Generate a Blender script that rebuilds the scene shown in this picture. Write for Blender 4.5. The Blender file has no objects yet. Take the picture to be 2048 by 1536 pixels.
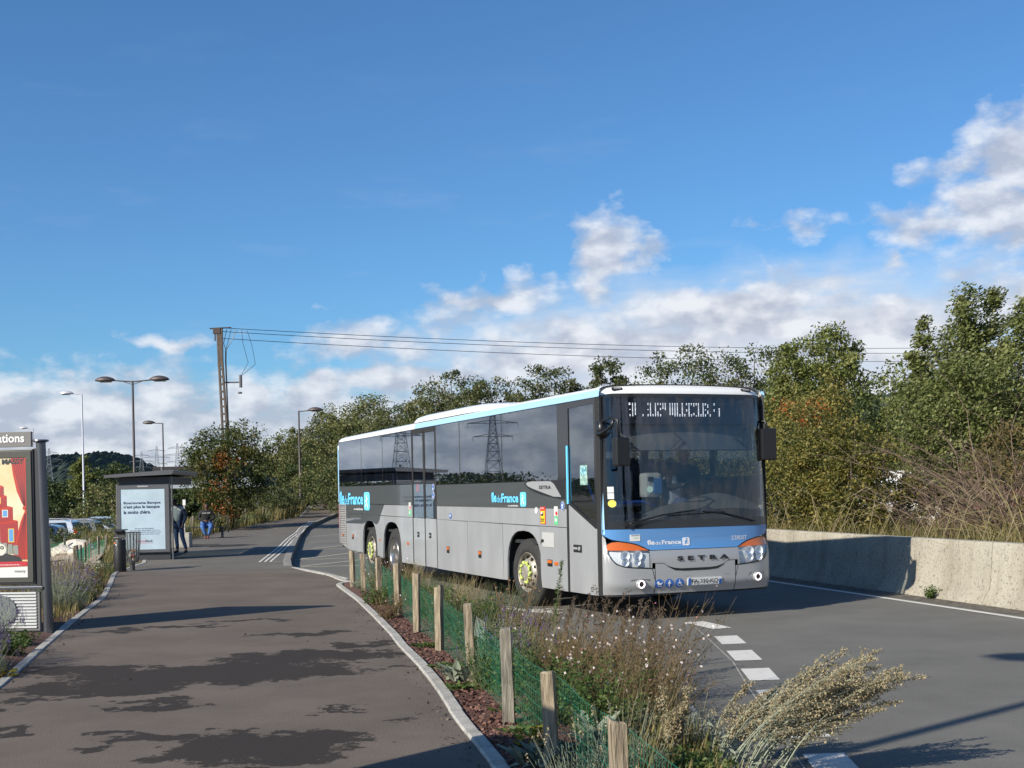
import bpy, bmesh, math, random
import numpy as np
from mathutils import Vector, Matrix
from mathutils.geometry import tessellate_polygon
random.seed(7)
RNG = np.random.default_rng(11)
PI = math.pi
S = bpy.context.scene
COL = S.collection

# ------------------------------------------------------------------ camera
cd = bpy.data.cameras.new('camera')
cam = bpy.data.objects.new('camera', cd)
COL.objects.link(cam)
cam.location = (0, 0, 1.75)
cam.rotation_euler = (Matrix.Rotation(PI/2, 4, 'X') @ Matrix.Rotation(-0.0205, 4, 'Z')).to_euler()
cd.sensor_width = 36
cd.lens = 43.65
cd.shift_y = 0.1028
cd.clip_start = 0.1
cd.clip_end = 9000
S.camera = cam

# ------------------------------------------------------------------ light
SUN_EL = math.radians(30)
SHX, SHY = 0.76, 0.65                      # direction in which shadows fall
sd = bpy.data.lights.new('sun', 'SUN')
sd.energy = 5.0
sd.angle = math.radians(0.5)
sd.color = (1.0, 0.92, 0.79)
sun = bpy.data.objects.new('sun', sd)
COL.objects.link(sun)
ld = Vector((SHX*math.cos(SUN_EL), SHY*math.cos(SUN_EL), -math.sin(SUN_EL)))
sun.rotation_euler = ld.to_track_quat('-Z', 'Y').to_euler()
S.view_settings.view_transform = 'Standard'
S.view_settings.look = 'None'
S.view_settings.gamma = 1
S.view_settings.exposure = 0.4

W = bpy.data.worlds.new('World')
S.world = W
W.use_nodes = True
nt = W.node_tree
N, L = nt.nodes, nt.links
N.clear()
def wn(t, **k):
    n = N.new(t)
    for a, b in k.items():
        setattr(n, a, b)
    return n
def wmath(op, a, b=None, c=None, clamp=False):
    n = wn('ShaderNodeMath', operation=op, use_clamp=clamp)
    for i, v in enumerate((a, b, c)):
        if v is None: continue
        if isinstance(v, (int, float)): n.inputs[i].default_value = v
        else: L.new(v, n.inputs[i])
    return n.outputs[0]
def wvec(op, a, b, out=0):
    n = wn('ShaderNodeVectorMath', operation=op)
    for i, v in enumerate((a, b)):
        if v is None: continue
        if isinstance(v, tuple): n.inputs[i].default_value = v
        else: L.new(v, n.inputs[i])
    return n.outputs[out]
def wnoise(vec, scale, detail=6, rough=0.55):
    n = wn('ShaderNodeTexNoise')
    n.inputs['Scale'].default_value = scale
    n.inputs['Detail'].default_value = detail
    n.inputs['Roughness'].default_value = rough
    L.new(vec, n.inputs['Vector'])
    return n.outputs['Fac']
def wmix(f, a, b):
    n = wn('ShaderNodeMix', data_type='RGBA')
    for i, v in ((0, f), (6, a), (7, b)):
        if isinstance(v, (int, float)): n.inputs[i].default_value = v
        elif isinstance(v, tuple): n.inputs[i].default_value = v
        else: L.new(v, n.inputs[i])
    return n.outputs[2]
sky = wn('ShaderNodeTexSky', sky_type='NISHITA')
sky.sun_disc = False
sky.sun_elevation = SUN_EL
sky.sun_rotation = math.atan2(-SHX, -SHY)
sky.air_density = 1.0
sky.dust_density = 0.6
sky.ozone_density = 2.2
sky.altitude = 100
tc = wn('ShaderNodeTexCoord')
sep = wn('ShaderNodeSeparateXYZ')
L.new(tc.outputs['Generated'], sep.inputs[0])
DEG = 57.29578
az = wmath('MULTIPLY', wmath('ARCTAN2', sep.outputs[0], sep.outputs[1]), DEG)
el = wmath('MULTIPLY', wmath('ARCSINE', sep.outputs[2]), DEG)
cmb = wn('ShaderNodeCombineXYZ')
L.new(az, cmb.inputs[0]); L.new(el, cmb.inputs[1])
P0 = cmb.outputs[0]
# domain warp (noise in degrees)
nz = wn('ShaderNodeTexNoise')
nz.inputs['Scale'].default_value = 0.33; nz.inputs['Detail'].default_value = 7; nz.inputs['Roughness'].default_value = 0.5
L.new(P0, nz.inputs['Vector'])
warp = wvec('MULTIPLY', wvec('SUBTRACT', nz.outputs['Color'], (0.5, 0.5, 0.5)), (4.6, 3.0, 0))
P1 = wvec('ADD', P0, warp)
BL = [ # az, el, raz, rel, weight
 (23.2, 13.8, 2.6, 2.0, 1.2), (20.2, 13.2, 2.0, .8, .7), (22.4, 11.2, 3.4, 1.6, 1.3), (18.6, 10.8, 2.8, .9, .75), (17.2, 9.7, .9, .6, .6), (23.5, 9.8, 4, 1.0, .6),
 (4.6, 11.0, 1.55, 1.6, 1.15), (4.4, 9.6, 1.2, 0.9, .7), (-.4, 8.9, 2.7, .9, .85), (-2.2, 8.0, 1.6, .7, .6),
 (-7.2, 7.2, 2.0, 1.0, .8), (-5.0, 6.6, 2.2, .8, .6),
 (3.5, 6.6, 3.2, 1.6, 1.1), (0.5, 5.8, 3.0, 1.1, .9), (9.5, 7.6, 4.4, 1.3, 1.15), (12.5, 8.4, 2.6, 1.0, .8), (7.2, 6.2, 3.5, 1.2, .9), (16.5, 6.6, 4.6, 1.5, 1.05), (22, 7.5, 3.5, 1.6, .8),
 (13.2, 11.4, 1.7, .5, .5), (-15.2, 7.1, 1.9, .32, .62), (-16.0, 5.2, 2.0, .7, .75),
 (-8.6, 4.6, 1.7, 1.1, 1.25), (-5.0, 5.0, 2.8, .9, 1.1), (-2.5, 5.3, 2.0, .6, .9), (-12.2, 4.2, 2.2, 1.1, 1.0), (-17.0, 4.2, 3.4, 1.1, 1.05), (-21.5, 3.4, 3.5, 1.3, 1.0), (-19, 2.4, 6, 1.2, 1.0),
 (-40, 9, 9, 3, 1), (-62, 14, 8, 3.4, 1.1), (-52, 5, 12, 3, 1.1), (48, 9, 12, 4, 1), (95, 12, 20, 6, 1), (150, 10, 26, 5, 1), (-110, 16, 18, 6, 1), (-150, 9, 20, 5, 1),
]
dens = None
for (a, e, ra, re, w) in BL:
    v = wvec('MULTIPLY', wvec('SUBTRACT', P1, (a, e, 0)), (1/ra, 1/re, 0))
    ln = wvec('LENGTH', v, None, out=1)
    b = wmath('MULTIPLY', wmath('SUBTRACT', 1.35, ln), w)
    dens = b if dens is None else wmath('MAXIMUM', dens, b)
band = wmath('MULTIPLY', wmath('SUBTRACT', 6.4, el), 0.32)          # bank of cloud near the horizon
dens = wmath('MAXIMUM', dens, band)
# horizontally stretched detail
Pd = wvec('MULTIPLY', P0, (1, 1.7, 0))
det = wnoise(Pd, 0.55, 10, 0.57)
dens2 = wmath('ADD', dens, wmath('MULTIPLY', wmath('SUBTRACT', det, 0.5), 1.9))
mask = wmath('SMOOTH_MIN', wmath('MULTIPLY', wmath('MAXIMUM', wmath('SUBTRACT', dens2, 0.06), 0), 1.35), 1.0, 0.35, clamp=True)
mask = wmath('MAXIMUM', wmath('MINIMUM', mask, 1.0), 0.0)
mask = wmath('MULTIPLY', mask, 0.9)
# shading: lit upper-left, grey undersides
Pup = wvec('ADD', Pd, (-0.75, 1.35, 0))
det2 = wnoise(Pup, 0.55, 5, 0.5)
det0 = wnoise(Pd, 0.55, 5, 0.5)
lit = wmath('ADD', wmath('MULTIPLY', wmath('SUBTRACT', det0, det2), 2.8), 0.45)
big = wnoise(wvec('ADD', Pd, (31, 7, 0)), 0.3, 3, 0.5)
lit = wmath('ADD', lit, wmath('MULTIPLY', wmath('SUBTRACT', big, 0.5), 1.7), clamp=True)
ccol = wmix(lit, (3.7, 4.05, 4.9, 1), (6.5, 6.7, 7.1, 1))
# thin high veil, right-hand side and low
v1 = wvec('MULTIPLY', wvec('SUBTRACT', P1, (12.0, 6.0, 0)), (1/19.0, 1/4.2, 0))
veil = wmath('MULTIPLY', wmath('SUBTRACT', 1.05, wvec('LENGTH', v1, None, out=1)), 1.9)
vs = wnoise(wvec('MULTIPLY', P0, (0.5, 2.6, 0)), 0.4, 6, 0.6)
veil = wmath('MULTIPLY', wmath('MAXIMUM', veil, 0), wmath('ADD', wmath('MULTIPLY', vs, 1.8), -0.1), clamp=True)
wisps = wmath('MULTIPLY', wmath('SUBTRACT', wnoise(wvec('MULTIPLY', P0, (0.35, 1.6, 0)), 0.32, 8, 0.62), 0.56), 1.1, clamp=True)
wisps = wmath('MULTIPLY', wisps, wmath('SUBTRACT', 1.0, wmath('DIVIDE', el, 22.0), clamp=True), clamp=True)
veil = wmath('MAXIMUM', wmath('MULTIPLY', veil, 1.0), wisps)
skyc = wvec('MULTIPLY', sky.outputs[0], (0.47, 0.78, 1.05))
c1 = wmix(veil, skyc, (5.2, 5.7, 6.5, 1))
c2 = wmix(mask, c1, ccol)
bg = wn('ShaderNodeBackground')
bg.inputs[1].default_value = 0.1
L.new(c2, bg.inputs[0])
wo = wn('ShaderNodeOutputWorld')
L.new(bg.outputs[0], wo.inputs[0])

# ------------------------------------------------------------------ materials
MATS = {}
def mat(name, col=(.5,.5,.5), rough=.6, metal=0., var=0., vscale=3., bump=0., bscale=40., spec=.5, coat=0., col2=None, lo=.35, hi=.65, stretch=(1,1,1), detail=5):
    if name in MATS: return MATS[name]
    m = bpy.data.materials.new(name); m.use_nodes = True
    t = m.node_tree; b = t.nodes['Principled BSDF']
    b.inputs['Base Color'].default_value = (*col, 1)
    b.inputs['Roughness'].default_value = rough
    b.inputs['Metallic'].default_value = metal
    b.inputs['Specular IOR Level'].default_value = spec
    b.inputs['Coat Weight'].default_value = coat
    if var or bump or col2:
        co = t.nodes.new('ShaderNodeTexCoord')
        mp = t.nodes.new('ShaderNodeMapping'); mp.inputs['Scale'].default_value = stretch
        t.links.new(co.outputs['Object'], mp.inputs[0])
    if var or col2:
        n = t.nodes.new('ShaderNodeTexNoise'); n.inputs['Scale'].default_value = vscale; n.inputs['Detail'].default_value = detail
        n.inputs['Roughness'].default_value = .6
        t.links.new(mp.outputs[0], n.inputs['Vector'])
        r = t.nodes.new('ShaderNodeValToRGB')
        r.color_ramp.elements[0].position = lo; r.color_ramp.elements[1].position = hi
        c2 = col2 if col2 else tuple(min(1, c*(1+var)) for c in col)
        c1 = col if col2 else tuple(c*(1-var) for c in col)
        r.color_ramp.elements[0].color = (*c1, 1); r.color_ramp.elements[1].color = (*c2, 1)
        t.links.new(n.outputs['Fac'], r.inputs[0]); t.links.new(r.outputs[0], b.inputs['Base Color'])
    if bump:
        n2 = t.nodes.new('ShaderNodeTexNoise'); n2.inputs['Scale'].default_value = bscale; n2.inputs['Detail'].default_value = 6
        t.links.new(mp.outputs[0], n2.inputs['Vector'])
        bp = t.nodes.new('ShaderNodeBump'); bp.inputs['Strength'].default_value = bump; bp.inputs['Distance'].default_value = .02
        t.links.new(n2.outputs['Fac'], bp.inputs['Height']); t.links.new(bp.outputs[0], b.inputs['Normal'])
    MATS[name] = m
    return m
def glass(name, tint=(.3,.33,.36), rough=.02, gcol=(1,1,1), base=.0):
    if name in MATS: return MATS[name]
    m = bpy.data.materials.new(name); m.use_nodes = True
    t = m.node_tree; t.nodes.clear()
    o = t.nodes.new('ShaderNodeOutputMaterial'); mx = t.nodes.new('ShaderNodeMixShader')
    tr = t.nodes.new('ShaderNodeBsdfTransparent'); tr.inputs[0].default_value = (*tint, 1)
    gl = t.nodes.new('ShaderNodeBsdfGlossy'); gl.inputs['Roughness'].default_value = rough; gl.inputs['Color'].default_value = (*gcol, 1)
    lw = t.nodes.new('ShaderNodeLayerWeight'); lw.inputs[0].default_value = .5
    fr = t.nodes.new('ShaderNodeMath'); fr.operation = 'POWER'; fr.inputs[1].default_value = 4.
    t.links.new(lw.outputs['Facing'], fr.inputs[0])
    ad = t.nodes.new('ShaderNodeMath'); ad.operation = 'MULTIPLY_ADD'; ad.inputs[1].default_value = 1.1; ad.inputs[2].default_value = base + .045
    ad.use_clamp = True
    t.links.new(fr.outputs[0], ad.inputs[0]); t.links.new(ad.outputs[0], mx.inputs[0])
    t.links.new(tr.outputs[0], mx.inputs[1]); t.links.new(gl.outputs[0], mx.inputs[2]); t.links.new(mx.outputs[0], o.inputs[0])
    MATS[name] = m
    return m
def emit(name, col, st):
    if name in MATS: return MATS[name]
    m = mat(name, col, .4); b = m.node_tree.nodes['Principled BSDF']
    b.inputs['Emission Color'].default_value = (*col, 1); b.inputs['Emission Strength'].default_value = st
    return m
def leafmat(name, cols, trans=.3, nscale=.5, rough=.55):
    """cols: list of colours; each leaf picks by its own random value plus a slow noise"""
    if name in MATS: return MATS[name]
    m = bpy.data.materials.new(name); m.use_nodes = True
    t = m.node_tree; t.nodes.clear()
    o = t.nodes.new('ShaderNodeOutputMaterial')
    at = t.nodes.new('ShaderNodeAttribute'); at.attribute_name = 'rnd'
    co = t.nodes.new('ShaderNodeTexCoord'); nz = t.nodes.new('ShaderNodeTexNoise'); nz.inputs['Scale'].default_value = nscale; nz.inputs['Detail'].default_value = 3
    t.links.new(co.outputs['Object'], nz.inputs['Vector'])
    a = t.nodes.new('ShaderNodeMath'); a.operation = 'MULTIPLY_ADD'; a.inputs[1].default_value = 1.5; a.inputs[2].default_value = -.75
    t.links.new(nz.outputs['Fac'], a.inputs[0])
    b = t.nodes.new('ShaderNodeMath'); b.operation = 'MULTIPLY_ADD'; b.inputs[1].default_value = .75; b.use_clamp = True
    t.links.new(at.outputs['Fac'], b.inputs[0])
    b2 = t.nodes.new('ShaderNodeMath'); b2.operation = 'ADD'; b2.inputs[1].default_value = .13
    t.links.new(a.outputs[0], b2.inputs[0]); t.links.new(b2.outputs[0], b.inputs[2])
    r = t.nodes.new('ShaderNodeValToRGB'); els = r.color_ramp.elements
    while len(els) < len(cols): els.new(.5)
    for i, c in enumerate(cols):
        els[i].position = i/(len(cols)-1) if len(cols) > 1 else 0
        els[i].color = (*c, 1)
    t.links.new(b.outputs[0], r.inputs[0])
    d = t.nodes.new('ShaderNodeBsdfPrincipled'); d.inputs['Roughness'].default_value = rough; d.inputs['Specular IOR Level'].default_value = .35
    tl = t.nodes.new('ShaderNodeBsdfTranslucent'); mx = t.nodes.new('ShaderNodeMixShader'); mx.inputs[0].default_value = trans
    t.links.new(r.outputs[0], d.inputs['Base Color']); t.links.new(r.outputs[0], tl.inputs[0])
    t.links.new(d.outputs[0], mx.inputs[1]); t.links.new(tl.outputs[0], mx.inputs[2]); t.links.new(mx.outputs[0], o.inputs[0])
    MATS[name] = m
    return m

# ------------------------------------------------------------------ object helpers
def tag(o, label=None, cat=None, group=None, kind=None):
    if label: o['label'] = label
    if cat: o['category'] = cat
    if group: o['group'] = group
    if kind: o['kind'] = kind
    return o
def empty(name, loc, rz=0., label=None, cat=None, group=None):
    o = bpy.data.objects.new(name, None); COL.objects.link(o)
    o.location = loc; o.rotation_euler = (0, 0, rz)
    return tag(o, label, cat, group)
def copy_tree(o, parent=None):
    c = o.copy(); COL.objects.link(c); c.parent = parent
    for ch in list(o.children): copy_tree(ch, c)
    return c
class MB:
    """mesh buffer"""
    def __init__(s): s.v = []; s.f = []; s.r = []
    def add(s, vs, fs):
        n = len(s.v); s.v += [tuple(v) for v in vs]; s.f += [tuple(i+n for i in f) for f in fs]; return s
    def box(s, a, b):
        x0,y0,z0 = a; x1,y1,z1 = b
        return s.add([(x0,y0,z0),(x1,y0,z0),(x1,y1,z0),(x0,y1,z0),(x0,y0,z1),(x1,y0,z1),(x1,y1,z1),(x0,y1,z1)],
              [(0,3,2,1),(4,5,6,7),(0,1,5,4),(1,2,6,5),(2,3,7,6),(3,0,4,7)])
    def obox(s, c, dx, dy, dz, hx, hy, hz):
        """oriented box: centre, three unit axes, half sizes"""
        c=Vector(c); dx=Vector(dx)*hx; dy=Vector(dy)*hy; dz=Vector(dz)*hz
        vs=[c-dx-dy-dz,c+dx-dy-dz,c+dx+dy-dz,c-dx+dy-dz,c-dx-dy+dz,c+dx-dy+dz,c+dx+dy+dz,c-dx+dy+dz]
        return s.add(vs,[(0,3,2,1),(4,5,6,7),(0,1,5,4),(1,2,6,5),(2,3,7,6),(3,0,4,7)])
    def tube(s, pts, r, n=8, cap=True):
        pts = [Vector(p) for p in pts]; k = len(pts)
        rs = r if isinstance(r, (list, tuple)) else [r]*k
        base = len(s.v); up = None
        for i, p in enumerate(pts):
            d = (pts[min(i+1,k-1)]-pts[max(i-1,0)])
            d = d.normalized() if d.length > 1e-9 else Vector((0,0,1))
            if up is None:
                up = Vector((0,0,1)) if abs(d.z) < .9 else Vector((1,0,0))
            a = d.cross(up)
            if a.length < 1e-6: a = d.orthogonal()
            a.normalize(); b = d.cross(a); up = -b if False else up
            for j in range(n):
                t = 2*PI*j/n
                s.v.append(tuple(p + (a*math.cos(t)+b*math.sin(t))*rs[i]))
        for i in range(k-1):
            for j in range(n):
                j2 = (j+1)%n
                s.f.append((base+i*n+j, base+i*n+j2, base+(i+1)*n+j2, base+(i+1)*n+j))
        if cap and n > 2:
            s.f.append(tuple(base+j for j in range(n))[::-1]); s.f.append(tuple(base+(k-1)*n+j for j in range(n)))
        return s
    def lathe(s, prof, n=24, axis='z', c=(0,0,0)):
        """prof: list of (r, h)"""
        base = len(s.v); k = len(prof)
        for r, h in prof:
            for j in range(n):
                t = 2*PI*j/n; a, b = r*math.cos(t), r*math.sin(t)
                p = {'z':(a,b,h),'x':(h,a,b),'y':(a,h,b)}[axis]
                s.v.append((p[0]+c[0],p[1]+c[1],p[2]+c[2]))
        for i in range(k-1):
            for j in range(n):
                j2=(j+1)%n
                s.f.append((base+i*n+j, base+i*n+j2, base+(i+1)*n+j2, base+(i+1)*n+j))
        return s
    def poly(s, pts, M=None):
        """flat polygon from 3D points, triangulated"""
        tri = tessellate_polygon([[Vector(p) for p in pts]])
        return s.add(pts, tri)
    def prism(s, pts, off):
        """pts: 3D planar outline; off: offset vector"""
        n=len(pts); off=Vector(off)
        tri = tessellate_polygon([[Vector(p) for p in pts]])
        vs=[Vector(p) for p in pts]+[Vector(p)+off for p in pts]
        fs=[tuple(t) for t in tri]+[tuple(i+n for i in t[::-1]) for t in tri]
        fs+=[(i,(i+1)%n,(i+1)%n+n,i+n) for i in range(n)]
        return s.add(vs,fs)
    def grid(s, rows):
        base=len(s.v); k=len(rows); n=len(rows[0])
        for r in rows: s.v += [tuple(p) for p in r]
        for i in range(k-1):
            for j in range(n-1):
                a=base+i*n+j
                s.f.append((a,a+1,a+n+1,a+n))
        return s
    def quads(s, V, rnd=None):
        """V: numpy (n,4,3)"""
        n=len(s.v); m=len(V)
        s.v += list(map(tuple, V.reshape(-1,3)))
        s.f += [(n+4*i,n+4*i+1,n+4*i+2,n+4*i+3) for i in range(m)]
        return s
    def build(s, name, m=None, parent=None, smooth=False, loc=None, auto=None, rnd=False, bev=0):
        me = bpy.data.meshes.new(name); me.from_pydata(s.v, [], s.f); me.update()
        if m: me.materials.append(m)
        o = bpy.data.objects.new(name, me); COL.objects.link(o)
        if parent: o.parent = parent
        if loc: o.location = loc
        if smooth or auto:
            me.polygons.foreach_set('use_smooth', [True]*len(me.polygons))
            if auto: me.set_sharp_from_angle(angle=math.radians(auto))
        if rnd:
            a = me.attributes.new('rnd','FLOAT','FACE'); a.data.foreach_set('value', RNG.random(len(me.polygons)).astype(np.float32))
        if bev:
            bm=bmesh.new(); bm.from_mesh(me); bmesh.ops.remove_doubles(bm,verts=bm.verts,dist=1e-5)
            bmesh.ops.bevel(bm,geom=[e for e in bm.edges if len(e.link_faces)==2 and e.calc_face_angle(0)>.6],offset=bev,segments=2,affect='EDGES',profile=.6,clamp_overlap=True)
            bm.to_mesh(me); bm.free()
        return o
def struct(o): return tag(o, kind='structure')
def text_verts(txt, size, bold=0., res=2, spacing=1., shear=0.):
    cu = bpy.data.curves.new('txt','FONT'); cu.body = txt; cu.size = size; cu.offset = bold; cu.resolution_u = res
    cu.space_character = spacing; cu.shear = shear
    o = bpy.data.objects.new('txt', cu); COL.objects.link(o)
    dg = bpy.context.evaluated_depsgraph_get(); dg.update()
    me = bpy.data.meshes.new_from_object(o.evaluated_get(dg))
    vs = [tuple(v.co) for v in me.vertices]; fs = [tuple(p.vertices) for p in me.polygons]
    bpy.data.objects.remove(o); bpy.data.curves.remove(cu); bpy.data.meshes.remove(me)
    return vs, fs
def text_mb(mb, txt, size, fn, x0=None, width=None, bold=0., height=None, res=2, spacing=1.):
    """place text through fn(u,v)->3D. width scales text to width; height scales cap height"""
    vs, fs = text_verts(txt, 1.0, bold, res, spacing)
    if not vs: return mb
    ax=min(v[0] for v in vs); bx=max(v[0] for v in vs); ay=min(v[1] for v in vs); by=max(v[1] for v in vs)
    sx = width/(bx-ax) if width else size
    sy = height/(by-ay) if height else size
    return mb.add([fn((v[0]-ax)*sx,(v[1]-(ay if height else 0))*sy) for v in vs], fs)
def skin(name, joints, edges, m, parent=None, sub=2, root=0, loc=None):
    """joints: list of (x,y,z,r[,r2])"""
    me = bpy.data.meshes.new(name); me.from_pydata([j[:3] for j in joints], edges, []); 
    o = bpy.data.objects.new(name, me); COL.objects.link(o)
    md = o.modifiers.new('s','SKIN'); md.use_smooth_shade = True
    for i, sv in enumerate(me.skin_vertices[0].data):
        j = joints[i]; sv.radius = (j[3], j[4] if len(j)>4 else j[3]); sv.use_root = (i==root)
    if sub:
        ms = o.modifiers.new('u','SUBSURF'); ms.levels = sub; ms.render_levels = sub
    dg = bpy.context.evaluated_depsgraph_get(); dg.update()
    me2 = bpy.data.meshes.new_from_object(o.evaluated_get(dg))
    me2.name = name
    o.modifiers.clear(); o.data = me2; bpy.data.meshes.remove(me)
    me2.materials.clear(); me2.materials.append(m)
    me2.polygons.foreach_set('use_smooth',[True]*len(me2.polygons))
    if parent: o.parent = parent
    if loc: o.location = loc
    return o
def interp(pts, y):
    """pts: list of (x,y) sorted by y -> x at y"""
    if y <= pts[0][1]: 
        (x0,y0),(x1,y1)=pts[0],pts[1]
    elif y >= pts[-1][1]:
        (x0,y0),(x1,y1)=pts[-2],pts[-1]
    else:
        for i in range(len(pts)-1):
            if pts[i][1] <= y <= pts[i+1][1]:
                (x0,y0),(x1,y1)=pts[i],pts[i+1]; break
    return x0+(x1-x0)*(y-y0)/(y1-y0)
def sstep(a,b,x):
    t=max(0,min(1,(x-a)/(b-a))); return t*t*(3-2*t)
# ------------------------------------------------------------------ terrain, road and paths
def rise(y):
    if y < 45: return 0.
    if y < 105: return .0004*(y-45)**2
    return 1.44+.03*(min(y,140)-105)
def rz(y): return -.032 - .12*sstep(24.5, 30, y) + rise(y)          # road surface
PL = [(-4.0,5),(-4.75,11.42),(-5.48,14.47),(-6.22,17.56),(-7.2,21.96),(-8.25,25.6),(-9.2,28.8),(-9.75,33),(-11.2,38),(-12.2,45),(-13.04,51.5),(-13.5,57.8),(-13.4,63.2),(-13.0,70.2),(-12.7,74.4),(-14.76,90.6),(-16.35,104.8),(-17,112)]
PR = [(.9,2),(.35,5),(-.16,7.81),(-.4,9.07),(-.53,9.79),(-.75,11.19),(-1.03,12.69),(-1.24,13.63),(-1.53,15.17),(-2.03,17.62),(-2.54,20.02),(-3.40,23.6)]
RL = [(2.3,-10),(1.75,2),(1.4,7.5),(1.42,9.1),(1.42,10.3),(1.22,11.2),(.12,15.9),(-.48,18.48),(-2.06,22.79),(-3.2,24.57),(-3.9,26.9),(-5.39,30.1),(-5.9,32.9),(-7.3,41.6),(-8.35,48.4),(-9.5,56),(-10.35,62.8),(-10.9,73),(-11.2,84),(-13,98),(-15,112)]
RR = [(12,-10),(9.6,5),(8.2,11),(7.05,16.0),(5.95,20.33),(4.89,24.32),(3.0,31),(.3,40),(-2.6,50),(-5.2,60),(-6.8,72),(-7.6,84),(-8.6,98),(-9.5,112)]
def GZ(x, y):
    r = rise(y)
    xl = interp(PL, max(5,min(y,112))); xr = interp(RR, max(-10,min(y,112)))
    z = -.10 + r
    if y < 30: z = -.10
    if x < xl-.1:
        d = xl-x
        t = sstep(.9, 10, d)
        z = (-.03+r)*(1-t) + (-.95)*t
        z -= .0
    elif x > xr+.5:
        z = (.12+r)*sstep(.5,2.5,x-xr) + z*(1-sstep(.5,2.5,x-xr))
    if 24 < y: z -= .22*sstep(26,29,y) * (1 if xl-.1 < x < xr+.5 else 0)
    return z
m_ground = mat('soil_and_grass', (.075,.07,.035), .95, col2=(.16,.13,.07), vscale=.35, detail=9, bump=.5, bscale=8)
xs = sorted(set([round(v,2) for v in list(np.arange(-40,30,.9))+list(np.arange(-120,-40,6))+list(np.arange(30,130,6))+[-3500,-1500,-700,-350,-200,200,350,700,1500,3500]]))
ys = sorted(set([round(v,2) for v in list(np.arange(-12,60,1.0))+list(np.arange(60,130,2.5))+[-3000,-800,-200,-60,-30,150,180,230,300,450,700,1100,1800,2600,4200]]))
g = MB()
g.grid([[(x,y,GZ(x,y)) for x in xs] for y in ys])
struct(g.build('ground', m_ground, smooth=True))

def asphalt(name, c1, c2, dark_patches=None, rough=.9):
    m = bpy.data.materials.new(name); m.use_nodes=True; t=m.node_tree; b=t.nodes['Principled BSDF']
    N_=t.nodes.new; K=t.links.new
    co=N_('ShaderNodeTexCoord')
    def noise(sc,de=6,ro=.6,vec=None):
        n=N_('ShaderNodeTexNoise'); n.inputs['Scale'].default_value=sc; n.inputs['Detail'].default_value=de; n.inputs['Roughness'].default_value=ro
        K(vec if vec else co.outputs['Object'], n.inputs['Vector']); return n.outputs['Fac']
    def mth(op,a,bb=None,cl=False):
        n=N_('ShaderNodeMath'); n.operation=op; n.use_clamp=cl
        for i,v in enumerate((a,bb)):
            if v is None: continue
            if isinstance(v,(int,float)): n.inputs[i].default_value=v
            else: K(v,n.inputs[i])
        return n.outputs[0]
    def mix(f,a,bb):
        n=N_('ShaderNodeMix'); n.data_type='RGBA'
        for i,v in ((0,f),(6,a),(7,bb)):
            if isinstance(v,(int,float)): n.inputs[i].default_value=v
            elif isinstance(v,tuple): n.inputs[i].default_value=(*v,1)
            else: K(v,n.inputs[i])
        return n.outputs[2]
    big=noise(.8,8,.65); fine=noise(90,3,.7); vf=N_('ShaderNodeTexVoronoi'); vf.inputs['Scale'].default_value=130; K(co.outputs['Object'],vf.inputs['Vector'])
    sp=mth('MULTIPLY',mth('SUBTRACT',fine,.5),1.6); 
    f=mth('ADD',mth('ADD',mth('MULTIPLY',mth('SUBTRACT',big,.5),2.0),.5),sp,True)
    col=mix(f,c1,c2)
    grit=mth('LESS_THAN',vf.outputs['Distance'],.16)
    col=mix(mth('MULTIPLY',grit,.25),col,tuple(min(1,c*2.2) for c in c2))
    K(col,b.inputs['Base Color'])
    b.inputs['Roughness'].default_value=rough
    if dark_patches:
        # feathered darker patches at fixed places on the surface
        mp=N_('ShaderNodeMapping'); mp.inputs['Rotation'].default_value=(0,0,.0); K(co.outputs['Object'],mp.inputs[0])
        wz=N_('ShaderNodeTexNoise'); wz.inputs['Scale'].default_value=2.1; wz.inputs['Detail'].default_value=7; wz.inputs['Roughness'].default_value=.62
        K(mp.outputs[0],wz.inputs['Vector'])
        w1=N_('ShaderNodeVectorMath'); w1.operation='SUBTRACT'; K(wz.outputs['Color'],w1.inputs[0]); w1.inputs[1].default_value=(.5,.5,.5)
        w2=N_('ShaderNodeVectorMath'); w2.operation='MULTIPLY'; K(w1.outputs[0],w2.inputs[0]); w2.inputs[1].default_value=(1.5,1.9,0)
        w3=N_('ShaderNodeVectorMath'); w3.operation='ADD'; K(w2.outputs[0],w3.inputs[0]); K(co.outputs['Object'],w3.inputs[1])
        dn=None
        for (x,y,rx,ry) in dark_patches:
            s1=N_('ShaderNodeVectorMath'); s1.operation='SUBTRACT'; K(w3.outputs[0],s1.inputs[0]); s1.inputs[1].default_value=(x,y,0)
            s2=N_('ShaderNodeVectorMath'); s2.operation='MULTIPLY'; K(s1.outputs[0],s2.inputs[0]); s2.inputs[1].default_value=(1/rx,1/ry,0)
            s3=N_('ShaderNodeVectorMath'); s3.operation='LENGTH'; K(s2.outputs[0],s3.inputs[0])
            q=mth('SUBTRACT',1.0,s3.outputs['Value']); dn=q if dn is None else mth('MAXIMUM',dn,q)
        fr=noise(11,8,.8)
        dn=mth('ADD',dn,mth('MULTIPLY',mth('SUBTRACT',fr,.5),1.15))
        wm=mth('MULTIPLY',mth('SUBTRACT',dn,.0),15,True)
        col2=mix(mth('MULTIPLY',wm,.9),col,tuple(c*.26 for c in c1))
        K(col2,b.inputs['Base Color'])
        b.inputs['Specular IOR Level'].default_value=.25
    bp=N_('ShaderNodeBump'); bp.inputs['Strength'].default_value=.55; bp.inputs['Distance'].default_value=.006
    K(vf.outputs['Distance'],bp.inputs['Height']); K(bp.outputs[0],b.inputs['Normal'])
    return m
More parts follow.
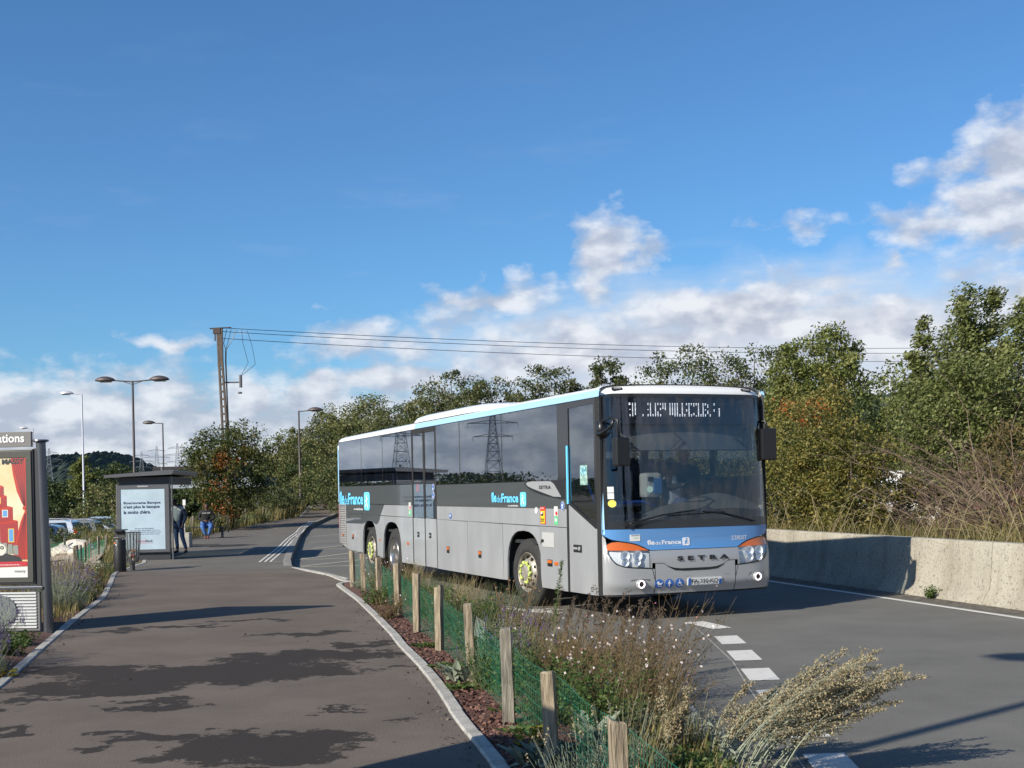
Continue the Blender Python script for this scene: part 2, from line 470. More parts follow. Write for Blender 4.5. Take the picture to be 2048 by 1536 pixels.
m_path = asphalt('brown_asphalt',(.100,.082,.068),(.165,.136,.112),dark_patches=[
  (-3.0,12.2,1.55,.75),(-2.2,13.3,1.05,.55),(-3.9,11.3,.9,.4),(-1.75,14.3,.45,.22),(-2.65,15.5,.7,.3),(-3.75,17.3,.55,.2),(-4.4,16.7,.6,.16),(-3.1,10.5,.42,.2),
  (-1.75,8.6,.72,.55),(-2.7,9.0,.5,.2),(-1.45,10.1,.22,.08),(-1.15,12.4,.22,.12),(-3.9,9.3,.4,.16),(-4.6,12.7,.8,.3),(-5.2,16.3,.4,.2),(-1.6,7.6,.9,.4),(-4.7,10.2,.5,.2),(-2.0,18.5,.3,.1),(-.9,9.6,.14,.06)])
m_plat = asphalt('grey_platform_asphalt',(.112,.101,.087),(.17,.155,.134),dark_patches=[(-12.5,60,.9,1.5),(-11.5,44,1.2,.8),(-9.8,43,.8,1.2)])
m_road = asphalt('grey_road_asphalt',(.105,.101,.088),(.165,.158,.140))
m_park = asphalt('car_park_asphalt',(.10,.10,.10),(.14,.14,.135))
def sheet(name, lf, rf, zf, y0, y1, m, dy=1.0, nx=8, th=.1):
    rows=[]; yy=list(np.arange(y0,y1,dy))+[y1]
    for y in yy:
        a,b=lf(y),rf(y); rows.append([(a+(b-a)*i/nx,y,zf(a+(b-a)*i/nx,y)) for i in range(nx+1)])
    mb=MB().grid(rows)
    # skirts
    for side in (0,-1):
        mb.grid([[r[side] for r in rows],[(r[side][0],r[side][1],r[side][2]-th) for r in rows]])
    mb.grid([rows[0],[(p[0],p[1],p[2]-th) for p in rows[0]]])
    return struct(mb.build(name,m,smooth=False))
def pathR(y):
    if y <= 23.6: return interp(PR,y)
    return interp(RL,y)-(.13 if y>30 else .0)
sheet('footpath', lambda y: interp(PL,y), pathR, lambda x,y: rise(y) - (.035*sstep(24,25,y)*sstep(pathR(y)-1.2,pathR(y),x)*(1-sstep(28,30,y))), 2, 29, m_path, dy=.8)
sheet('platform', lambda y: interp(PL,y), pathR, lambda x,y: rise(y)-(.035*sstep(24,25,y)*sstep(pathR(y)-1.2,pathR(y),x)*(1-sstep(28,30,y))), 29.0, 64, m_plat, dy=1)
sheet('upper_footpath', lambda y: interp(PL,y), pathR, lambda x,y: rise(y), 64.0, 108, m_path, dy=2)
sheet('road', lambda y: interp(RL,y)+.0, lambda y: interp(RR,y)+.35, lambda x,y: rz(y), -10, 112, m_road, dy=1.2, nx=10)
# far cross street
mb=MB().grid([[(x,y,rise(y)+.03) for y in (108,112,118,124)] for x in range(-40,4,4)])
struct(mb.build('cross_street',m_road))
# car park
mb=MB().grid([[(x,y,-.93) for x in np.linspace(-62,-17,10)] for y in np.linspace(44,96,14)])
for v in mb.v: pass
struct(mb.build('car_park',m_park))
# sandy walk down the slope
m_sand=mat('pale_sand',(.38,.31,.23),.95,var=.2,vscale=4,bump=.4,bscale=30)
sp=[(-10.9,30.0),(-11.6,32.0),(-12.6,34.5),(-13.6,38),(-14.9,43),(-16.0,48),(-17.2,54)]
rows=[]
for i,(x,y) in enumerate(sp):
    a,b=(sp[max(i-1,0)],sp[min(i+1,len(sp)-1)]); d=Vector((b[0]-a[0],b[1]-a[1],0)).normalized(); n=Vector((d.y,-d.x,0)); w=1.0
    rows.append([(x+n.x*t*w,y+n.y*t*w,GZ(x+n.x*t*w,y+n.y*t*w)+.05) for t in (-1,-.5,0,.5,1)])
struct(MB().grid(rows).build('sand_walk',m_sand))

# kerbs: concrete blocks with joints
m_kerb=mat('kerb_concrete',(.36,.345,.31),.85,var=.22,vscale=6,bump=.35,bscale=60,detail=8)
m_kerb2=mat('kerb_concrete_weathered',(.23,.215,.19),.88,var=.25,vscale=5,bump=.4,bscale=60,detail=8)
def resample(pts, step):
    P=[Vector(p) for p in pts]; out=[P[0]]; acc=0
    for i in range(len(P)-1):
        a,b=P[i],P[i+1]; l=(b-a).length; t=step-acc
        while t<=l: out.append(a+(b-a)*(t/l)); t+=step
        acc=l-(t-step)
    if (out[-1]-P[-1]).length>.05: out.append(P[-1])
    return out
def kerb(name, pts, w, top, depth, m, zf=lambda y:0., step=1.0, side=1, curve=True):
    pts=[(p[0],p[1],0) for p in pts]
    R=resample(pts,.25 if curve else step)
    # smooth a little
    if curve:
        for _ in range(3): R=[R[0]]+[(R[i-1]+R[i]*2+R[i+1])/4 for i in range(1,len(R)-1)]+[R[-1]]
    mb=MB(); k=max(1,int(step/.25)) if curve else 1
    def nrm(i):
        a=R[max(i-1,0)]; b=R[min(i+1,len(R)-1)]; d=(b-a).normalized(); return Vector((d.y,-d.x,0))*side, d
    for s0 in range(0,len(R)-1,k):
        s1=min(s0+k,len(R)-1); rows=[]
        jz=random.uniform(-.003,.003); jn=random.uniform(-.004,.004)
        for i in range(s0,s1+1):
            n,d=nrm(i); p=R[i]+n*jn
            if i==s0: p=p+d*.004
            if i==s1: p=p-d*.004
            z=zf(p.y)+top+jz; b=.012
            A=p; B=p+n*w
            rows.append([(A.x,A.y,z-depth),(A.x,A.y,z-b),(A.x+n.x*b,A.y+n.y*b,z),(B.x-n.x*b,B.y-n.y*b,z),(B.x,B.y,z-b),(B.x,B.y,z-depth)])
        mb.grid(rows); mb.poly(rows[0]); mb.poly(rows[-1])
    return struct(mb.build(name,m))
kerb('path_kerb',PR+[(-3.44,24.0),(-3.42,24.2),(-3.2,24.32),(-2.9,24.2)],.11,.022,.15,m_kerb)
kerb('path_kerb',PL[:6],.11,.014,.12,m_kerb,side=-1)
kerb('path_kerb',PL[5:9],.11,.012,.12,m_kerb,side=-1)
kerb('road_kerb',RL[1:10]+[(-3.9,26.9),(-5.2,29.7)],.14,-.005,.15,m_kerb,side=-1)
kerb('platform_kerb',[(-5.38,30.2)]+RL[12:19],.2,.012,.3,m_kerb2,zf=rise,side=-1)
kerb('upper_path_kerb',PL[12:17],.1,.012,.14,m_kerb,zf=rise,side=-1)

# bed soil on both sides of the footpath
m_mulch=mat('red_brown_mulch',(.055,.028,.022),.95,col2=(.17,.085,.06),vscale=35,detail=4,bump=1.0,bscale=45,lo=.3,hi=.75)
rows=[]
for y in np.arange(2,24.1,.35):
    a=interp(PR,y)+.1; b=interp(RL,y)-.12
    if b-a<.05: b=a+.05
    rows.append([(a+(b-a)*i/14,y,-.012+.03*math.sin(i/14*PI)+random.uniform(-.008,.008)) for i in range(15)])
struct(MB().grid(rows).build('planting_bed_soil',m_mulch,smooth=True))
rows=[]
for y in np.arange(5,30.1,.5):
    a=interp(PL,y)-.1; w=1.5
    rows.append([(a-w*i/7,y,max(GZ(a-w*i/7,y)+.03,-.03 if i==0 else -9)+random.uniform(-.008,.008)) for i in range(8)])
struct(MB().grid(rows).build('planting_bed_soil',m_mulch,smooth=True))

# bark and stone chips scattered on the mulch, as one uncountable mass
def chips(name, area, n, size, cols):
    c=np.array([area() for _ in range(n)]); 
    a=RNG.normal(size=(n,3)); a/=np.linalg.norm(a,axis=1)[:,None]; a[:,2]*=.4
    b=np.cross(a,RNG.normal(size=(n,3))); b/=np.linalg.norm(b,axis=1)[:,None]
    s=(RNG.random(n)*.7+.5)[:,None]*size
    A=a*s; B=b*s*.6
    V=np.stack([c-A-B,c+A-B,c+A+B,c-A+B],1)
    mb=MB(); mb.quads(V); o=mb.build(name,leafmat(name+'_mat',cols,.0,3,.9),rnd=True); tag(o,kind='stuff'); return o
def bed_pt():
    y=random.uniform(6.5,22)**1.0; y = 6.5+(y-6.5)*random.random()**.6
    a=interp(PR,y)+.13; b=interp(RL,y)-.15
    x=a+(b-a)*random.random(); return (x,y,random.uniform(.0,.022))
tag(chips('bark_chips',bed_pt,15000,.016,[(.05,.022,.018),(.12,.055,.045),(.2,.11,.08),(.09,.04,.035)]),'reddish bark and stone chips covering the soil of the planting bed','chips')

# ------------------------------------------------------------------ road markings
m_white=mat('road_paint_white',(.62,.60,.55),.75,var=.12,vscale=14,col2=(.42,.40,.37),lo=.5,hi=.9,detail=9)
m_yel=mat('road_paint_worn',(.50,.46,.34),.8,var=.2,vscale=12)
def marks(name, polys, m, zf=None, lift=.005):
    mb=MB()
    for p in polys:
        mb.poly([(x,y,(zf(y) if zf else rz(y))+lift) for x,y in p])
    return struct(mb.build(name,m))
dd=[(2.21,16.12),(2.47,16.25),(2.70,15.46),(2.45,15.34)]
ds=[dd,[(2.34,14.6),(2.62,14.65),(2.59,13.9),(2.31,13.85)],[(2.26,13.3),(2.54,13.34),(2.5,12.57),(2.22,12.54)],[(2.17,11.98),(2.45,12.01),(2.4,11.28),(2.12,11.25)],
    [(2.07,10.72),(2.35,10.75),(2.3,10.02),(2.02,10.0)],[(1.98,9.43),(2.26,9.45),(2.2,8.7),(1.92,8.68)],[(1.87,8.15),(2.15,8.17),(2.1,7.4),(1.82,7.38)],[(1.78,6.9),(2.05,6.9),(2.0,6.2),(1.74,6.2)]]
marks('road_marking',ds,m_white)
# thin joint line next to the dashes
jl=[(2.28,16.0),(2.26,14.6),(2.2,12.5),(2.08,11.2),(1.97,9.9),(1.86,8.6),(1.7,6.2)]
mb=[]; 
for i in range(len(jl)-1):
    a,b=jl[i],jl[i+1]; mb.append([(a[0]-.018,a[1]),(a[0]-.006,a[1]),(b[0]-.006,b[1]),(b[0]-.018,b[1])])
marks('road_marking',mb,m_kerb,lift=.003)
# edge line along the barrier
ed=[]
for y0 in np.arange(-8,64,2.0):
    y1=y0+2.0; a=interp(RR,y0)-.62; b=interp(RR,y1)-.62
    ed.append([(a-.06,y0),(a+.06,y0),(b+.06,y1),(b-.06,y1)])
marks('edge_line',ed,m_white)
# dirt gutter between line and barrier
gd=[]
for y0 in np.arange(-8,64,2.0):
    y1=y0+2.0; a=interp(RR,y0); b=interp(RR,y1)
    gd.append([(a-.42,y0),(a+.2,y0),(b+.2,y1),(b-.42,y1)])
marks('gutter_dirt',gd,mat('gutter_dirt',(.05,.045,.04),.95,col2=(.16,.14,.11),vscale=7,detail=8,bump=.6,bscale=30),lift=.003)
# arrow head near front wheel
arr=[[(-.12,18.95),(.1,18.45),(.42,18.32),(.70,17.75),(.62,17.55),(.28,17.9),(-.02,18.2),(-.2,18.75)],[(.42,18.32),(.66,18.15),(.72,18.2),(.5,18.45)],[(-1.9,22.5),(-1.45,21.5),(-1.3,21.55),(-1.7,22.6)]]
marks('road_marking',arr,m_white)
# bus bay zigzag
def line(a,b,w): 
    d=Vector((b[0]-a[0],b[1]-a[1])).normalized(); n=Vector((-d.y,d.x))*w/2
    return [(a[0]-n.x,a[1]-n.y),(a[0]+n.x,a[1]+n.y),(b[0]+n.x,b[1]+n.y),(b[0]-n.x,b[1]-n.y)]
zz=[line((-6.2,35.6),(-4.2,36.2),.12),line((-6.2,35.8),(-4.9,39.8),.12),line((-7.1,42.4),(-4.6,41.6),.12),line((-6.9,42.6),(-4.9,48),.12),line((-5.5,32.1),(-3.6,32.3),.12),line((-5.6,32.3),(-4.3,35),.12),line((-4.2,35.5),(-4.1,52),.1),line((-7.9,48),(-5.2,50),.12),line((-8.7,54),(-6,57),.12)]
marks('bus_bay_marking',zz,m_yel,lift=.006)
# flush white line at the crossing edge
marks('crossing_edge_line',[line((-5.5,30.15),(-4.2,27.5),.1),line((-4.2,27.5),(-3.45,25.6),.1)],m_white,zf=lambda y:-.03,lift=.009)
# tactile guide lines on the platform
tl=[(-6.55,32.0),(-7.6,40),(-8.75,48),(-9.6,55),(-10.3,60),(-11.1,68)]
tt=[]
for off in (0,.14,.28):
    for i in range(len(tl)-1):
        a,b=tl[i],tl[i+1]; tt.append(line((a[0]+off,a[1]),(b[0]+off,b[1]),.055))
tt.append(line((-6.25,32.1),(-5.75,32.2),.05))
tmb=MB()
for p in tt: tmb.poly([(x,y,rise(y)+.007) for x,y in p])
struct(tmb.build('guide_line',m_white))
marks('crossing_edge_line',[line((-15.6,107.4),(-9.2,107.9),.35)],m_white,zf=rise,lift=.02)

# ------------------------------------------------------------------ hills
m_hill=leafmat('hill_forest',[(.018,.032,.03),(.03,.05,.038),(.045,.06,.035),(.03,.045,.045)],.0,.02,.9)
def hill(name, x0,x1,y,hf,depth,m,n=300,k=36,sd=1):
    rg=np.random.default_rng(sd); rows=[]
    for j in range(k+1):
        t=j/k; row=[]
        for i in range(n+1):
            u=i/n; x=x0+(x1-x0)*u; h=hf(u)
            z=h*.86*math.sin(t*PI)**.8+(abs(rg.normal())*1.5+1.2*math.sin(u*140+t*9)*math.sin(t*60+u*50))*(.2+math.sin(t*PI)) -1
            row.append((x+rg.normal()*.3,y+depth*(t-.5)+rg.normal()*1.,max(z,-1)))
        rows.append(row)
    mb=MB().grid(rows); return struct(mb.build(name,m,rnd=True))
def hf1(u):   # ridge left, falls to the right
    return 47*(.95+.04*math.sin(u*9+.7))*(1-sstep(.78,1.0,u)) + 4
hill('hill',-620,-318,1200,hf1,420,m_hill,sd=3)
def hf2(u): return 52*(.85+.15*math.sin(u*6))*sstep(0,.15,u)*(1-sstep(.9,1,u))
hill('hill',60,560,640,hf2,260,leafmat('hill_forest_near',[(.02,.035,.02),(.035,.05,.028),(.05,.055,.03)],0,.03,.9),sd=5)
def hf3(u): return 13*(1-.3*math.sin(u*9))*sstep(0,.1,u)*(1-sstep(.9,1,u))
hill('hill',-520,60,900,hf3,200,m_hill,sd=8)
# ------------------------------------------------------------------ bus
BYAW=0.3797; BW=2.55; BL_=14.42
bus=empty('city_coach',(1.192,16.333,-.032),BYAW,'silver and dark grey coach with white roof and blue front band','bus')
c_,s_=math.cos(BYAW),math.sin(BYAW)
# origin moved to the middle of the floor plan
OX,OY=BW/2,BL_/2
bus.location=(1.192+c_*OX-s_*OY,16.333+s_*OX+c_*OY,-.032)
def q(w,s,z): return (w-OX,s-OY,z)
mb_silver=mat('bus_silver_paint',(.315,.325,.335),.42,metal=.1,coat=.5,var=.09,vscale=2.2,stretch=(1,1,.35),detail=9)
mb_bump=mat('bus_bumper_silver',(.40,.405,.41),.4,metal=.3,coat=.4)
mb_dark=mat('bus_dark_grey_paint',(.055,.06,.062),.35,coat=.6)
mb_blue=mat('bus_blue_paint',(.10,.27,.56),.3,coat=.8)
mb_lblue=mat('bus_light_blue',(.33,.60,.86),.4,coat=.5)
mb_cyan=mat('bus_cyan_lettering',(.15,.62,.93),.45)
mb_white=mat('bus_white_paint',(.80,.80,.78),.35,coat=.5)
mb_wtext=mat('bus_white_lettering',(.78,.8,.82),.5)
mb_black=mat('bus_black_trim',(.012,.012,.013),.35)
mb_rub=mat('bus_black_rubber',(.018,.018,.018),.75)
mb_frame=mat('bus_window_frame',(.016,.017,.019),.12,spec=.6)
mb_glass=glass('bus_side_glass',(.60,.62,.64),.01,(.85,.9,.97),.08)
mb_wind=glass('bus_windscreen_glass',(.78,.80,.80),.01,(.85,.9,1.),.03)
mb_orange=mat('orange_lens',(.62,.13,.01),.2,coat=.8); mb_orange.node_tree.nodes['Principled BSDF'].inputs['Emission Color'].default_value=(1,.2,.01,1)
mb_chrome=mat('lamp_reflector',(.85,.87,.9),.25,metal=.35)
mb_int=mat('bus_interior_grey',(.16,.17,.18),.7)
mb_intd=mat('bus_interior_dark',(.022,.024,.027),.6)
mb_seat=mat('bus_seat_fabric',(.055,.085,.16),.8,var=.3,vscale=20)
mb_tyre=mat('tyre_rubber',(.028,.027,.026),.85,var=.3,vscale=9,bump=.3,bscale=60)
mb_rim=mat('wheel_rim_steel',(.34,.31,.26),.5,metal=.4,var=.3,vscale=14)
mb_rimc=mat('wheel_rim_polished',(.5,.48,.46),.25,metal=.9)
mb_nut=mat('yellow_nut_indicator',(.55,.66,.16),.5)
mb_grime=mat('bus_grille_grey',(.33,.32,.31),.5,metal=.2,var=.12,vscale=8)

def side_plate(name, pts, m, w=0., th=.025, parent=bus, left=False, bev=.004):
    """outline in (s,z)"""
    if left: P=[q(BW-w,s,z) for s,z in pts]; off=(-th,0,0)
    else: P=[q(w,s,z) for s,z in pts]; off=(th,0,0)
    return MB().prism(P,off).build(name,m,parent,bev=bev)
def arch(cx, top, r, zb, n=14, hw=None):
    """arch curve from rear bottom to front bottom: flat-topped squircle"""
    hw=hw or r; out=[]
    for i in range(n+1):
        t=PI*i/n; c,s=math.cos(t),math.sin(t)
        x=math.copysign(abs(c)**.78,c)*hw; z=(abs(s)**.62)*(top-zb)
        out.append((cx+x,zb+z))
    return out
AF,AM,AR=2.78,9.93,11.66      # wheel arch centres
ZS=.355                        # skirt bottom
PLN=1.25
# lower panels, front to rear (right side), then the left side mirrored
def lower_panels(left):
    def sp(n,p,m=mb_silver,**k): return side_plate(n,p,m,left=left,**k)
    g=.004
    if not left:
        sp('side_panel',[(1.165,ZS-.02),(2.09,ZS-.02),(2.12,.5),(2.12,1.225),(1.165,1.225)])
    else:
        sp('side_panel',[(.14,ZS),(2.09,ZS),(2.12,.5),(2.12,1.235),(.14,1.235)])
    a=arch(AF,1.15,.70,ZS)
    sp('side_panel',[(2.128,.5)]+[p for p in a[::-1] if p[0]>2.128]+[(3.64,ZS),(3.64,1.235),(2.128,1.225)])
    sp('side_panel',[(3.65,ZS),(5.30,ZS),(5.30,1.245),(3.65,1.235)])
    sp('side_panel',[(5.308,ZS),(6.955,ZS+.003),(6.955,1.255),(5.308,1.245)])
    if left: sp('side_panel',[(6.963,ZS),(8.45,ZS),(8.45,1.262),(6.963,1.256)])
    sp('side_panel',[(8.462,ZS+.005)]+[(9.24,ZS+.01)]+arch(AM,1.165,.66,ZS+.01)[::-1][1:-1]+[(10.62,ZS+.03),(11.05,.43)]+arch(AR,1.165,.60,.43)[::-1][1:-1]+[(12.27,.44),(12.42,.45),(12.42,1.28),(8.462,1.27)])
    sp('side_panel',[(12.43,.45),(13.50,.46),(13.70,.50),(13.70,1.54 if left else 1.30),(12.43,1.28)])
    # upper light strip
    s0=1.165 if not left else .14
    sp('side_strip',[(s0,1.233),(6.955,1.263),(6.955,1.497),(s0,1.49)])
    if left:
        sp('side_strip',[(6.963,1.262),(13.70,1.30),(13.70,1.497),(6.963,1.497)],mb_silver)
    else:
        sp('side_strip',[(8.462,1.278),(10.76,1.29),(10.47,1.505),(8.462,1.505)])
        sp('side_strip',[(10.77,1.29),(13.70,1.31),(13.70,1.54),(10.48,1.505)],mb_dark)
    # dark belt
    if not left:
        sp('belt_panel',[(1.165,1.495),(6.955,1.502),(6.955,1.888),(1.46,1.888),(1.165,1.888)],mb_dark)
        sp('belt_panel',[(8.462,1.51),(13.70,1.545),(14.40,1.545),(14.40,1.925),(8.462,1.915)],mb_dark)
    else:
        sp('belt_panel',[(.14,1.495),(14.40,1.51),(14.40,1.905),(.14,1.888)],mb_dark)
lower_panels(False); lower_panels(True)
# dark paint field that runs down behind the last axles
dp=[(10.79,1.285),(10.84,1.20),(10.95,1.13),(11.10,1.085)]+[p for p in arch(AR,1.168,.60,.43)[::-1] if p[1]>1.08]+[(12.22,1.082),(13.70,1.07),(13.70,1.30)]
side_plate('dark_paint_field',dp,mb_dark,w=-.003,th=.004,bev=0)
# inner walls that close the body behind the plates
mbx=MB()
for w in (.04,BW-.06):
    for (a,b,z0,z1) in ((.2,2.0,.38,1.9),(3.55,9.2,.38,1.9),(12.35,14.3,.5,1.9),(2.0,3.55,1.18,1.9),(9.2,12.35,1.2,1.9)):
        if w<.1 and a<.3: a=1.2
        if w<.1 and a==3.55:
            mbx.box(q(w,3.55,.38),q(w+.02,6.95,1.9)); mbx.box(q(w,8.47,.38),q(w+.02,9.2,1.9)); continue
        mbx.box(q(w,a,z0),q(w+.02,b,z1))
mbx.build('inner_wall',mb_black,bus)
# wheel wells and underbody
for c,r in ((AF,.72),(AM,.68),(AR,.62)):
    for x0,x1 in ((.03,.62),(BW-.62,BW-.03)):
        mbx=MB(); a=arch(c,1.19,r,.40); rows=[[q(x,p[0],p[1]) for x in (x0,x1)] for p in a]; mbx.grid(rows)
        mbx.box(q(.62 if x0<1 else BW-.64,c-r,.35),q(.64 if x0<1 else BW-.62,c+r,1.19)); mbx.build('wheel_well',mb_rub,bus)
mbx=MB(); mbx.box(q(.05,.25,.42),q(BW-.05,1.98,.5)); mbx.box(q(.05,3.6,.40),q(BW-.05,9.15,.48)); mbx.box(q(.64,1.95,.42),q(BW-.64,3.6,.5)); mbx.box(q(.64,9.1,.42),q(BW-.64,14.2,.5)); mbx.box(q(.9,2.7,.45),q(BW-.9,2.86,.6)); mbx.box(q(.4,9.85,.4),q(BW-.4,10.0,.6))
mbx.build('underbody',mb_rub,bus)
# rear grille
gr=side_plate('engine_grille',[(13.72,.52),(13.86,.50),(14.33,.58),(14.40,.66),(14.40,1.54),(13.72,1.54)],mb_grime,w=.02)
for i in range(17):
    z=.58+i*.054
    s0,s1=13.80,14.34
    mm=MB(); mm.obox(q(.012,(s0+s1)/2,z),(0,1,0),Vector((.7,0,-.7)),Vector((.7,0,.7)),(s1-s0)/2,.022,.004)
    o=mm.build('grille_slat',mb_grime,bus); o.parent=gr
fr=MB()
for a,b in (((13.73,.53),(13.79,1.53)),((14.34,.6),(14.39,1.53))):
    fr.box(q(-.006,a[0],a[1]),q(.02,b[0],b[1]))
fr.box(q(-.006,13.79,1.49),q(.02,14.34,1.53)); o=fr.build('grille_frame',mb_silver,bus); o.parent=gr
# window band: flush glazing with dark bonded frames
def panes(left):
    spans=[(1.44,3.60,1.888),(3.64,5.62,1.888),(5.66,6.95,1.888),(8.47,10.52,1.925),(10.56,12.25,1.925),(12.29,14.34,1.925)]
    if left: spans=[(.16,1.40,1.6),(1.44,3.60,1.888),(3.64,5.62,1.888),(5.66,6.95,1.888),(6.99,8.43,1.888),(8.47,10.52,1.888),(10.56,12.25,1.888),(12.29,14.34,1.888)]
    for a,b,z0 in spans:
        o=side_plate('side_window',[(a,z0+.012),(b,z0+.012),(b,2.972),(a,2.972)],mb_glass,w=.0,th=.006,left=left,bev=0)
        # printed frame behind the glass
        mm=MB(); W_=.012 if not left else BW-.030
        t=.05
        for (sa,sb,za,zb) in ((a,b,2.90,2.975),(a,b,z0,z0+.06),(a,a+t,z0,2.975),(b-t,b,z0,2.975)):
            mm.box(q(W_,sa,za),q(W_+.018,sb,zb))
        f=mm.build('window_frame',mb_frame,bus); f.parent=o
panes(False); panes(True)
# pillars between panes
mm=MB()
for s0,s1 in ((1.10,1.44),(3.60,3.64),(5.62,5.66),(6.95,6.985),(8.44,8.47),(10.52,10.56),(12.25,12.29),(14.34,14.40)):
    mm.box(q(.002,s0,1.85 if s0>1.2 else 1.888),q(.05,s1,2.98)); 
for s0,s1 in ((1.40,1.44),(3.60,3.64),(5.62,5.66),(6.95,6.985),(8.44,8.47),(10.52,10.56),(12.25,12.29),(14.34,14.40)):
    mm.box(q(BW-.05,s0,1.85),q(BW-.002,s1,2.98))
mm.box(q(.03,8.46,2.972),q(.1,14.4,2.985)); mm.box(q(.03,.1,2.972),q(.1,8.46,2.985))
mm.build('window_pillar',mb_frame,bus)
# emblem fin below first window
em=[(2.63,1.862),(2.56,1.885),(2.40,1.892),(1.80,1.890),(1.70,1.885),(1.58,1.845),(1.33,1.66),(1.60,1.665),(2.05,1.735),(2.40,1.79),(2.56,1.825)]
side_plate('emblem_fin',em,mb_bump,w=-.008,th=.012)
side_plate('emblem_fin_edge',[(2.70,1.865),(2.62,1.90),(1.20,1.90),(1.20,1.62),(1.35,1.625),(2.05,1.69),(2.45,1.76),(2.62,1.81)],mb_black,w=-.003,th=.008,bev=0)
def side_text(name, txt, s_left, zb, width, height, m, w=-.012, bold=.01, parent=bus, spacing=1.):
    mm=MB(); text_mb(mm,txt,1,lambda u,v: q(w,s_left-u,zb+v),width=width,height=height,bold=bold,spacing=spacing)
    o=mm.build(name,m,parent); return o
side_text('maker_lettering','SETRA',2.12,1.775,.44,.052,mb_black,bold=.03,spacing=1.1)
# rear-facing big lettering
def idf_logo(s0, zb, tw, th_, bw, bh, zbox):
    side_text('operator_lettering','île',s0,zb,tw*.20,th_*1.15,mb_cyan,bold=.03)
    side_text('operator_lettering','de',s0-tw*.215,zb,tw*.155,th_*.78,mb_cyan,bold=.0)
    side_text('operator_lettering','France',s0-tw*.385,zb,tw*.615,th_*.98,mb_cyan,bold=.03)
    side_text('operator_lettering','mobilités',s0-tw*.62,zbox+.0,tw*.37,bh*.115,mb_wtext,bold=.01)
    # rounded box with a walking figure
    x0=s0-tw-.05; P=[]
    r=.09*bw/.5
    for cx,cz,a0 in ((x0-bw+r,zbox+bh-r,PI/2),(x0-r,zbox+bh-r,0),(x0-r,zbox+r,-PI/2),(x0-bw+r,zbox+r,-PI)):
        for k in range(6):
            t=a0+PI/2*(1-k/5) if False else a0+PI/2*k/5
            P.append((cx,cz,t,r))
    # order so outline runs round once
    pts=[]
    for (cx,cz,a0) in ((x0-r,zbox+bh-r,0),(x0-bw+r,zbox+bh-r,PI/2),(x0-bw+r,zbox+r,PI),(x0-r,zbox+r,1.5*PI)):
        for k in range(6):
            t=a0+PI/2*k/5; pts.append((cx+math.cos(t)*r,cz+math.sin(t)*r))
    o=side_plate('operator_emblem',pts,mb_cyan,w=-.005,th=.004,bev=0)
    mm=MB(); cx=x0-bw/2
    def seg(a,b,r_): 
        d=Vector((0,b[0]-a[0],b[1]-a[1])); L_=d.length; d.normalize(); n=Vector((0,-d.z,d.y))
        mm.obox(q(-.010,(a[0]+b[0])/2,(a[1]+b[1])/2),d,n,(1,0,0),L_/2+r_*.4,r_,.002)
    Z=lambda t:zbox+bh*t
    seg((cx,Z(.62)),(cx,Z(.42)),bw*.05); seg((cx,Z(.42)),(cx-bw*.22,Z(.16)),bw*.035); seg((cx,Z(.42)),(cx+bw*.24,Z(.18)),bw*.035); seg((cx+bw*.02,Z(.60)),(cx-bw*.22,Z(.64)),bw*.03); seg((cx,Z(.6)),(cx+bw*.25,Z(.48)),bw*.03)
    mm.prism([q(-.011,cx+math.cos(t)*bw*.075,Z(.76)+math.sin(t)*bw*.075) for t in np.linspace(0,2*PI,12,endpoint=False)],(.002,0,0))
    f=mm.build('walker_symbol',mb_wtext,bus); f.parent=o
idf_logo(14.28,1.505,2.15,.27,.47,.40,1.385)
idf_logo(4.10,1.575,1.17,.145,.235,.22,1.515)
# ---- middle door (two leaves)
for (a,b) in ((7.70,8.44),(6.985,7.68)):
    dr=side_plate('door_leaf',[(a,ZS+.01),(b,ZS+.01),(b,1.268),(a,1.262)],mb_silver,w=.006,th=.03)
    gl=side_plate('door_glass',[(a+.03,1.275),(b-.03,1.275),(b-.03,2.885),(a+.03,2.895)],mb_glass,w=.004,th=.006,bev=0); gl.parent=dr
    lo=side_plate('door_lower_pane',[(a+.03,1.275),(b-.03,1.275),(b-.03,1.90),(a+.03,1.90)],mat('door_pane_dark',(.012,.014,.018),.08,spec=.25),w=.014,th=.006,bev=0); lo.parent=dr
    mm=MB(); 
    for (sa,sb,za,zb) in ((a,a+.045,1.265,2.93),(b-.045,b,1.265,2.93),(a,b,2.88,2.975)):
        mm.box(q(-.002,sa,za),q(.03,sb,zb))
    f=mm.build('door_frame',mb_rub,bus); f.parent=dr
    cx=(a+b)/2+.06
    mm=MB(); mm.box(q(-.004,cx-.055,.90),q(.01,cx+.055,1.0)); h=mm.build('door_latch',mb_black,bus,bev=.004); h.parent=dr
    mm=MB(); mm.box(q(-.010,cx-.03,.94),q(0,cx+.03,.965)); h2=mm.build('latch_lever',mb_bump,bus); h2.parent=dr
mm=MB(); mm.box(q(-.003,6.955,ZS-.01),q(.03,6.985,2.975)); mm.box(q(-.003,7.678,ZS-.01),q(.035,7.702,2.975)); mm.box(q(-.003,8.44,ZS-.01),q(.03,8.465,2.975)); mm.build('door_seal',mb_rub,bus)
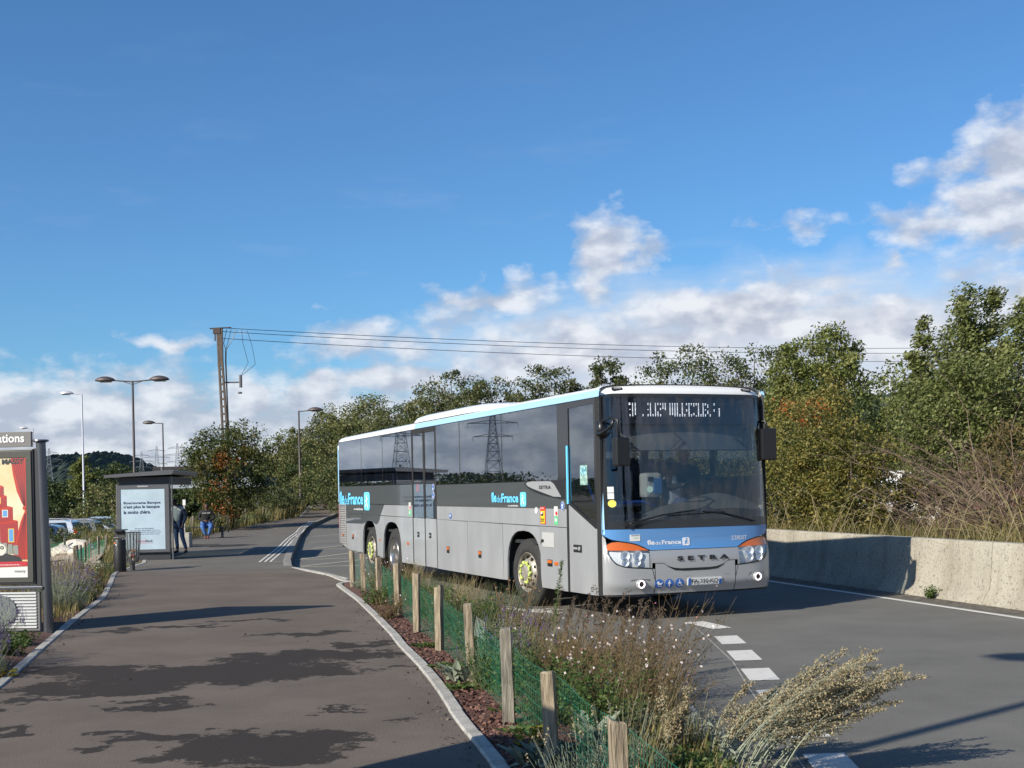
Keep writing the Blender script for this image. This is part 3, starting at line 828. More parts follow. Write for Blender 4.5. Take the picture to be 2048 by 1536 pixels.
# ---- front door
dr=side_plate('front_door',[(.185,ZS-.015),(1.10,ZS-.02),(1.10,1.56),(.45,1.315),(.24,1.235),(.185,1.23)],mb_silver,w=.004,th=.03)
gl=side_plate('front_door_glass',[(.24,1.33),(.44,1.335),(1.06,1.57),(1.06,2.895),(.24,2.915)],mb_glass,w=.006,th=.006,bev=0); gl.parent=dr
mm=MB(); 
for P in ([(.185,1.235),(.24,1.235),(.24,2.975),(.185,2.975)],[(1.06,1.55),(1.115,1.56),(1.115,2.975),(1.06,2.975)],[(.24,2.905),(1.06,2.89),(1.06,2.975),(.24,2.975)],[(.24,1.235),(.45,1.315),(1.10,1.56),(1.06,1.60),(.44,1.355),(.24,1.35)]):
    mm.prism([q(-.004,a,b) for a,b in P],(.02,0,0))
f=mm.build('door_frame',mb_frame,bus); f.parent=dr
mm=MB(); mm.prism([q(-.022,a,b) for a,b in [(1.07,1.56),(1.105,1.56),(1.105,2.36),(1.09,2.375),(1.07,2.37)]],(.018,0,0)); f=mm.build('door_edge_strip',mb_cyan,bus); f.parent=dr
mm=MB(); mm.box(q(-.006,.69,.895),q(.01,.955,1.0)); f=mm.build('door_handle',mb_black,bus,bev=.01); f.parent=dr
mm=MB(); mm.box(q(-.018,.80,.935),q(-.003,.93,.965)); mm.lathe([(.0,-.016),(.03,-.016),(.03,-.003)],12,'x',q(0,.745,.948)); f=mm.build('handle_lever',mb_bump,bus); f.parent=dr
mm=MB(); mm.box(q(-.003,1.105,ZS-.02),q(.03,1.162,1.56)); mm.box(q(-.003,.05,ZS-.01),q(.03,.185,2.985)); mm.build('door_seal',mb_rub,bus)
# notice on door glass
side_plate('door_notice',[(.47,1.82),(.70,1.82),(.70,2.09),(.47,2.09)],mat('notice_green_white',(.45,.58,.50),.5,col2=(.10,.25,.22),vscale=16,detail=2),w=.001,th=.003,bev=0)
side_plate('notice_print',[(.49,1.95),(.68,1.95),(.68,2.07),(.49,2.07)],mat('notice_print',(.04,.2,.25),.5,col2=(.4,.65,.7),vscale=22,detail=2),w=-.003,th=.003,bev=0)
# ---- flap, handles, reflectors, stickers
fl=side_plate('service_flap',[(1.61,.935),(2.04,.935),(2.04,1.142),(1.61,1.142)],mat('flap_silver',(.46,.46,.45),.4,coat=.4),w=-.008,th=.006)
mm=MB(); mm.box(q(-.018,1.98,1.00),q(-.006,2.06,1.04)); mm.tube([q(-.02,2.03,1.03),q(-.02,2.06,.98)],.008,6); f=mm.build('flap_key',mb_black,bus); f.parent=fl
def reflector(s,z,w_,h_,two=True):
    mm=MB(); mm.box(q(-.012,s-w_/2,z-h_/2 if not two else z),q(.002,s+w_/2,z+h_/2)); o=mm.build('side_marker_lamp',mb_orange,bus,bev=.004)
    if two:
        m2=MB(); m2.box(q(-.010,s-w_/2-.008,z-h_/2),q(.002,s+w_/2+.008,z+h_/2+.008)); k=m2.build('lamp_housing',mb_black,bus,bev=.003); k.parent=o
for s,z,w_,h_,t in ((14.10,.79,.09,.05,0),(13.12,.765,.11,.10,1),(10.84,.765,.055,.045,0),(8.80,.755,.10,.05,0),(6.35,.72,.11,.11,1),(4.71,.705,.11,.11,1),(1.78,.70,.15,.09,1),(1.55,.705,.12,.05,0)):
    reflector(s,z,w_,h_,bool(t))
def decal(name, s,z,w_,h_, m, round_=False, lift=-.006, parent=bus):
    mm=MB()
    if round_: mm.prism([q(lift,s+math.cos(t)*w_/2,z+math.sin(t)*h_/2) for t in np.linspace(0,2*PI,22,endpoint=False)],(.003,0,0))
    else: mm.box(q(lift,s-w_/2,z-h_/2),q(lift+.003,s+w_/2,z+h_/2))
    return mm.build(name,m,parent)
m_sw=mat('sticker_white',(.72,.72,.70),.5); m_sy=mat('sticker_yellow',(.75,.55,.02),.5); m_sr=mat('sticker_red',(.6,.03,.02),.5); m_sg=mat('sticker_green',(.12,.5,.22),.5); m_sb=mat('sticker_blue',(.03,.12,.42),.5)
m_plg=mat('plate_grey',(.6,.6,.58),.5)
decal('fuel_cap',2.25,1.46,.12,.10,m_plg,True)
o=decal('blind_spot_sticker',2.005,1.39,.19,.25,m_sr); decal('sticker_field',2.005,1.375,.15,.20,m_sy,lift=-.0095,parent=bus); decal('sticker_field',2.005,1.475,.13,.035,m_sr,lift=-.0125)
decal('sticker_field',2.02,1.41,.09,.05,mb_black,lift=-.0125); decal('sticker_field',2.03,1.425,.05,.03,m_sw,lift=-.0155)
side_text('sticker_lettering','ANGLES',2.075,1.325,.13,.022,mb_black,w=-.014,bold=.03); side_text('sticker_lettering','MORTS',2.07,1.295,.12,.022,mb_black,w=-.014,bold=.03)
side_text('sticker_lettering','ATTENTION',2.07,1.485,.13,.02,m_sw,w=-.016,bold=.02)
for s,z0 in ((1.527,1.26),(8.63,1.30)):
    decal('emergency_sticker',s,z0+.195,.13,.14,m_plg); decal('sticker_field',s-.02,z0+.165,.07,.06,m_sr,True,lift=-.0095); decal('emergency_sticker',s,z0+.06,.13,.12,m_sg)
    decal('sticker_field',s,z0+.07,.08,.05,mat('sticker_pale_green',(.5,.75,.55),.5),lift=-.0095)
def roundel(name,s,z,r,up=True,kind='arrow'):
    o=decal(name,s,z,r*2*1.0,r*2,m_sw,True,lift=-.010); f=decal('roundel_field',s,z,r*1.8,r*1.8,m_sb,True,lift=-.013)
    mm=MB()
    if kind=='arrow':
        for P in ([(-.2,-.6),(.2,-.6),(.2,.1),(-.2,.1)],[(-.5,.05),(.5,.05),(0,.65)]):
            mm.prism([q(-.016,s+a*r,z+b*r) for a,b in P],(.003,0,0))
    else:
        mm.prism([q(-.016,s+a*r,z+b*r) for a,b in [(-.1,.1),(.15,.1),(.1,-.2),(-.35,-.3),(-.4,-.2),(-.1,-.1)]],(.003,0,0)); 
        mm.prism([q(-.016,s+.02*r+math.cos(t)*.14*r,z+.45*r+math.sin(t)*.14*r) for t in np.linspace(0,2*PI,10,endpoint=False)],(.003,0,0))
        mm.prism([q(-.016,s+.1*r+math.cos(t)*.35*r,z-.35*r+math.sin(t)*.25*r) for t in np.linspace(0,2*PI,14,endpoint=False)],(.003,0,0))
    mm.build('roundel_symbol',m_sw,bus)
roundel('entry_roundel',1.285,1.53,.065)
roundel('entry_roundel',7.12,1.84,.07,kind='x'); roundel('entry_roundel',7.12,1.69,.07,kind='x'); 
o=decal('exit_sticker',6.19,1.33,.13,.10,m_sb,True); decal('sticker_field',6.19,1.335,.05,.05,m_sw,True,lift=-.0095)
decal('fleet_sticker',14.33,2.86,.08,.10,m_sw,lift=-.003)
side_plate('red_door_notice',[(8.02,1.79),(8.25,1.76),(8.22,1.92),(8.08,1.93)],m_sr,w=.009,th=.003,bev=0)

# ---- roof
prof=[(0,2.975),(.0,2.995),(.006,3.05),(.03,3.085),(.09,3.12),(.2,3.14),(.6,3.158),(BW/2,3.165)]
prof=prof+[(BW-a,b) for a,b in prof[:-1][::-1]]
def shrink(p,k,dz): return [(BW/2+(a-BW/2)*k,2.975+(b-2.975)*dz) for a,b in p]
rows=[]
for s,k,dz,ds in ((.12,1,1,0),(.3,1,1,0),(4,1,1,0),(8.2,1,1,0),(8.6,1,.92,0),(14.0,1,.80,0),(14.25,.995,.74,0),(14.38,.985,.55,0),(14.42,.97,.2,0)):
    rows.append([q(a,s,b) for a,b in shrink(prof,k,dz)])
MB().grid(rows).build('roof',mb_white,bus,smooth=True)
# blue cove strip
rows=[]
for s in np.linspace(.05,8.2,12): rows.append([q(a-.006,s,b) for a,b in ((.0,2.985),(.0,3.0),(.005,3.045),(.018,3.078))])
b1=MB().grid(rows); o=b1.build('roof_edge_band',mb_lblue,bus)
rows=[[ (p[0]*-1,p[1],p[2]) for p in r] for r in rows]; MB().grid(rows).build('roof_edge_band',mb_lblue,bus)
mm=MB(); mm.box(q(-.006,.05,2.974),q(.02,14.38,2.983)); mm.build('drip_rail',mb_black,bus)
# air conditioning fairing
hp=[(.015,0),(.025,.045),(.06,.095),(.16,.135),(.5,.155),(BW/2,.16)]; hp=hp+[(BW-a,b) for a,b in hp[:-1][::-1]]
rows=[]
for s,k,h in ((2.6,.80,.0),(3.2,.86,.22),(4.0,.93,.62),(4.7,.98,.92),(5.5,1,1),(7.9,1,1),(8.25,.99,.93),(8.42,.97,.70),(8.50,.95,.30),(8.53,.94,-.5)):
    rows.append([q(BW/2+(a-BW/2)*k,s,3.10+b*h) for a,b in hp])
MB().grid(rows).build('air_conditioning_fairing',mb_white,bus,auto=40)
mm=MB(); mm.obox(q(.19,6.0,3.178),(0,1,0),(.3,0,.95),(-.95,0,.3),.32,.012,.02); mm.build('fairing_vent',mb_black,bus)
# rear wall
mm=MB(); rw=[(0.01,.62),(BW-.01,.62),(BW-.01,2.9),(BW-.08,3.06),(BW/2,3.1),(.08,3.06),(.01,2.9)]
mm.prism([q(a,14.385,b) for a,b in rw],(0,.04,0)); mm.build('rear_wall',mb_silver,bus,bev=.01)
mm=MB(); mm.box(q(-.006,14.36,1.55),q(.03,14.425,2.9)); mm.build('rear_corner_trim',mb_lblue,bus,bev=.01)
mm=MB(); mm.box(q(-.004,14.41,.95),q(.08,14.44,1.5)); mm.box(q(BW-.08,14.41,.95),q(BW+.004,14.44,1.5)); mm.build('tail_lamp',mat('red_lens',(.35,.02,.02),.2,coat=.6),bus)

# ---- front: all pieces lie on one curved surface
def fs(w,z):
    t=abs((w-BW/2)/(BW/2)); t=min(t,1)
    s=-.15+.08*t*t+.12*t**9
    s+=.055*max(0,z-1.22)
    if z<1.05:
        s-=.045*sstep(1.05,.80,z); s+=.05*sstep(.50,.355,z)
    return s
def F(w,z,out=0.): return q(w,fs(w,z)-out,z)
def fpatch(name,w0,w1,zl,zh,m,out=0.,nw=40,nz=6,parent=bus,thick=.0,smooth=True,auto=None):
    """strip between two curves zl(w), zh(w)"""
    ws=np.linspace(w0,w1,nw+1) 
    rows=[]
    for k in range(nz+1):
        rows.append([F(w,zl(w)+(zh(w)-zl(w))*k/nz,out) for w in ws])
    mm=MB().grid(rows)
    if thick:
        e=[]
        back=lambda w,z: F(w,z,out-thick)
        mm.grid([[F(w,zh(w),out) for w in ws],[back(w,zh(w)) for w in ws]])
        mm.grid([[back(w,zl(w)) for w in ws],[F(w,zl(w),out) for w in ws]])
        for w in (ws[0],ws[-1]):
            mm.grid([[F(w,zl(w)+(zh(w)-zl(w))*k/nz,out) for k in range(nz+1)],[back(w,zl(w)+(zh(w)-zl(w))*k/nz) for k in range(nz+1)]])
    return mm.build(name,m,parent,auto=auto or 35)
def cv(pts):
    pts=sorted(pts)
    def f(w):
        if w<=pts[0][0]: return pts[0][1]
        if w>=pts[-1][0]: return pts[-1][1]
        for i in range(len(pts)-1):
            if pts[i][0]<=w<=pts[i+1][0]:
                a,b=pts[i],pts[i+1]; return a[1]+(b[1]-a[1])*(w-a[0])/(b[0]-a[0])
    return f
def mir(f): return lambda w: f(BW-w)
E0,E1=.004,BW-.004
# headlamp outline on the image-left side; w measured from the right-hand corner
hl_top=cv([(.04,1.02),(.10,1.052),(.18,1.058),(.30,1.04),(.42,1.012),(.52,.970),(.585,.937)])
hl_mid=cv([(.04,.950),(.585,.937)])
hl_bot=cv([(.04,.93),(.075,.84),(.13,.775),(.22,.738),(.33,.722),(.62,.703)])
bandbot=cv([(.004,1.155),(.04,1.125),(.10,1.09),(.18,1.075),(.30,1.055),(.42,1.028),(.53,.982),(.60,.938),(BW-.60,.938),(BW-.53,.982),(BW-.42,1.028),(BW-.30,1.055),(BW-.18,1.075),(BW-.10,1.09),(BW-.04,1.125),(BW-.004,1.155)])
fpatch('front_blue_panel',E0,E1,bandbot,lambda w:1.222,mb_blue,nw=90,nz=5)
lower_top=lambda w: bandbot(w)-.006
# bumper pieces
hole_top=lambda w: hl_bot(w)-.012 if w<.62 else .70
seam=cv([(.60,.68),(.64,.50),(.70,.36)])
ub=cv([(.62,.765),(.78,.762),(.86,.715),(.95,.690),(1.05,.68),(BW-1.05,.68),(BW-.95,.690),(BW-.86,.715),(BW-.78,.762),(BW-.62,.765)])
fpatch('front_upper_panel',.615,BW-.615,lambda w:ub(w)+.004,lambda w:.931,mb_bump,nw=60,nz=6)
fpatch('bumper_centre',.665,BW-.665,lambda w:.36,lambda w:ub(w)-.006 if .86<w<BW-.86 and False else ub(w)-.004,mb_bump,nw=70,nz=12)
mouthtop=cv([(.84,.722),(.95,.692),(1.05,.684),(BW-1.05,.684),(BW-.95,.692),(BW-.84,.722)])
mouthbot=cv([(.84,.716),(.95,.662),(1.1,.650),(BW-1.1,.650),(BW-.95,.662),(BW-.84,.716)])
fpatch('air_inlet',.84,BW-.84,mouthbot,mouthtop,mb_black,out=.004,nw=40,nz=2)
for sd in (0,1):
    Mf=(lambda f:f) if not sd else mir
    rg=(lambda a,b:(a,b)) if not sd else (lambda a,b:(BW-b,BW-a))
    a,b=rg(.004,.655)
    top=cv([(.004,1.145),(.035,1.10),(.042,.93),(.075,.83),(.13,.763),(.22,.726),(.33,.710),(.62,.690),(.655,.690)])
    fpatch('bumper_corner',a,b,lambda w:.36,Mf(top),mb_bump,nw=44,nz=12)
    # small vertical piece beside the lamp, along the upper panel
    fpatch('lamp_surround',*rg(.59,.62),Mf(lambda w:.70),Mf(lambda w:.931),mb_bump,nw=2,nz=4)
    hb=fpatch('headlamp',*rg(.042,.60),Mf(hl_bot),Mf(hl_top),mat('headlamp_housing',(.62,.64,.66),.5),out=-.035,nw=24,nz=8)
    fpatch('lamp_rim',*rg(.034,.612),Mf(lambda w:hl_bot(w)-.012),Mf(lambda w:hl_bot(w)+.004),mb_black,out=.003,nw=24,nz=1).parent=hb
    fpatch('lamp_rim',*rg(.034,.60),Mf(lambda w:hl_top(w)-.002),Mf(lambda w:hl_top(w)+.012),mb_black,out=.003,nw=24,nz=1).parent=hb
    ind=fpatch('indicator_lamp',*rg(.044,.585),Mf(lambda w:min(hl_mid(w),hl_top(w)-.004)),Mf(hl_top),mb_orange,out=.003,nw=24,nz=4); ind.parent=hb
    gl=fpatch('lamp_glass',*rg(.044,.60),Mf(hl_bot),Mf(lambda w:hl_mid(min(w,.585))-.004),glass('lamp_glass',(.95,.97,.98),.03,(.8,.85,.9),.0),out=.003,nw=24,nz=4); gl.parent=hb
    for (w,z,r) in ((.25,.875,.07),(.25,.79,.055),(.42,.875,.07),(.41,.79,.05)):
        w_=w if not sd else BW-w
        mm=MB(); c=F(w_,z,.0); mm.lathe([(r,-.004),(r*.9,.012),(r*.5,.03),(.0,.036)],18,'y',c); k=mm.build('lamp_reflector',mb_chrome,bus,smooth=True); k.parent=hb
    # daytime running lamp
    w_=.445 if not sd else BW-.30
    zc=.497 if not sd else .52
    c=F(w_,zc,.0)
    pk=MB(); 
    pk.prism([F(w_+a,zc+b,.004) for a,b in ((-.20,-.055),(.16,-.05),(.14,.06),(.0,.07),(-.12,.06))],(0,.02,0)); pk.build('fog_lamp_recess',mat('recess_silver',(.22,.225,.23),.4,metal=.5),bus)
    mm=MB(); mm.lathe([(.066,.0),(.066,-.03),(.058,-.038),(.05,-.03),(.05,0)],24,'y',c); r_=mm.build('running_lamp',mb_bump,bus,smooth=True)
    mm=MB(); mm.lathe([(.052,-.040),(.050,-.046),(.040,-.046),(.037,-.036)],28,'y',c); e_=mm.build('lit_ring',emit('lit_ring_white',(1,.86,.9),1.6),bus,smooth=True); e_.parent=r_
    mm=MB(); mm.lathe([(.0,-.034),(.040,-.034)],24,'y',c); e_=mm.build('lamp_lens',mb_black,bus); e_.parent=r_
# dark seams between bumper pieces
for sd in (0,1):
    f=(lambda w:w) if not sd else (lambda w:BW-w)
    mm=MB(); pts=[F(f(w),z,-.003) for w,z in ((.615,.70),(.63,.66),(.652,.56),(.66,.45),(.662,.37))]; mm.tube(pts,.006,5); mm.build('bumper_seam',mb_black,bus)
# front lower lip in black
fpatch('front_lip',.02,BW-.02,lambda w:.335,lambda w:.362,mb_rub,out=-.012,nw=50,nz=1)
def front_text(name,txt,w0,zb,width,height,m,out=.004,bold=.01,spacing=1.,parent=bus,slope=0.):
    mm=MB(); text_mb(mm,txt,1,lambda u,v: F(w0+u,zb+v+u*slope,out),width=width,height=height,bold=bold,spacing=spacing,res=3)
    return mm.build(name,m,parent)
o=front_text('maker_badge','SETRA',.985,.785,.80,.062,mb_black,out=.012,bold=.05,spacing=1.75)
front_text('operator_lettering','île',.575,1.008,.105,.066,mb_wtext,bold=.03); front_text('operator_lettering','de',.69,1.008,.082,.046,mb_wtext,bold=.0); front_text('operator_lettering','France',.785,1.008,.29,.057,mb_wtext,bold=.03)
front_text('operator_lettering','MOBILITÉS',.94,.985,.14,.011,mb_lblue)
def rr(w0,z0,w1,z1,r,n=5):
    out=[]
    for cx,cz,a0 in ((w1-r,z1-r,0),(w0+r,z1-r,PI/2),(w0+r,z0+r,PI),(w1-r,z0+r,1.5*PI)):
        for k in range(n): t=a0+PI/2*k/(n-1); out.append((cx+math.cos(t)*r,cz+math.sin(t)*r))
    return out
def fplate(name,pts,m,out,th=.004,parent=bus):
    return MB().prism([F(a,b,out) for a,b in pts],(0,th,0)).build(name,m,parent)
fplate('operator_emblem',rr(1.095,.985,1.20,1.092,.02),mb_wtext,.005)
mm=MB()
for a,b in (((1.147,1.055),(1.147,1.032)),((1.147,1.032),(1.118,1.004)),((1.147,1.032),(1.172,1.006)),((1.15,1.052),(1.172,1.045)),((1.145,1.052),(1.12,1.036))):
    mm.tube([F(a[0],a[1],.008),F(b[0],b[1],.008)],.004,5)
mm.prism([F(1.15+math.cos(t)*.009,1.073+math.sin(t)*.009,.010) for t in np.linspace(0,2*PI,10,endpoint=False)],(0,.004,0)); mm.build('walker_symbol',mb_blue,bus)
front_text('fleet_number','228007',1.86,1.035,.255,.055,mb_wtext,bold=.0)
fplate('depot_sticker',rr(.335,1.065,.475,1.15,.006),m_sw,.005); front_text('sticker_lettering','mobilités',.375,1.10,.08,.014,m_sg,out=.009)
fplate('sticker_field',rr(.35,1.135,.46,1.145,.003),mat('sticker_grey',(.3,.3,.32),.5),.009)
# number plate
pl=fplate('number_plate_recess',[(1.09,.43),(1.72,.43),(1.78,.585),(1.11,.585)],mat('recess_silver2',(.42,.425,.43),.35,metal=.4),.003)
np_=fplate('number_plate',rr(1.135,.447,1.66,.548,.01),m_sw,.016,.012); np_.parent=pl
k=fplate('plate_blue_end',rr(1.14,.45,1.18,.545,.006),m_sb,.02); k.parent=pl
k=fplate('plate_blue_end',rr(1.615,.45,1.655,.52,.006),m_sb,.02); k.parent=pl
k=front_text('plate_lettering','FA-330-KQ',1.192,.463,.405,.068,mb_black,out=.022,bold=.008); k.parent=pl
# three blue roundels
def froundel(w,kind):
    r=.062
    o=fplate('access_roundel',[(w+math.cos(t)*r,.49+math.sin(t)*r) for t in np.linspace(0,2*PI,26,endpoint=False)],m_sb,.006)
    mm=MB(); A=lambda x,z: F(w+x*r,.49+z*r,.010)
    def disc(x,z,rr_,hole=0):
        if hole:
            n=20; mm.grid([[A(x+math.cos(t)*rr_,z+math.sin(t)*rr_) for t in np.linspace(0,2*PI,n)],[A(x+math.cos(t)*hole,z+math.sin(t)*hole) for t in np.linspace(0,2*PI,n)]])
        else: mm.poly([A(x+math.cos(t)*rr_,z+math.sin(t)*rr_) for t in np.linspace(0,2*PI,12,endpoint=False)])
    if kind=='person':
        disc(0,.58,.14); mm.poly([A(*p) for p in ((-.18,.4),(.18,.4),(.38,-.1),(.28,-.15),(.15,.1),(.14,-.7),(.03,-.7),(0,-.2),(-.03,-.7),(-.14,-.7),(-.15,.1),(-.28,-.15),(-.38,-.1))])
    elif kind=='pram':
        mm.poly([A(*p) for p in ((-.6,.25),(-.45,.5),(-.1,.6),(-.05,.15),(.55,.15),(.7,.4),(.75,.35),(.6,0),(.4,-.2),(-.2,-.25),(-.5,-.05))]); disc(-.15,-.5,.17,.08); disc(.35,-.5,.17,.08)
    else:
        disc(0,.62,.13); mm.poly([A(*p) for p in ((-.08,.45),(.08,.45),(.12,.0),(.4,.0),(.6,-.45),(.75,-.4),(.7,-.55),(.5,-.6),(.3,-.15),(-.08,-.12))]); disc(0,-.22,.46,.34)
    k=mm.build('roundel_symbol',m_sw,bus); k.parent=o
froundel(.715,'pram'); froundel(.862,'person'); froundel(1.012,'chair')
# windscreen
wz0,wz1=1.335,3.0
wtop=lambda w: wz1-.05*max(0,(abs(w-BW/2)-(BW/2-.17))/.17)**2 if abs(w-BW/2)>BW/2-.17 else wz1
fpatch('windscreen',.055,BW-.055,lambda w:wz0-.11,wtop,mb_wind,out=.0,nw=60,nz=14)
ws_sh=fpatch('windscreen_lower_band',.03,BW-.03,lambda w:1.225,lambda w:1.335,mb_frame,out=.004,nw=50,nz=2)
fpatch('windscreen_edge',.028,.075,lambda w:1.225,lambda w:wtop(.075)+.02,mb_frame,out=.003,nw=4,nz=12)
fpatch('windscreen_edge',BW-.075,BW-.028,lambda w:1.225,lambda w:wtop(.075)+.02,mb_frame,out=.003,nw=4,nz=12)
fpatch('windscreen_top_edge',.05,BW-.05,lambda w:wtop(w)-.03,lambda w:wtop(w)+.022,mb_frame,out=.003,nw=40,nz=1)
# A pillars in pale blue
for sd in (0,1):
    f=(lambda w:w) if not sd else (lambda w:BW-w)
    mm=MB(); rows=[]
    for z in np.linspace(1.16,3.04,16):
        rows.append([q(f(-.003),.055,z),q(f(-.003),.02+fs(0,z)*.4,z),q(f(.004),fs(.004,z),z),q(f(.030),fs(.03,z)-.002,z)])
    mm.grid(rows); mm.build('windscreen_pillar',mb_lblue if not sd else mb_dark,bus,auto=50)
    # lower corner return
    mm=MB(); rows=[]
    for z in np.linspace(.36,1.16,8): rows.append([q(f(0),.056,z),q(f(.0),fs(.004,z)*.6+.02,z),q(f(.004),fs(.004,z),z)])
    mm.grid(rows); mm.build('bumper_corner_return',mb_bump,bus,auto=50)
    mm=MB(); mm.box(q(f(.0),.05,.36),q(f(.02),.19 if not sd else .15,1.24)) if sd else None
    if sd: mm.build('corner_trim',mb_rub,bus)
# roof front cap
rows=[]
for k in range(9):
    t=k/8; row=[]
    for w in np.linspace(.0,BW,50):
        tt=abs(w-BW/2)/(BW/2); zr=3.165-.025*tt**2-.17*max(0,(tt-.86)/.14)**2.2
        za=3.012-.035*max(0,(tt-.9)/.1)**2
        z=za+(zr-za)*math.sin(t*PI/2); s=fs(min(max(w,.004),BW-.004),3.0)+.30*(1-math.cos(t*PI/2))+.01
        if tt>.99: s=max(s,.06)
        row.append(q(w,s,z))
    rows.append(row)
MB().grid(rows).build('roof_front_cap',mb_white,bus,smooth=True)
for w in (.265,2.25):
    mm=MB(); c=Vector(F(w,3.085,.0)); mm.obox(c+Vector((0,.035,0)),(1,0,0),(0,.4,.9),(0,-.9,.4),.075,.02,.012); mm.build('clearance_lamp',mb_black,bus,bev=.005)
    mm=MB(); mm.obox(c+Vector((0,.028,.003)),(1,0,0),(0,.4,.9),(0,-.9,.4),.05,.01,.012); mm.build('clearance_lens',mb_grime,bus)
# destination display: dark case and lit dots
mm=MB(); mm.box(q(.16,.03,2.62),q(BW-.16,.10,2.985)); mm.build('destination_display',mat('display_case',(.012,.016,.028),.5),bus)
cols=[(405,(0,1)),(412,(0,1,5,9,10)),(438,range(0,11)),(465,range(0,10)),(541,(9,10)),(592,(0,1,5,9,10)),(617,range(0,11)),(642,(9,10)),(667,range(0,11)),(692,(0,1,7,8,9,10)),(718,(0,1,4,5,9,10)),(743,(0,1,2,3,4)),(767,(0,1,2,3,4,5)),(815,range(0,10)),(840,range(0,10)),(865,range(0,11)),(890,range(0,11)),(915,(9,10)),(940,range(0,11)),(965,(9,10)),(985,(0,1,5,6)),(1010,range(0,11)),(1035,(0,1,9,10)),(1060,(0,1,2,8,9)),(1085,(0,1,10)),(1108,range(0,11)),(1133,(9,10)),(1156,range(0,11)),(1180,(0,1,5,9,10)),(1205,(1,2,3,6,7,8)),(1230,(9,10)),(1272,(0,1,5,6)),(1325,(4,5,6,7,8,9,10))]
mm=MB()
for x,rws in cols:
    w=.43+(x-405)*.00150
    for r in rws:
        z=2.895-r*.0167
        mm.box(q(w-.0042,.02,z-.0042),q(w+.0042,.03,z+.0042))
mm.build('display_dots',emit('display_dot_white',(.85,.9,1.),1.1),bus)
# sun blind
fpatch('sun_blind',.12,BW-.12,lambda w:2.27,lambda w:2.62,mat('blind_grey',(.09,.10,.11),.8),out=-.17,nw=20,nz=2)
mm=MB(); mm.tube([F(.12,2.27,-.17),F(1.2,2.27,-.17),F(BW-.12,2.27,-.17)],.012,6)
for a,b in (((1.05,2.28),(1.22,2.42)),((1.22,2.42),(1.05,2.56)),((2.35,2.28),(2.1,2.42)),((2.1,2.42),(2.3,2.56))): mm.tube([F(a[0],a[1],-.14),F(b[0],b[1],-.14)],.009,5)
mm.build('blind_rail',mb_intd,bus)
# wiper
mm=MB(); mm.tube([F(.30,1.28,.03),F(.34,1.30,.045),F(.80,1.40,.035),F(1.3,1.455,.03)],.012,6); mm.tube([F(.9,1.385,.02),F(1.75,1.42,.02)],.008,5); mm.lathe([(0,-.05),(.028,-.05),(.03,.0)],12,'y',F(.30,1.28)); mm.build('wiper',mb_black,bus)
mm=MB(); mm.tube([F(BW-.30,1.28,.03),F(BW-.8,1.40,.035),F(BW-1.1,1.43,.03)],.011,6); mm.build('wiper',mb_black,bus)
# mirrors
mm=MB(); mm.tube([q(.03,.0,2.60),q(-.03,-.12,2.66),q(-.02,-.34,2.68),q(.02,-.44,2.64),q(.03,-.45,2.42)],.016,7); mm.tube([q(-.05,.03,2.50),q(-.06,-.1,2.49),q(-.05,-.28,2.53),q(-.02,-.36,2.58),q(-.01,-.38,2.66)],.02,7); mm.obox(q(.0,.0,2.55),(1,0,0),(0,1,0),(0,0,1),.05,.05,.10)
arm=mm.build('mirror_arm',mb_black,bus,smooth=True)
def mirror(c,rz,h,w):
    e=MB(); R=Matrix.Rotation(rz,3,'Z'); 
    e.obox(c,R@Vector((1,0,0)),R@Vector((0,1,0)),(0,0,1),w/2,.055,h/2)
    o=e.build('wing_mirror',mb_black,bus,bev=.022)
    e=MB(); cc=Vector(c)+R@Vector((0,.058,0)); e.obox(cc,R@Vector((1,0,0)),R@Vector((0,1,0)),(0,0,1),w/2-.02,.003,h/2-.02); k=e.build('mirror_glass',mat('mirror_glass',(.7,.75,.8),.03,metal=1.),bus); k.parent=o
mirror(q(.045,-.47,2.235),.25,.37,.22)
mirror(q(BW+.015,.0,2.335),-.25,.44,.22)
mm=MB(); mm.tube([q(BW-.06,.12,2.66),q(BW+.01,.05,2.66),q(BW+.02,.0,2.54)],.02,7); mm.build('mirror_arm',mb_black,bus,smooth=True)
# antenna
mm=MB(); mm.tube([q(.9,1.2,3.15),q(.9,1.25,3.38)],.004,5); mm.build('antenna',mb_black,bus)
# windscreen stickers
for w,z,r,m_ in ((.075,1.75,.038,m_sw),(.075,1.665,.038,m_sw)): fplate('windscreen_sticker',[(w,z-r),(w+.075,z-r),(w+.075,z+r),(w,z+r)],m_,.004,.002)
fplate('round_windscreen_sticker',[(.125+math.cos(t)*.05,1.565+math.sin(t)*.05) for t in np.linspace(0,2*PI,20,endpoint=False)],mat('sticker_lemon',(.72,.66,.12),.5),.004,.002)

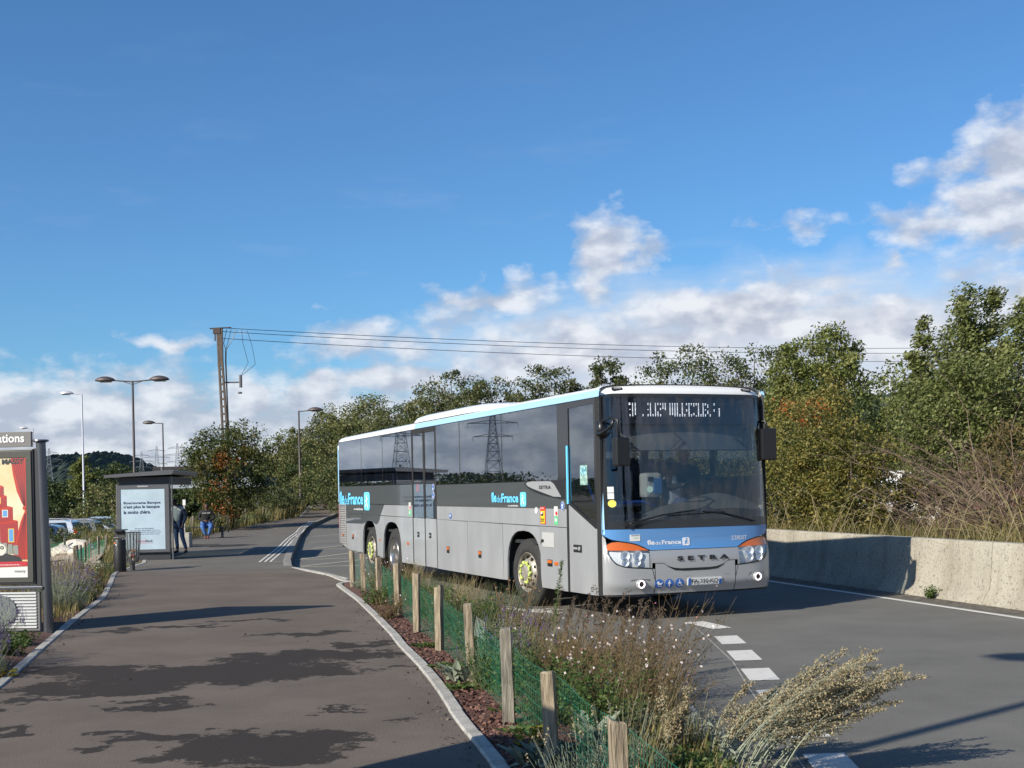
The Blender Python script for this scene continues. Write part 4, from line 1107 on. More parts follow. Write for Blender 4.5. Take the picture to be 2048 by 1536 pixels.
# ---- wheels
def wheel(c, steer, kind, left=False):
    """centre c in (w,s,z); wheel axis along w; outer face towards -w"""
    t=empty('wheel',(0,0,0)); t.parent=bus; t.location=q(*c); t.rotation_euler=(0,0,steer+(PI if left else 0))
    R_=.515
    mm=MB(); mm.lathe([(.30,.02),(.31,-.005),(.36,-.012),(.44,-.01),(.492,.012),(R_-.003,.045),(R_,.08),(R_,.22),(R_-.004,.25),(.49,.285),(.40,.30),(.30,.28)],40,'x')
    o=mm.build('tyre',mb_tyre,t,smooth=True)
    mm=MB()
    for k in (.09,.13,.17,.21): mm.lathe([(R_+.0015,k),(R_+.0015,k+.012)],40,'x')
    mm.build('tread_groove',mb_rub,t)
    mm=MB()
    if kind=='front':      # outward dish with nuts
        mm.lathe([(.305,.0),(.297,-.012),(.285,.0),(.275,.055),(.255,.07),(.235,.05),(.20,-.005),(.175,-.015),(.12,-.012),(.115,-.045),(.09,-.055),(.0,-.06)],36,'x')
    else:
        mm.lathe([(.305,.0),(.297,-.012),(.285,.0),(.272,.07),(.262,.16),(.22,.19),(.16,.19),(.14,.13),(.10,.11),(.0,.105)],36,'x')
    r=mm.build('rim',mb_rim if kind=='front' else mb_rimc,t,auto=40)
    if kind=='front':
        mm=MB()
        for i in range(10):
            a=2*PI*i/10+.2; mm.obox((.024,math.cos(a)*.227,math.sin(a)*.227),(1,0,0),(0,math.cos(a),math.sin(a)),(0,-math.sin(a),math.cos(a)),.022,.022,.018)
        mm.build('rim_hole',mb_black,t).parent=t
        mm=MB(); mn=MB()
        for i in range(10):
            a=2*PI*i/10; cy,cz=math.cos(a)*.155,math.sin(a)*.155
            mn.lathe([(.014,-.01),(.014,-.045),(.0,-.048)],8,'x',(0,cy,cz))
            if i not in (8,):
                p0=Vector((-.045,cy,cz)); d=Vector((0,-math.sin(a+.5),math.cos(a+.5)))
                mm.lathe([(.026,-.028),(.026,-.05),(.018,-.062),(.0,-.064)],8,'x',(0,cy,cz)); mm.obox(p0+d*.035+Vector((-.006,0,0)),(1,0,0),d,d.cross(Vector((1,0,0))),.008,.022,.012)
        mn.build('wheel_nut',mb_bump,t); mm.build('nut_indicator',mb_nut,t)
    return t
wheel((.05,AF-.02,.513),.10,'front'); wheel((.05,AM,.513),0,'rear'); wheel((.05,AR,.513),.0,'front')
wheel((BW-.05,AF-.02,.513),.10,'front',True); wheel((BW-.05,AM,.513),0,'rear',True); wheel((BW-.05,AR,.513),0,'front',True)

# ---- interior
mm=MB(); mm.box(q(.08,.2,.95),q(BW-.08,14.2,1.0)); mm.build('floor',mb_intd,bus)
mm=MB(); mm.box(q(.12,.2,2.93),q(BW-.12,14.2,2.96)); mm.build('ceiling',mb_int,bus)
mm=MB(); mm.box(q(.12,.9,2.66),q(.42,14.2,2.92)); mm.box(q(BW-.42,.9,2.66),q(BW-.12,14.2,2.92)); mm.build('luggage_rack',mb_int,bus,bev=.02)
# dashboard
rows=[]
for s,zf in ((.02,1.42),(.25,1.50),(.45,1.52),(.62,1.42),(.64,1.0)):
    row=[]
    for w in np.linspace(.1,BW-.1,26):
        hmp=.16*math.exp(-((w-1.95)/.42)**2)*(1 if .1<s<.7 else .3)
        row.append(q(w,s,zf+hmp-(.12*sstep(1.2,.5,w) if zf>1.2 else 0)))
    rows.append(row)
MB().grid(rows).build('dashboard',mat('dashboard_grey',(.05,.055,.055),.6),bus,auto=50)
mm=MB(); c=Vector(q(1.88,.72,1.78)); n=Vector((0,.55,.83)); a=Vector((1,0,0)); b=n.cross(a)
mm.tube([c+(a*math.cos(t)+b*math.sin(t))*.23 for t in np.linspace(0,2*PI,28)],.014,7,False); mm.tube([c-a*.22,c,c+a*.22],.012,6); mm.tube([c,c-n*.4],.03,8); mm.build('steering_wheel',mb_black,bus,smooth=True)
# ticket machines
mm=MB(); mm.box(q(1.24,1.12,1.62),q(1.50,1.36,1.98)); o=mm.build('ticket_validator',mat('validator_white',(.5,.53,.5),.5),bus,bev=.05)
mm=MB(); mm.box(q(1.36,1.10,1.68),q(1.485,1.12,1.9)); mm.build('validator_panel',mat('validator_blue',(.06,.2,.5),.4),bus).parent=o
mm=MB(); mm.box(q(1.27,1.105,1.86),q(1.35,1.12,1.92)); mm.build('validator_screen',mb_black,bus).parent=o
mm=MB(); mm.lathe([(0,-.012),(.045,-.012),(.045,0)],18,'y',q(1.30,1.12,1.74)); mm.build('validator_reader',emit('reader_green',(.5,.7,.6),.35),bus).parent=o
mm=MB(); mm.box(q(1.30,1.2,1.0),q(1.42,1.3,1.62)); mm.build('validator_post',mb_intd,bus).parent=o
mm=MB(); mm.box(q(1.62,1.14,1.50),q(1.85,1.36,1.95)); mm.build('ticket_printer',mat('printer_white',(.42,.46,.5),.5),bus,bev=.05)
# grab rails in blue and yellow posts
mm=MB(); mm.tube([q(.35,.9,1.50),q(.6,.8,1.56),q(1.0,.8,1.57),q(1.25,.9,1.50)],.022,8); mm.tube([q(.36,.95,1.0),q(.36,.92,1.5),q(.30,1.1,1.85)],.022,8)
for s in (3.0,6.8,8.5): mm.tube([q(.95,s,1.0),q(.95,s,2.93)],.016,7)
mm.build('grab_rail',mat('rail_blue',(.03,.12,.5),.4),bus,smooth=True)
def seat(w,s,driver=False,zf=1.0):
    o=MB(); o.box(q(w-.21,s-.02,zf+.38),q(w+.21,s+.42,zf+.48)); st=o.build('passenger_seat' if not driver else 'driver_seat',mb_seat if not driver else mb_black,bus,bev=.03)
    o=MB(); P=[(-.02,.45),(.06,.45),(.16,1.08),(.13,1.13),(.07,1.13),(.05,1.08)]
    o.prism([q(w-.20,s+.38+a,zf+b) for a,b in P],(.40,0,0)); k=o.build('seat_back',mb_seat if not driver else mb_black,bus,bev=.025); k.parent=st
    o=MB(); o.tube([q(w-.205,s+.40,zf+.6),q(w-.205,s+.54,zf+1.1),q(w-.12,s+.56,zf+1.16),q(w+.12,s+.56,zf+1.16),q(w+.205,s+.54,zf+1.1),q(w+.205,s+.40,zf+.6)],.012,6); k=o.build('seat_rail',mb_int,bus); k.parent=st
    return st
for s in np.arange(2.3,6.6,.82): 
    for w in (.36,.82): seat(w,s,zf=1.06)
for s in np.arange(8.7,13.6,.82):
    for w in (.36,.82): seat(w,s,zf=1.15)
for s in np.arange(2.6,13.6,.82):
    for w in (1.75,2.2): seat(w,s,zf=1.08)
seat(1.90,1.12,True,1.0)
# bulkhead behind driver
mm=MB(); mm.box(q(1.5,1.75,1.0),q(BW-.1,1.79,2.0)); mm.build('bulkhead',mb_intd,bus)
mm=MB(); mm.box(q(1.52,1.72,1.0),q(1.60,1.80,2.93)); mm.build('bulkhead_post',mb_intd,bus)
# ------------------------------------------------------------------ concrete barrier
m_conc=bpy.data.materials.new('barrier_concrete'); m_conc.use_nodes=True
t=m_conc.node_tree; b=t.nodes['Principled BSDF']; co=t.nodes.new('ShaderNodeTexCoord')
def _n(sc,de,ro,st=(1,1,1)):
    mp=t.nodes.new('ShaderNodeMapping'); mp.inputs['Scale'].default_value=st; t.links.new(co.outputs['Object'],mp.inputs[0])
    n=t.nodes.new('ShaderNodeTexNoise'); n.inputs['Scale'].default_value=sc; n.inputs['Detail'].default_value=de; n.inputs['Roughness'].default_value=ro; t.links.new(mp.outputs[0],n.inputs['Vector']); return n.outputs['Fac']
def _ramp(f,els):
    r=t.nodes.new('ShaderNodeValToRGB'); e=r.color_ramp.elements
    while len(e)<len(els): e.new(.5)
    for i,(p,c) in enumerate(els): e[i].position=p; e[i].color=(*c,1)
    t.links.new(f,r.inputs[0]); return r.outputs[0]
def _mul(a,b_):
    m=t.nodes.new('ShaderNodeMix'); m.data_type='RGBA'; m.blend_type='MULTIPLY'; m.inputs[0].default_value=1
    t.links.new(a,m.inputs[6]); t.links.new(b_,m.inputs[7]); return m.outputs[2]
c1=_ramp(_n(.9,8,.6),[(.3,(.325,.30,.245)),(.7,(.44,.41,.335))])
c2=_ramp(_n(26,8,.8,(1,1,1)),[(.38,(.30,.28,.26)),(.465,(.95,.95,.95)),(1,(1,1,1))])
c3=_ramp(_n(2.2,7,.65,(1,1,.10)),[(.34,(.78,.76,.73)),(.54,(1,1,1))])
col=_mul(_mul(c1,c2),c3); t.links.new(col,b.inputs['Base Color']); b.inputs['Roughness'].default_value=.92
bp=t.nodes.new('ShaderNodeBump'); bp.inputs['Strength'].default_value=.5; bp.inputs['Distance'].default_value=.02; t.links.new(_n(30,6,.7),bp.inputs['Height']); t.links.new(bp.outputs[0],b.inputs['Normal'])
bar=empty('concrete_barrier',(5.95,20.33,0),0,'low pale concrete barrier wall along the far edge of the road, stained and mossy','barrier')
WP=[(10.2,0.),(9.0,7.),(8.2,11),(7.05,16.0),(5.95,20.33),(4.89,24.32),(3.0,31),(.3,40),(-2.6,50),(-5.2,60)]
WR=resample([(x,y,0) for x,y in WP],.5)
for _ in range(4): WR=[WR[0]]+[(WR[i-1]+WR[i]*2+WR[i+1])/4 for i in range(1,len(WR)-1)]+[WR[-1]]
WPROF=[(.02,-.25),(.0,.0),(.02,.05),(.14,.24),(.17,.50),(.20,.86),(.215,.885),(.40,.885),(.415,.86),(.45,.5),(.6,.0),(.6,-.25)]
def wall_rows(i0,i1):
    rows=[]
    for i in range(i0,i1+1):
        a=WR[max(i-1,0)]; bb=WR[min(i+1,len(WR)-1)]; d=(bb-a).normalized(); n=Vector((d.y,-d.x,0))
        p=WR[i]+(d*.006 if i==i0 else (d*-.006 if i==i1 else Vector()))
        rows.append([(p.x+n.x*u-5.95,p.y+n.y*u-20.33,(rz(p.y))+v) for u,v in WPROF])
    return rows
for i in range(0,len(WR)-1,12):
    r=wall_rows(i,min(i+12,len(WR)-1)); mm=MB().grid(r); mm.poly(r[0]); mm.poly(r[-1]); mm.build('wall_segment',m_conc,bar,auto=30)

# ------------------------------------------------------------------ advertising display, left edge
m_dgrey=mat('anthracite_metal',(.055,.055,.06),.4,metal=.4,coat=.2)
m_post=mat('grey_metal_post',(.13,.135,.15),.3,metal=.7,var=.08)
m_hdr=mat('header_grey',(.17,.165,.16),.55)
# local frame: origin at foot of visible post, x runs left along the panel
SX=Vector((-6.14,16.35,0)); ang=math.radians(182)
sgn=empty('advertising_display',tuple(SX),math.radians(-5),'tall grey advertising display with a circus style poster at the left edge','advertising display')
def SP(x,y,z): return (x,y,z)
mm=MB(); mm.tube([(0,0,-.1),(0,0,.2),(-.03,0,1.4),(-.055,0,2.50)],.062,16); mm.lathe([(0,2.535),(.10,2.53),(.105,2.51),(.06,2.49)],18,'z',(-.055,0,0)); mm.build('post',m_post,sgn,auto=40)
mm=MB(); mm.tube([(-1.72,0,-.1),(-1.74,0,1.4),(-1.76,0,2.50)],.062,16); mm.build('post',m_post,sgn,auto=40)
mm=MB(); mm.box((-1.66,-.07,.63),(-.13,.09,2.41)); cas=mm.build('display_case',m_dgrey,sgn,bev=.012)
mm=MB(); 
for a,b_ in (((-1.64,-.085,.66),(-.155,-.07,.72)),((-1.64,-.085,2.30),(-.155,-.07,2.385)),((-1.64,-.085,.72),(-1.58,-.07,2.30)),((-.225,-.085,.72),(-.155,-.07,2.30))): mm.box(a,b_)
mm.build('door_frame',mat('frame_grey_green',(.075,.075,.065),.45,metal=.3),sgn,bev=.003)
mm=MB(); mm.box((-.13,-.05,.60),(-.06,.06,2.42)); mm.build('side_rail',m_dgrey,sgn,bev=.004)
mm=MB(); mm.box((-1.7,-.08,.565),(-.03,.08,.605)); mm.build('cross_rail',m_post,sgn,bev=.006)
mm=MB(); mm.box((-1.9,-.035,2.44),(-.17,.02,2.64)); mm.build('header_board',m_hdr,sgn,bev=.003)
mm=MB(); vs,fs_=text_verts('Informations',1,.02,3); ax=max(v[0] for v in vs)
k=.155; mm.add([(-.26+(v[0]-ax)*k,-.040,2.505+v[1]*k-.0) for v in vs],fs_); mm.build('header_lettering',mat('header_white',(.8,.8,.8),.5),sgn)
mm=MB(); mm.box((-1.66,-.03,.02),(-.10,.02,.53)); mm.build('lower_board',mat('lower_board_dark',(.14,.14,.14),.5),sgn)
mm=MB()
for i in range(12):
    z=.05+i*.041; mm.prism([(-1.64,-.03,z),(-1.64,-.045,z+.006),(-1.64,-.045,z+.024),(-1.64,-.03,z+.03)],(1.5,0,0))
mm.build('corrugation',mat('corrugated_pale',(.62,.64,.64),.4,metal=.2),sgn)
mm=MB(); mm.prism([(-.64+math.cos(a)*.235,-.062,.29+math.sin(a)*.20) for a in np.linspace(0,2*PI,26,endpoint=False)],(0,.014,0)); mm.build('round_mark',mat('mark_grey',(.13,.15,.145),.6),sgn)
mm=MB(); mm.prism([(-.86+a*.26,-.068,.22+b_*.26) for a,b_ in ((.0,.5),(.35,.8),(.75,.85),(.8,.55),(.5,.4),(.35,.0),(.25,.1))],(0,.004,0)); mm.build('white_shape',mat('mark_white',(.6,.62,.62),.6),sgn)
# poster (plain generic picture of a tiered red stage between curtains)
def pq(u,v,d): return (-1.575+u*1.345,-.072-d*.00025,.725+v*1.57)
def pp(name,pts,m,d): 
    mm=MB(); mm.poly([pq(u,v,d) for u,v in pts]); return mm.build(name,m,sgn)
PC=lambda n,c,**k: mat('poster_'+n,c,.5,coat=.5,**k)
pp('poster_sheet',[(0,0),(1,0),(1,1),(0,1)],PC('sky',(.72,.50,.16),col2=(.80,.72,.52),vscale=1.3,stretch=(1,1,1),lo=.3,hi=.6),0)
red=PC('red',(.38,.03,.035)); red2=PC('red_bright',(.52,.035,.02)); redd=PC('red_dark',(.20,.02,.03)); yel=PC('yellow',(.8,.55,.05)); blu=PC('blue',(.12,.35,.7)); drk=PC('dark',(.03,.03,.035)); wht=PC('white',(.75,.75,.73)); gry=PC('grey',(.28,.29,.27)); pal=PC('pale',(.75,.72,.62))
# tower tiers
def tier(x0,x1,z0,z1,d):
    n=10; mid=(x0+x1)/2; w=(x1-x0)/2
    bot=[(x0+(x1-x0)*i/n, z0-.018*math.sin(PI*i/n)) for i in range(n+1)]
    top=[(x1-(x1-x0)*i/n, z1-.018*math.sin(PI*(1-i/n))) for i in range(n+1)]
    pp('tower_tier',bot+top,red,d)
    e=[(mid+math.cos(a)*w,z1+math.sin(a)*.022) for a in np.linspace(0,2*PI,22,endpoint=False)]
    pp('tier_top',e,red2,d+1)
    k=max(1,int((x1-x0)/.13))
    for i in range(k):
        cx=x0+(x1-x0)*(i+.5)/k; h=(z1-z0)*.55
        pp('window_frame',[(cx-.03,z0+.025),(cx+.03,z0+.025),(cx+.03,z0+.03+h),(cx-.03,z0+.03+h)],yel if i%2 else pal,d+2)
        pp('tier_window',[(cx-.022,z0+.032),(cx+.022,z0+.032),(cx+.022,z0+.024+h),(cx-.022,z0+.024+h)],blu,d+3)
tier(.33,.91,.27,.47,1); tier(.38,.86,.48,.585,5); tier(.44,.80,.595,.68,9); tier(.47,.77,.69,.76,13); tier(.53,.71,.77,.83,17)
# curtains
rc=[(.98,1),(.85,1),(.87,.86),(.905,.72),(.955,.62),(.99,.585)]
pp('curtain',[(1,1)]+rc[1:]+[(1,.58)],red2,22)
for i in range(6):
    a=i/6; pp('curtain_fold',[(.86+.14*a,1),(.868+.14*a,1),(.975+.02*a,.60),(.968+.02*a,.60)],redd,23)
pp('curtain',[(.99,.57),(.94,.47),(.89,.33),(.85,.15),(1,.15),(1,.57)],red2,22)
for i in range(6):
    a=i/6; pp('curtain_fold',[(.86+.13*a,.15),(.868+.13*a,.15),(.985+.01*a,.53),(.98+.01*a,.53)],redd,23)
pp('curtain_tie',[(.98+math.cos(a)*.018,.58+math.sin(a)*.018) for a in np.linspace(0,2*PI,14,endpoint=False)],red2,24)
pp('stage_front',[(.55,.12),(.95,.12),(.93,.17),(.80,.20),(.55,.2)],drk,24)
for i in range(4):
    pp('stone_arch',[(.70+i*.055,.19+.012*i*(3-i)/2),(.745+i*.055,.19+.012*i*(3-i)/2),(.74+i*.055,.30-.01*i),(.695+i*.055,.30-.01*i)],gry,26)
pp('medallion',[(.73+math.cos(a)*.055,.235+math.sin(a)*.05) for a in np.linspace(0,2*PI,20,endpoint=False)],pal,28)
pp('red_strip',[(0,.075),(1,.095),(1,.135),(0,.125)],PC('strip_red',(.55,.02,.04)),30); pp('white_strip',[(0,0),(1,0),(1,.09),(0,.07)],wht,30)
def ptext(txt,u,v,h,w,m,d,bold=.02):
    mm=MB(); text_mb(mm,txt,1,lambda a,b_:(pq(u,v,d)[0]+a,pq(u,v,d)[1],pq(u,v,d)[2]+b_),width=w,height=h,bold=bold); mm.build('poster_lettering',m,sgn)
ptext('CIRQUE DE MASSY',.353,.94,.085,.85,drk,32,.035)
ptext('massy',.87,.035,.036,.15,drk,33); ptext('CONCERTS GRATUITS, SOIRÉE DANSANTE...',.08,.10,.022,1.16,wht,33,.02); ptext('50',.69,.235,.05,.10,drk,34,.03)
for i,c in enumerate((blu,red2,yel,red,gry,drk)): pp('partner_mark',[(.30+i*.07+math.cos(a)*.018,.045+math.sin(a)*.014) for a in np.linspace(0,2*PI,10,endpoint=False)],c,33)
mm=MB(); mm.poly([(-1.58,-.083,.72),(-.225,-.083,.72),(-.225,-.083,2.30),(-1.58,-.083,2.30)]); mm.build('display_glass',glass('poster_glass',(.98,.99,.99),.02,(.6,.6,.6),.0),sgn)

# ------------------------------------------------------------------ bus shelter
m_sh=mat('shelter_grey_metal',(.16,.16,.165),.4,metal=.5,var=.06); m_shd=mat('shelter_dark',(.045,.045,.05),.5)
m_shg=glass('shelter_glass',(.55,.6,.6),.02,(.9,.95,1),.02)
sh=empty('bus_shelter',(-10.2,34.3,0),math.radians(6.5),'grey bus shelter with flat roof and pale blue bank poster','bus shelter')
mm=MB(); mm.prism([(-.95,-.35,2.30),(.84,-.35,2.36),(.88,-.35,2.45),(.81,-.35,2.47),(-.98,-.35,2.37)],(0,4.9,0)); mm.build('roof',m_sh,sgn and sh,bev=.01)
mm=MB(); mm.box((-.62,-.10,2.10),(.72,4.3,2.30)); mm.build('roof_beam',m_shd,sh,bev=.01)
mm=MB(); mm.tube([(.55,-.1,2.46),(.55,-.1,2.55)],.035,8); mm.build('roof_fitting',m_sh,sh)
lb=MB(); lb.box((-.70,-.11,.20),(.74,.10,2.10)); lb=lb.build('light_box',m_sh,sh,bev=.012)
mm=MB(); 
for a,b_ in (((-.68,-.13,.22),(.72,-.108,.30)),((-.68,-.13,1.97),(.72,-.108,2.08)),((-.68,-.13,.30),(-.58,-.108,1.97)),((.60,-.13,.30),(.72,-.108,1.97))): mm.box(a,b_)
mm.build('light_box_frame',m_sh,sh,bev=.004).parent=lb
m_pst=mat('bank_poster_pale_blue',(.46,.58,.66),.4,coat=.4,var=.08,vscale=2.5)
mm=MB(); mm.box((-.58,-.118,.30),(.60,-.112,1.97)); mm.build('poster',m_pst,sh).parent=lb
m_ptx=mat('poster_navy_text',(.02,.03,.09),.5); m_ptp=mat('poster_pink_text',(.5,.07,.12),.5)
def stext(txt,x,z,h,w,m,bold=.02):
    mm=MB(); text_mb(mm,txt,1,lambda a,b_:(x+a,-.121,z+b_),width=w,height=h,bold=bold); mm.build('poster_lettering',m,sh).parent=lb
stext('Boursorama Banque',-.50,1.535,.088,.99,m_ptx,.03); stext("n'est plus la banque",-.50,1.415,.108,.97,m_ptx,.03); stext('la moins chère.',-.50,1.285,.098,.72,m_ptx,.03)
for i,(s_,x,w_) in enumerate((('Eh oui, c’est BoursoBank.',-.20,.50),('Ça sonne bien, BoursoBank c’est nous',-.35,.80),('Boursorama Banque devient BoursoBank et reste',-.44,.93),('la banque la moins chère depuis 15 ans.',-.30,.75))): stext(s_,x,.86-.052*i,.034,w_,m_ptx,.01)
stext('Bourso',-.20,.505,.062,.27,m_ptp,.01); stext('Bank',.075,.505,.062,.19,m_ptx,.01)
mm=MB(); mm.box((-.2,-.121,.475),(.27,-.119,.483)); mm.build('logo_underline',m_ptp,sh).parent=lb
mm=MB(); mm.box((-.12,-.135,2.02),(.16,-.128,2.055)); mm.build('maker_plate',mat('maker_plate',(.4,.4,.4),.4),sh).parent=lb
mm=MB(); mm.box((-.62,-.05,.0),(.72,.06,.20)); mm.build('plinth',m_shd,sh)
for a_,b_,r_ in ((.80,-.08,.022),(-.62,4.2,.045),(-.62,2.1,.045)):
    mm=MB(); mm.tube([(a_,b_,0),(a_,b_,2.3)],r_,10); mm.build('post',m_sh,sh,auto=50)
for a,b_ in ((.15,2.05),(2.15,4.15)):
    mm=MB(); mm.box((-.635,a,.25),(-.62,b_,2.05)); mm.build('back_pane',m_shg,sh)
mm=MB(); mm.box((-.5,.6,.42),(-.05,3.6,.47)); mm.box((-.3,.9,.0),(-.22,1.0,.42)); mm.box((-.3,3.2,.0),(-.22,3.3,.42)); mm.build('seat',m_shd,sh,bev=.01)
# concrete seat block beyond
m_blk=mat('concrete_block_pale',(.36,.34,.30),.85,var=.15,vscale=5,bump=.3)
mm=MB(); mm.box((-.62,-.22,0),(.0,.22,.50)); o=mm.build('concrete_block',m_blk,bev=.015,loc=(-11.0,42.4,0)); tag(o,'square pale concrete block standing just past the bus shelter','block')

# cylindrical ashtray bin
ab=empty('ashtray_bin',(-9.25,29.2,0),math.radians(-12),'black cylindrical cigarette bin with an orange cigarette on its front','bin')
m_blkp=mat('black_powder_coat',(.014,.014,.015),.5)
mm=MB(); mm.lathe([(0,0),(.135,.0),(.14,.02),(.14,.74),(.13,.76)],28); mm.build('body',m_blkp,ab,auto=40)
mm=MB(); mm.prism([(math.cos(a)*.14,math.sin(a)*.14,.80) for a in np.linspace(.0,PI,16)],(0,0,.155)); mm.prism([(-.14,-.12,.955),(.14,-.12,.955),(.14,.14,.975),(-.14,.14,.975)],(0,0,.02)); mm.build('hood',m_blkp,ab)
mm=MB(); mm.tube([(-.11,.06,.78),(-.11,.06,.96)],.01,6); mm.lathe([(.0,.775),(.12,.775),(.145,.80),(.145,.815),(.13,.80),(0,.795)],28); mm.build('ash_tray',mat('tray_steel',(.5,.5,.5),.3,metal=.9),ab,auto=40)
mm=MB(); mm.tube([(-.06,-.146,.70),(-.02,-.152,.655)],.014,7); mm.build('cigarette_symbol',mat('cigarette_orange',(.7,.2,.03),.5),ab); 
mm=MB(); mm.tube([(-.02,-.152,.655),(.015,-.150,.62)],.014,7); mm.build('cigarette_symbol',m_sw,ab)
# wire litter bin with bag
lbn=empty('litter_bin',(-9.13,29.75,0),math.radians(8),'slatted grey wire litter bin holding a clear bag of rubbish, right of the black bin','bin')
mm=MB()
for i in range(16):
    a=2*PI*i/16; c,s=math.cos(a),math.sin(a); mm.tube([(c*.20,s*.20,.90),(c*.185,s*.185,.6),(c*.14,s*.14,.20)],.009,5)
mm.lathe([(.205,.895),(.215,.905),(.205,.915)],24); mm.lathe([(.143,.195),(.15,.20),(.14,.21)],24); mm.build('wire_basket',m_sh,lbn)
mm=MB(); mm.tube([(0,0,0),(0,0,.22)],.06,12); mm.build('foot',m_shd,lbn)
mm=MB(); mm.lathe([(.19,.91),(.17,.7),(.165,.5),(.14,.35),(.12,.23),(0,.22)],20)
for i,v in enumerate(mm.v): mm.v[i]=(v[0]*random.uniform(.85,1.02),v[1]*random.uniform(.85,1.02),v[2])
mm.build('bin_bag',glass('clear_bag',(.8,.8,.78),.25,(1,1,1),.12),lbn,smooth=True)
for k,(c_o,z) in enumerate((((.6,.15,.03),.30),((.7,.68,.62),.36),((.45,.05,.04),.34),((.75,.7,.5),.27),((.6,.6,.6),.42),((.55,.25,.12),.46))):
    mm=MB(); R=Matrix.Rotation(k*1.3,3,'Z')@Matrix.Rotation(.7,3,'X'); mm.obox((random.uniform(-.06,.06),random.uniform(-.06,.06),z),R@Vector((1,0,0)),R@Vector((0,1,0)),R@Vector((0,0,1)),.05,.035,.03); mm.build('rubbish',mat('rubbish_%d'%k,c_o,.6),lbn,bev=.01)

# ------------------------------------------------------------------ bench, hoops, small posts
bn=empty('metal_bench',(-12.6,50.6,0),math.radians(20),'dark metal bench with curved legs beside the planted bank','bench')
mm=MB()
for i in range(7): mm.box((-.85,-.22+i*.066,.44),(.85,-.175+i*.066,.465))
mm.build('seat',m_shd,bn)
for x in (-.75,.75):
    mm=MB(); mm.tube([(x,-.22,.44),(x,-.16,.25),(x,-.26,0)],.025,7); mm.tube([(x,.22,.44),(x,.16,.25),(x,.26,0)],.025,7); mm.tube([(x,-.22,.43),(x,.22,.43)],.02,6); mm.build('leg',m_shd,bn)
hp_=empty('bicycle_hoop',(-13.3,56.6,0),math.radians(10),'dark metal bicycle hoop in front of the maple','bicycle stand')
mm=MB(); mm.tube([(-.33,0,0),(-.33,0,.68),(-.25,0,.80),(.25,0,.80),(.33,0,.68),(.33,0,0)],.026,8); mm.build('hoop',m_shd,hp_,smooth=True)
m_wood=mat('weathered_timber',(.26,.21,.145),.88,var=.5,vscale=7,stretch=(6,6,.6),bump=.5,bscale=20,detail=8)
m_woodg=mat('grey_timber',(.20,.18,.145),.9,var=.5,vscale=6,stretch=(6,6,.6),bump=.5,bscale=20,detail=8)
m_mesh=mat('green_plastic_mesh',(.015,.16,.09),.5)
def stake_mb(h,a=.035,lean=(0,0),rz_=0.,notch=False):
    mm=MB(); c,s=math.cos(rz_),math.sin(rz_)
    def P(x,y,z): return (x*c-y*s+lean[0]*z,x*s+y*c+lean[1]*z,z)
    k=[(-a,-a),(a,-a),(a,a),(-a,a)]; lv=[-.1,0,h*.3,h*.6,h-.01]; rows=[]
    for z in lv:
        j=random.uniform(-.09,.09); j2=random.uniform(-.07,.07); rows.append([P(x*(1+j)+j2*.03,y*(1-j)+j*.03,z) for x,y in k+[k[0]]])
    mm.grid(rows)
    tz=h+random.uniform(-.01,.01); sl=random.uniform(-.35,.35); top=[P(x*.88,y*.88,tz+x*sl+random.uniform(-.01,.01)) for x,y in k]
    n=len(mm.v); mm.add(rows[-1][:4]+top,[(0,1,5,4),(1,2,6,5),(2,3,7,6),(3,0,4,7),(4,5,6,7)])
    return mm
def net(pts, h0=.05, h1=.62, parent=None, cell=(.10,.05), r=.0022, name='netting', sag=.03):
    """rectangular plastic mesh hung along a line of stake positions (x,y,z0)"""
    mm=MB(); P=[Vector(p) for p in pts]; fine=[]
    for i in range(len(P)-1):
        n=max(2,int((P[i+1]-P[i]).length/cell[1]/2))
        for k in range(n): fine.append((P[i]+(P[i+1]-P[i])*k/n, math.sin(PI*k/n)))
    fine.append((P[-1],0))
    nh=int((h1-h0)/cell[0])
    for k in range(nh+1):
        z=h0+(h1-h0)*k/nh
        mm.tube([p+Vector((math.sin(j*.7+k)*.006,math.cos(j*.9+k)*.006,z-s*sag*(z/h1))) for j,(p,s) in enumerate(fine)],r*1.5,3,False)
    for j,(p,s) in enumerate(fine):
        for dd in (0,.5):
            if j+1>=len(fine) and dd: continue
            p2=p if not dd else (p+fine[j+1][0])/2
            mm.tube([p2+Vector((math.sin(j*.7+z)*.005,0,z-s*sag*(z/h1))) for z in (h0,(h0+h1)/2,h1)],r,3,False)
    return mm.build(name,m_mesh,parent)
# main fence in the right-hand bed
STK=[(-2.99,23.07,.67),(-2.67,22.0,.66),(-2.19,20.19,.69),(-1.64,17.51,.74),(-1.21,15.36,.73),(-.82,13.54,.71),(-.40,11.24,.72),(-.06,9.25,.71),(.22,7.8,.60),(.50,6.1,.60),(.72,4.9,.60)]
fn=empty('stake_fence',(-.06,9.25,0),0,'timber stakes hung with green plastic netting in the bed beside the road','fence')
for i,(x,y,h) in enumerate(STK):
    a=.038 if i<6 else .040
    o=stake_mb(h,a,(random.uniform(-.03,.03)-.02,random.uniform(-.02,.02)),random.uniform(-.5,.5)).build('stake',m_wood if i not in (7,) else m_woodg,fn); o.location=(x+.06,y-9.25,0)
net([(x+.06+.045,y-9.25,0) for x,y,h in STK],.03,.57,fn,cell=(.085,.05),r=.0010)
mm=MB()
for i in range(7):      # frayed pale threads
    x=-.36+.02+i*.012; mm.tube([(x+.06,11.1-9.25,.62-i*.008),(x+.04,11.0-9.25,.46-i*.006)],.0009,3,False)
mm.build('torn_threads',m_sw,fn)
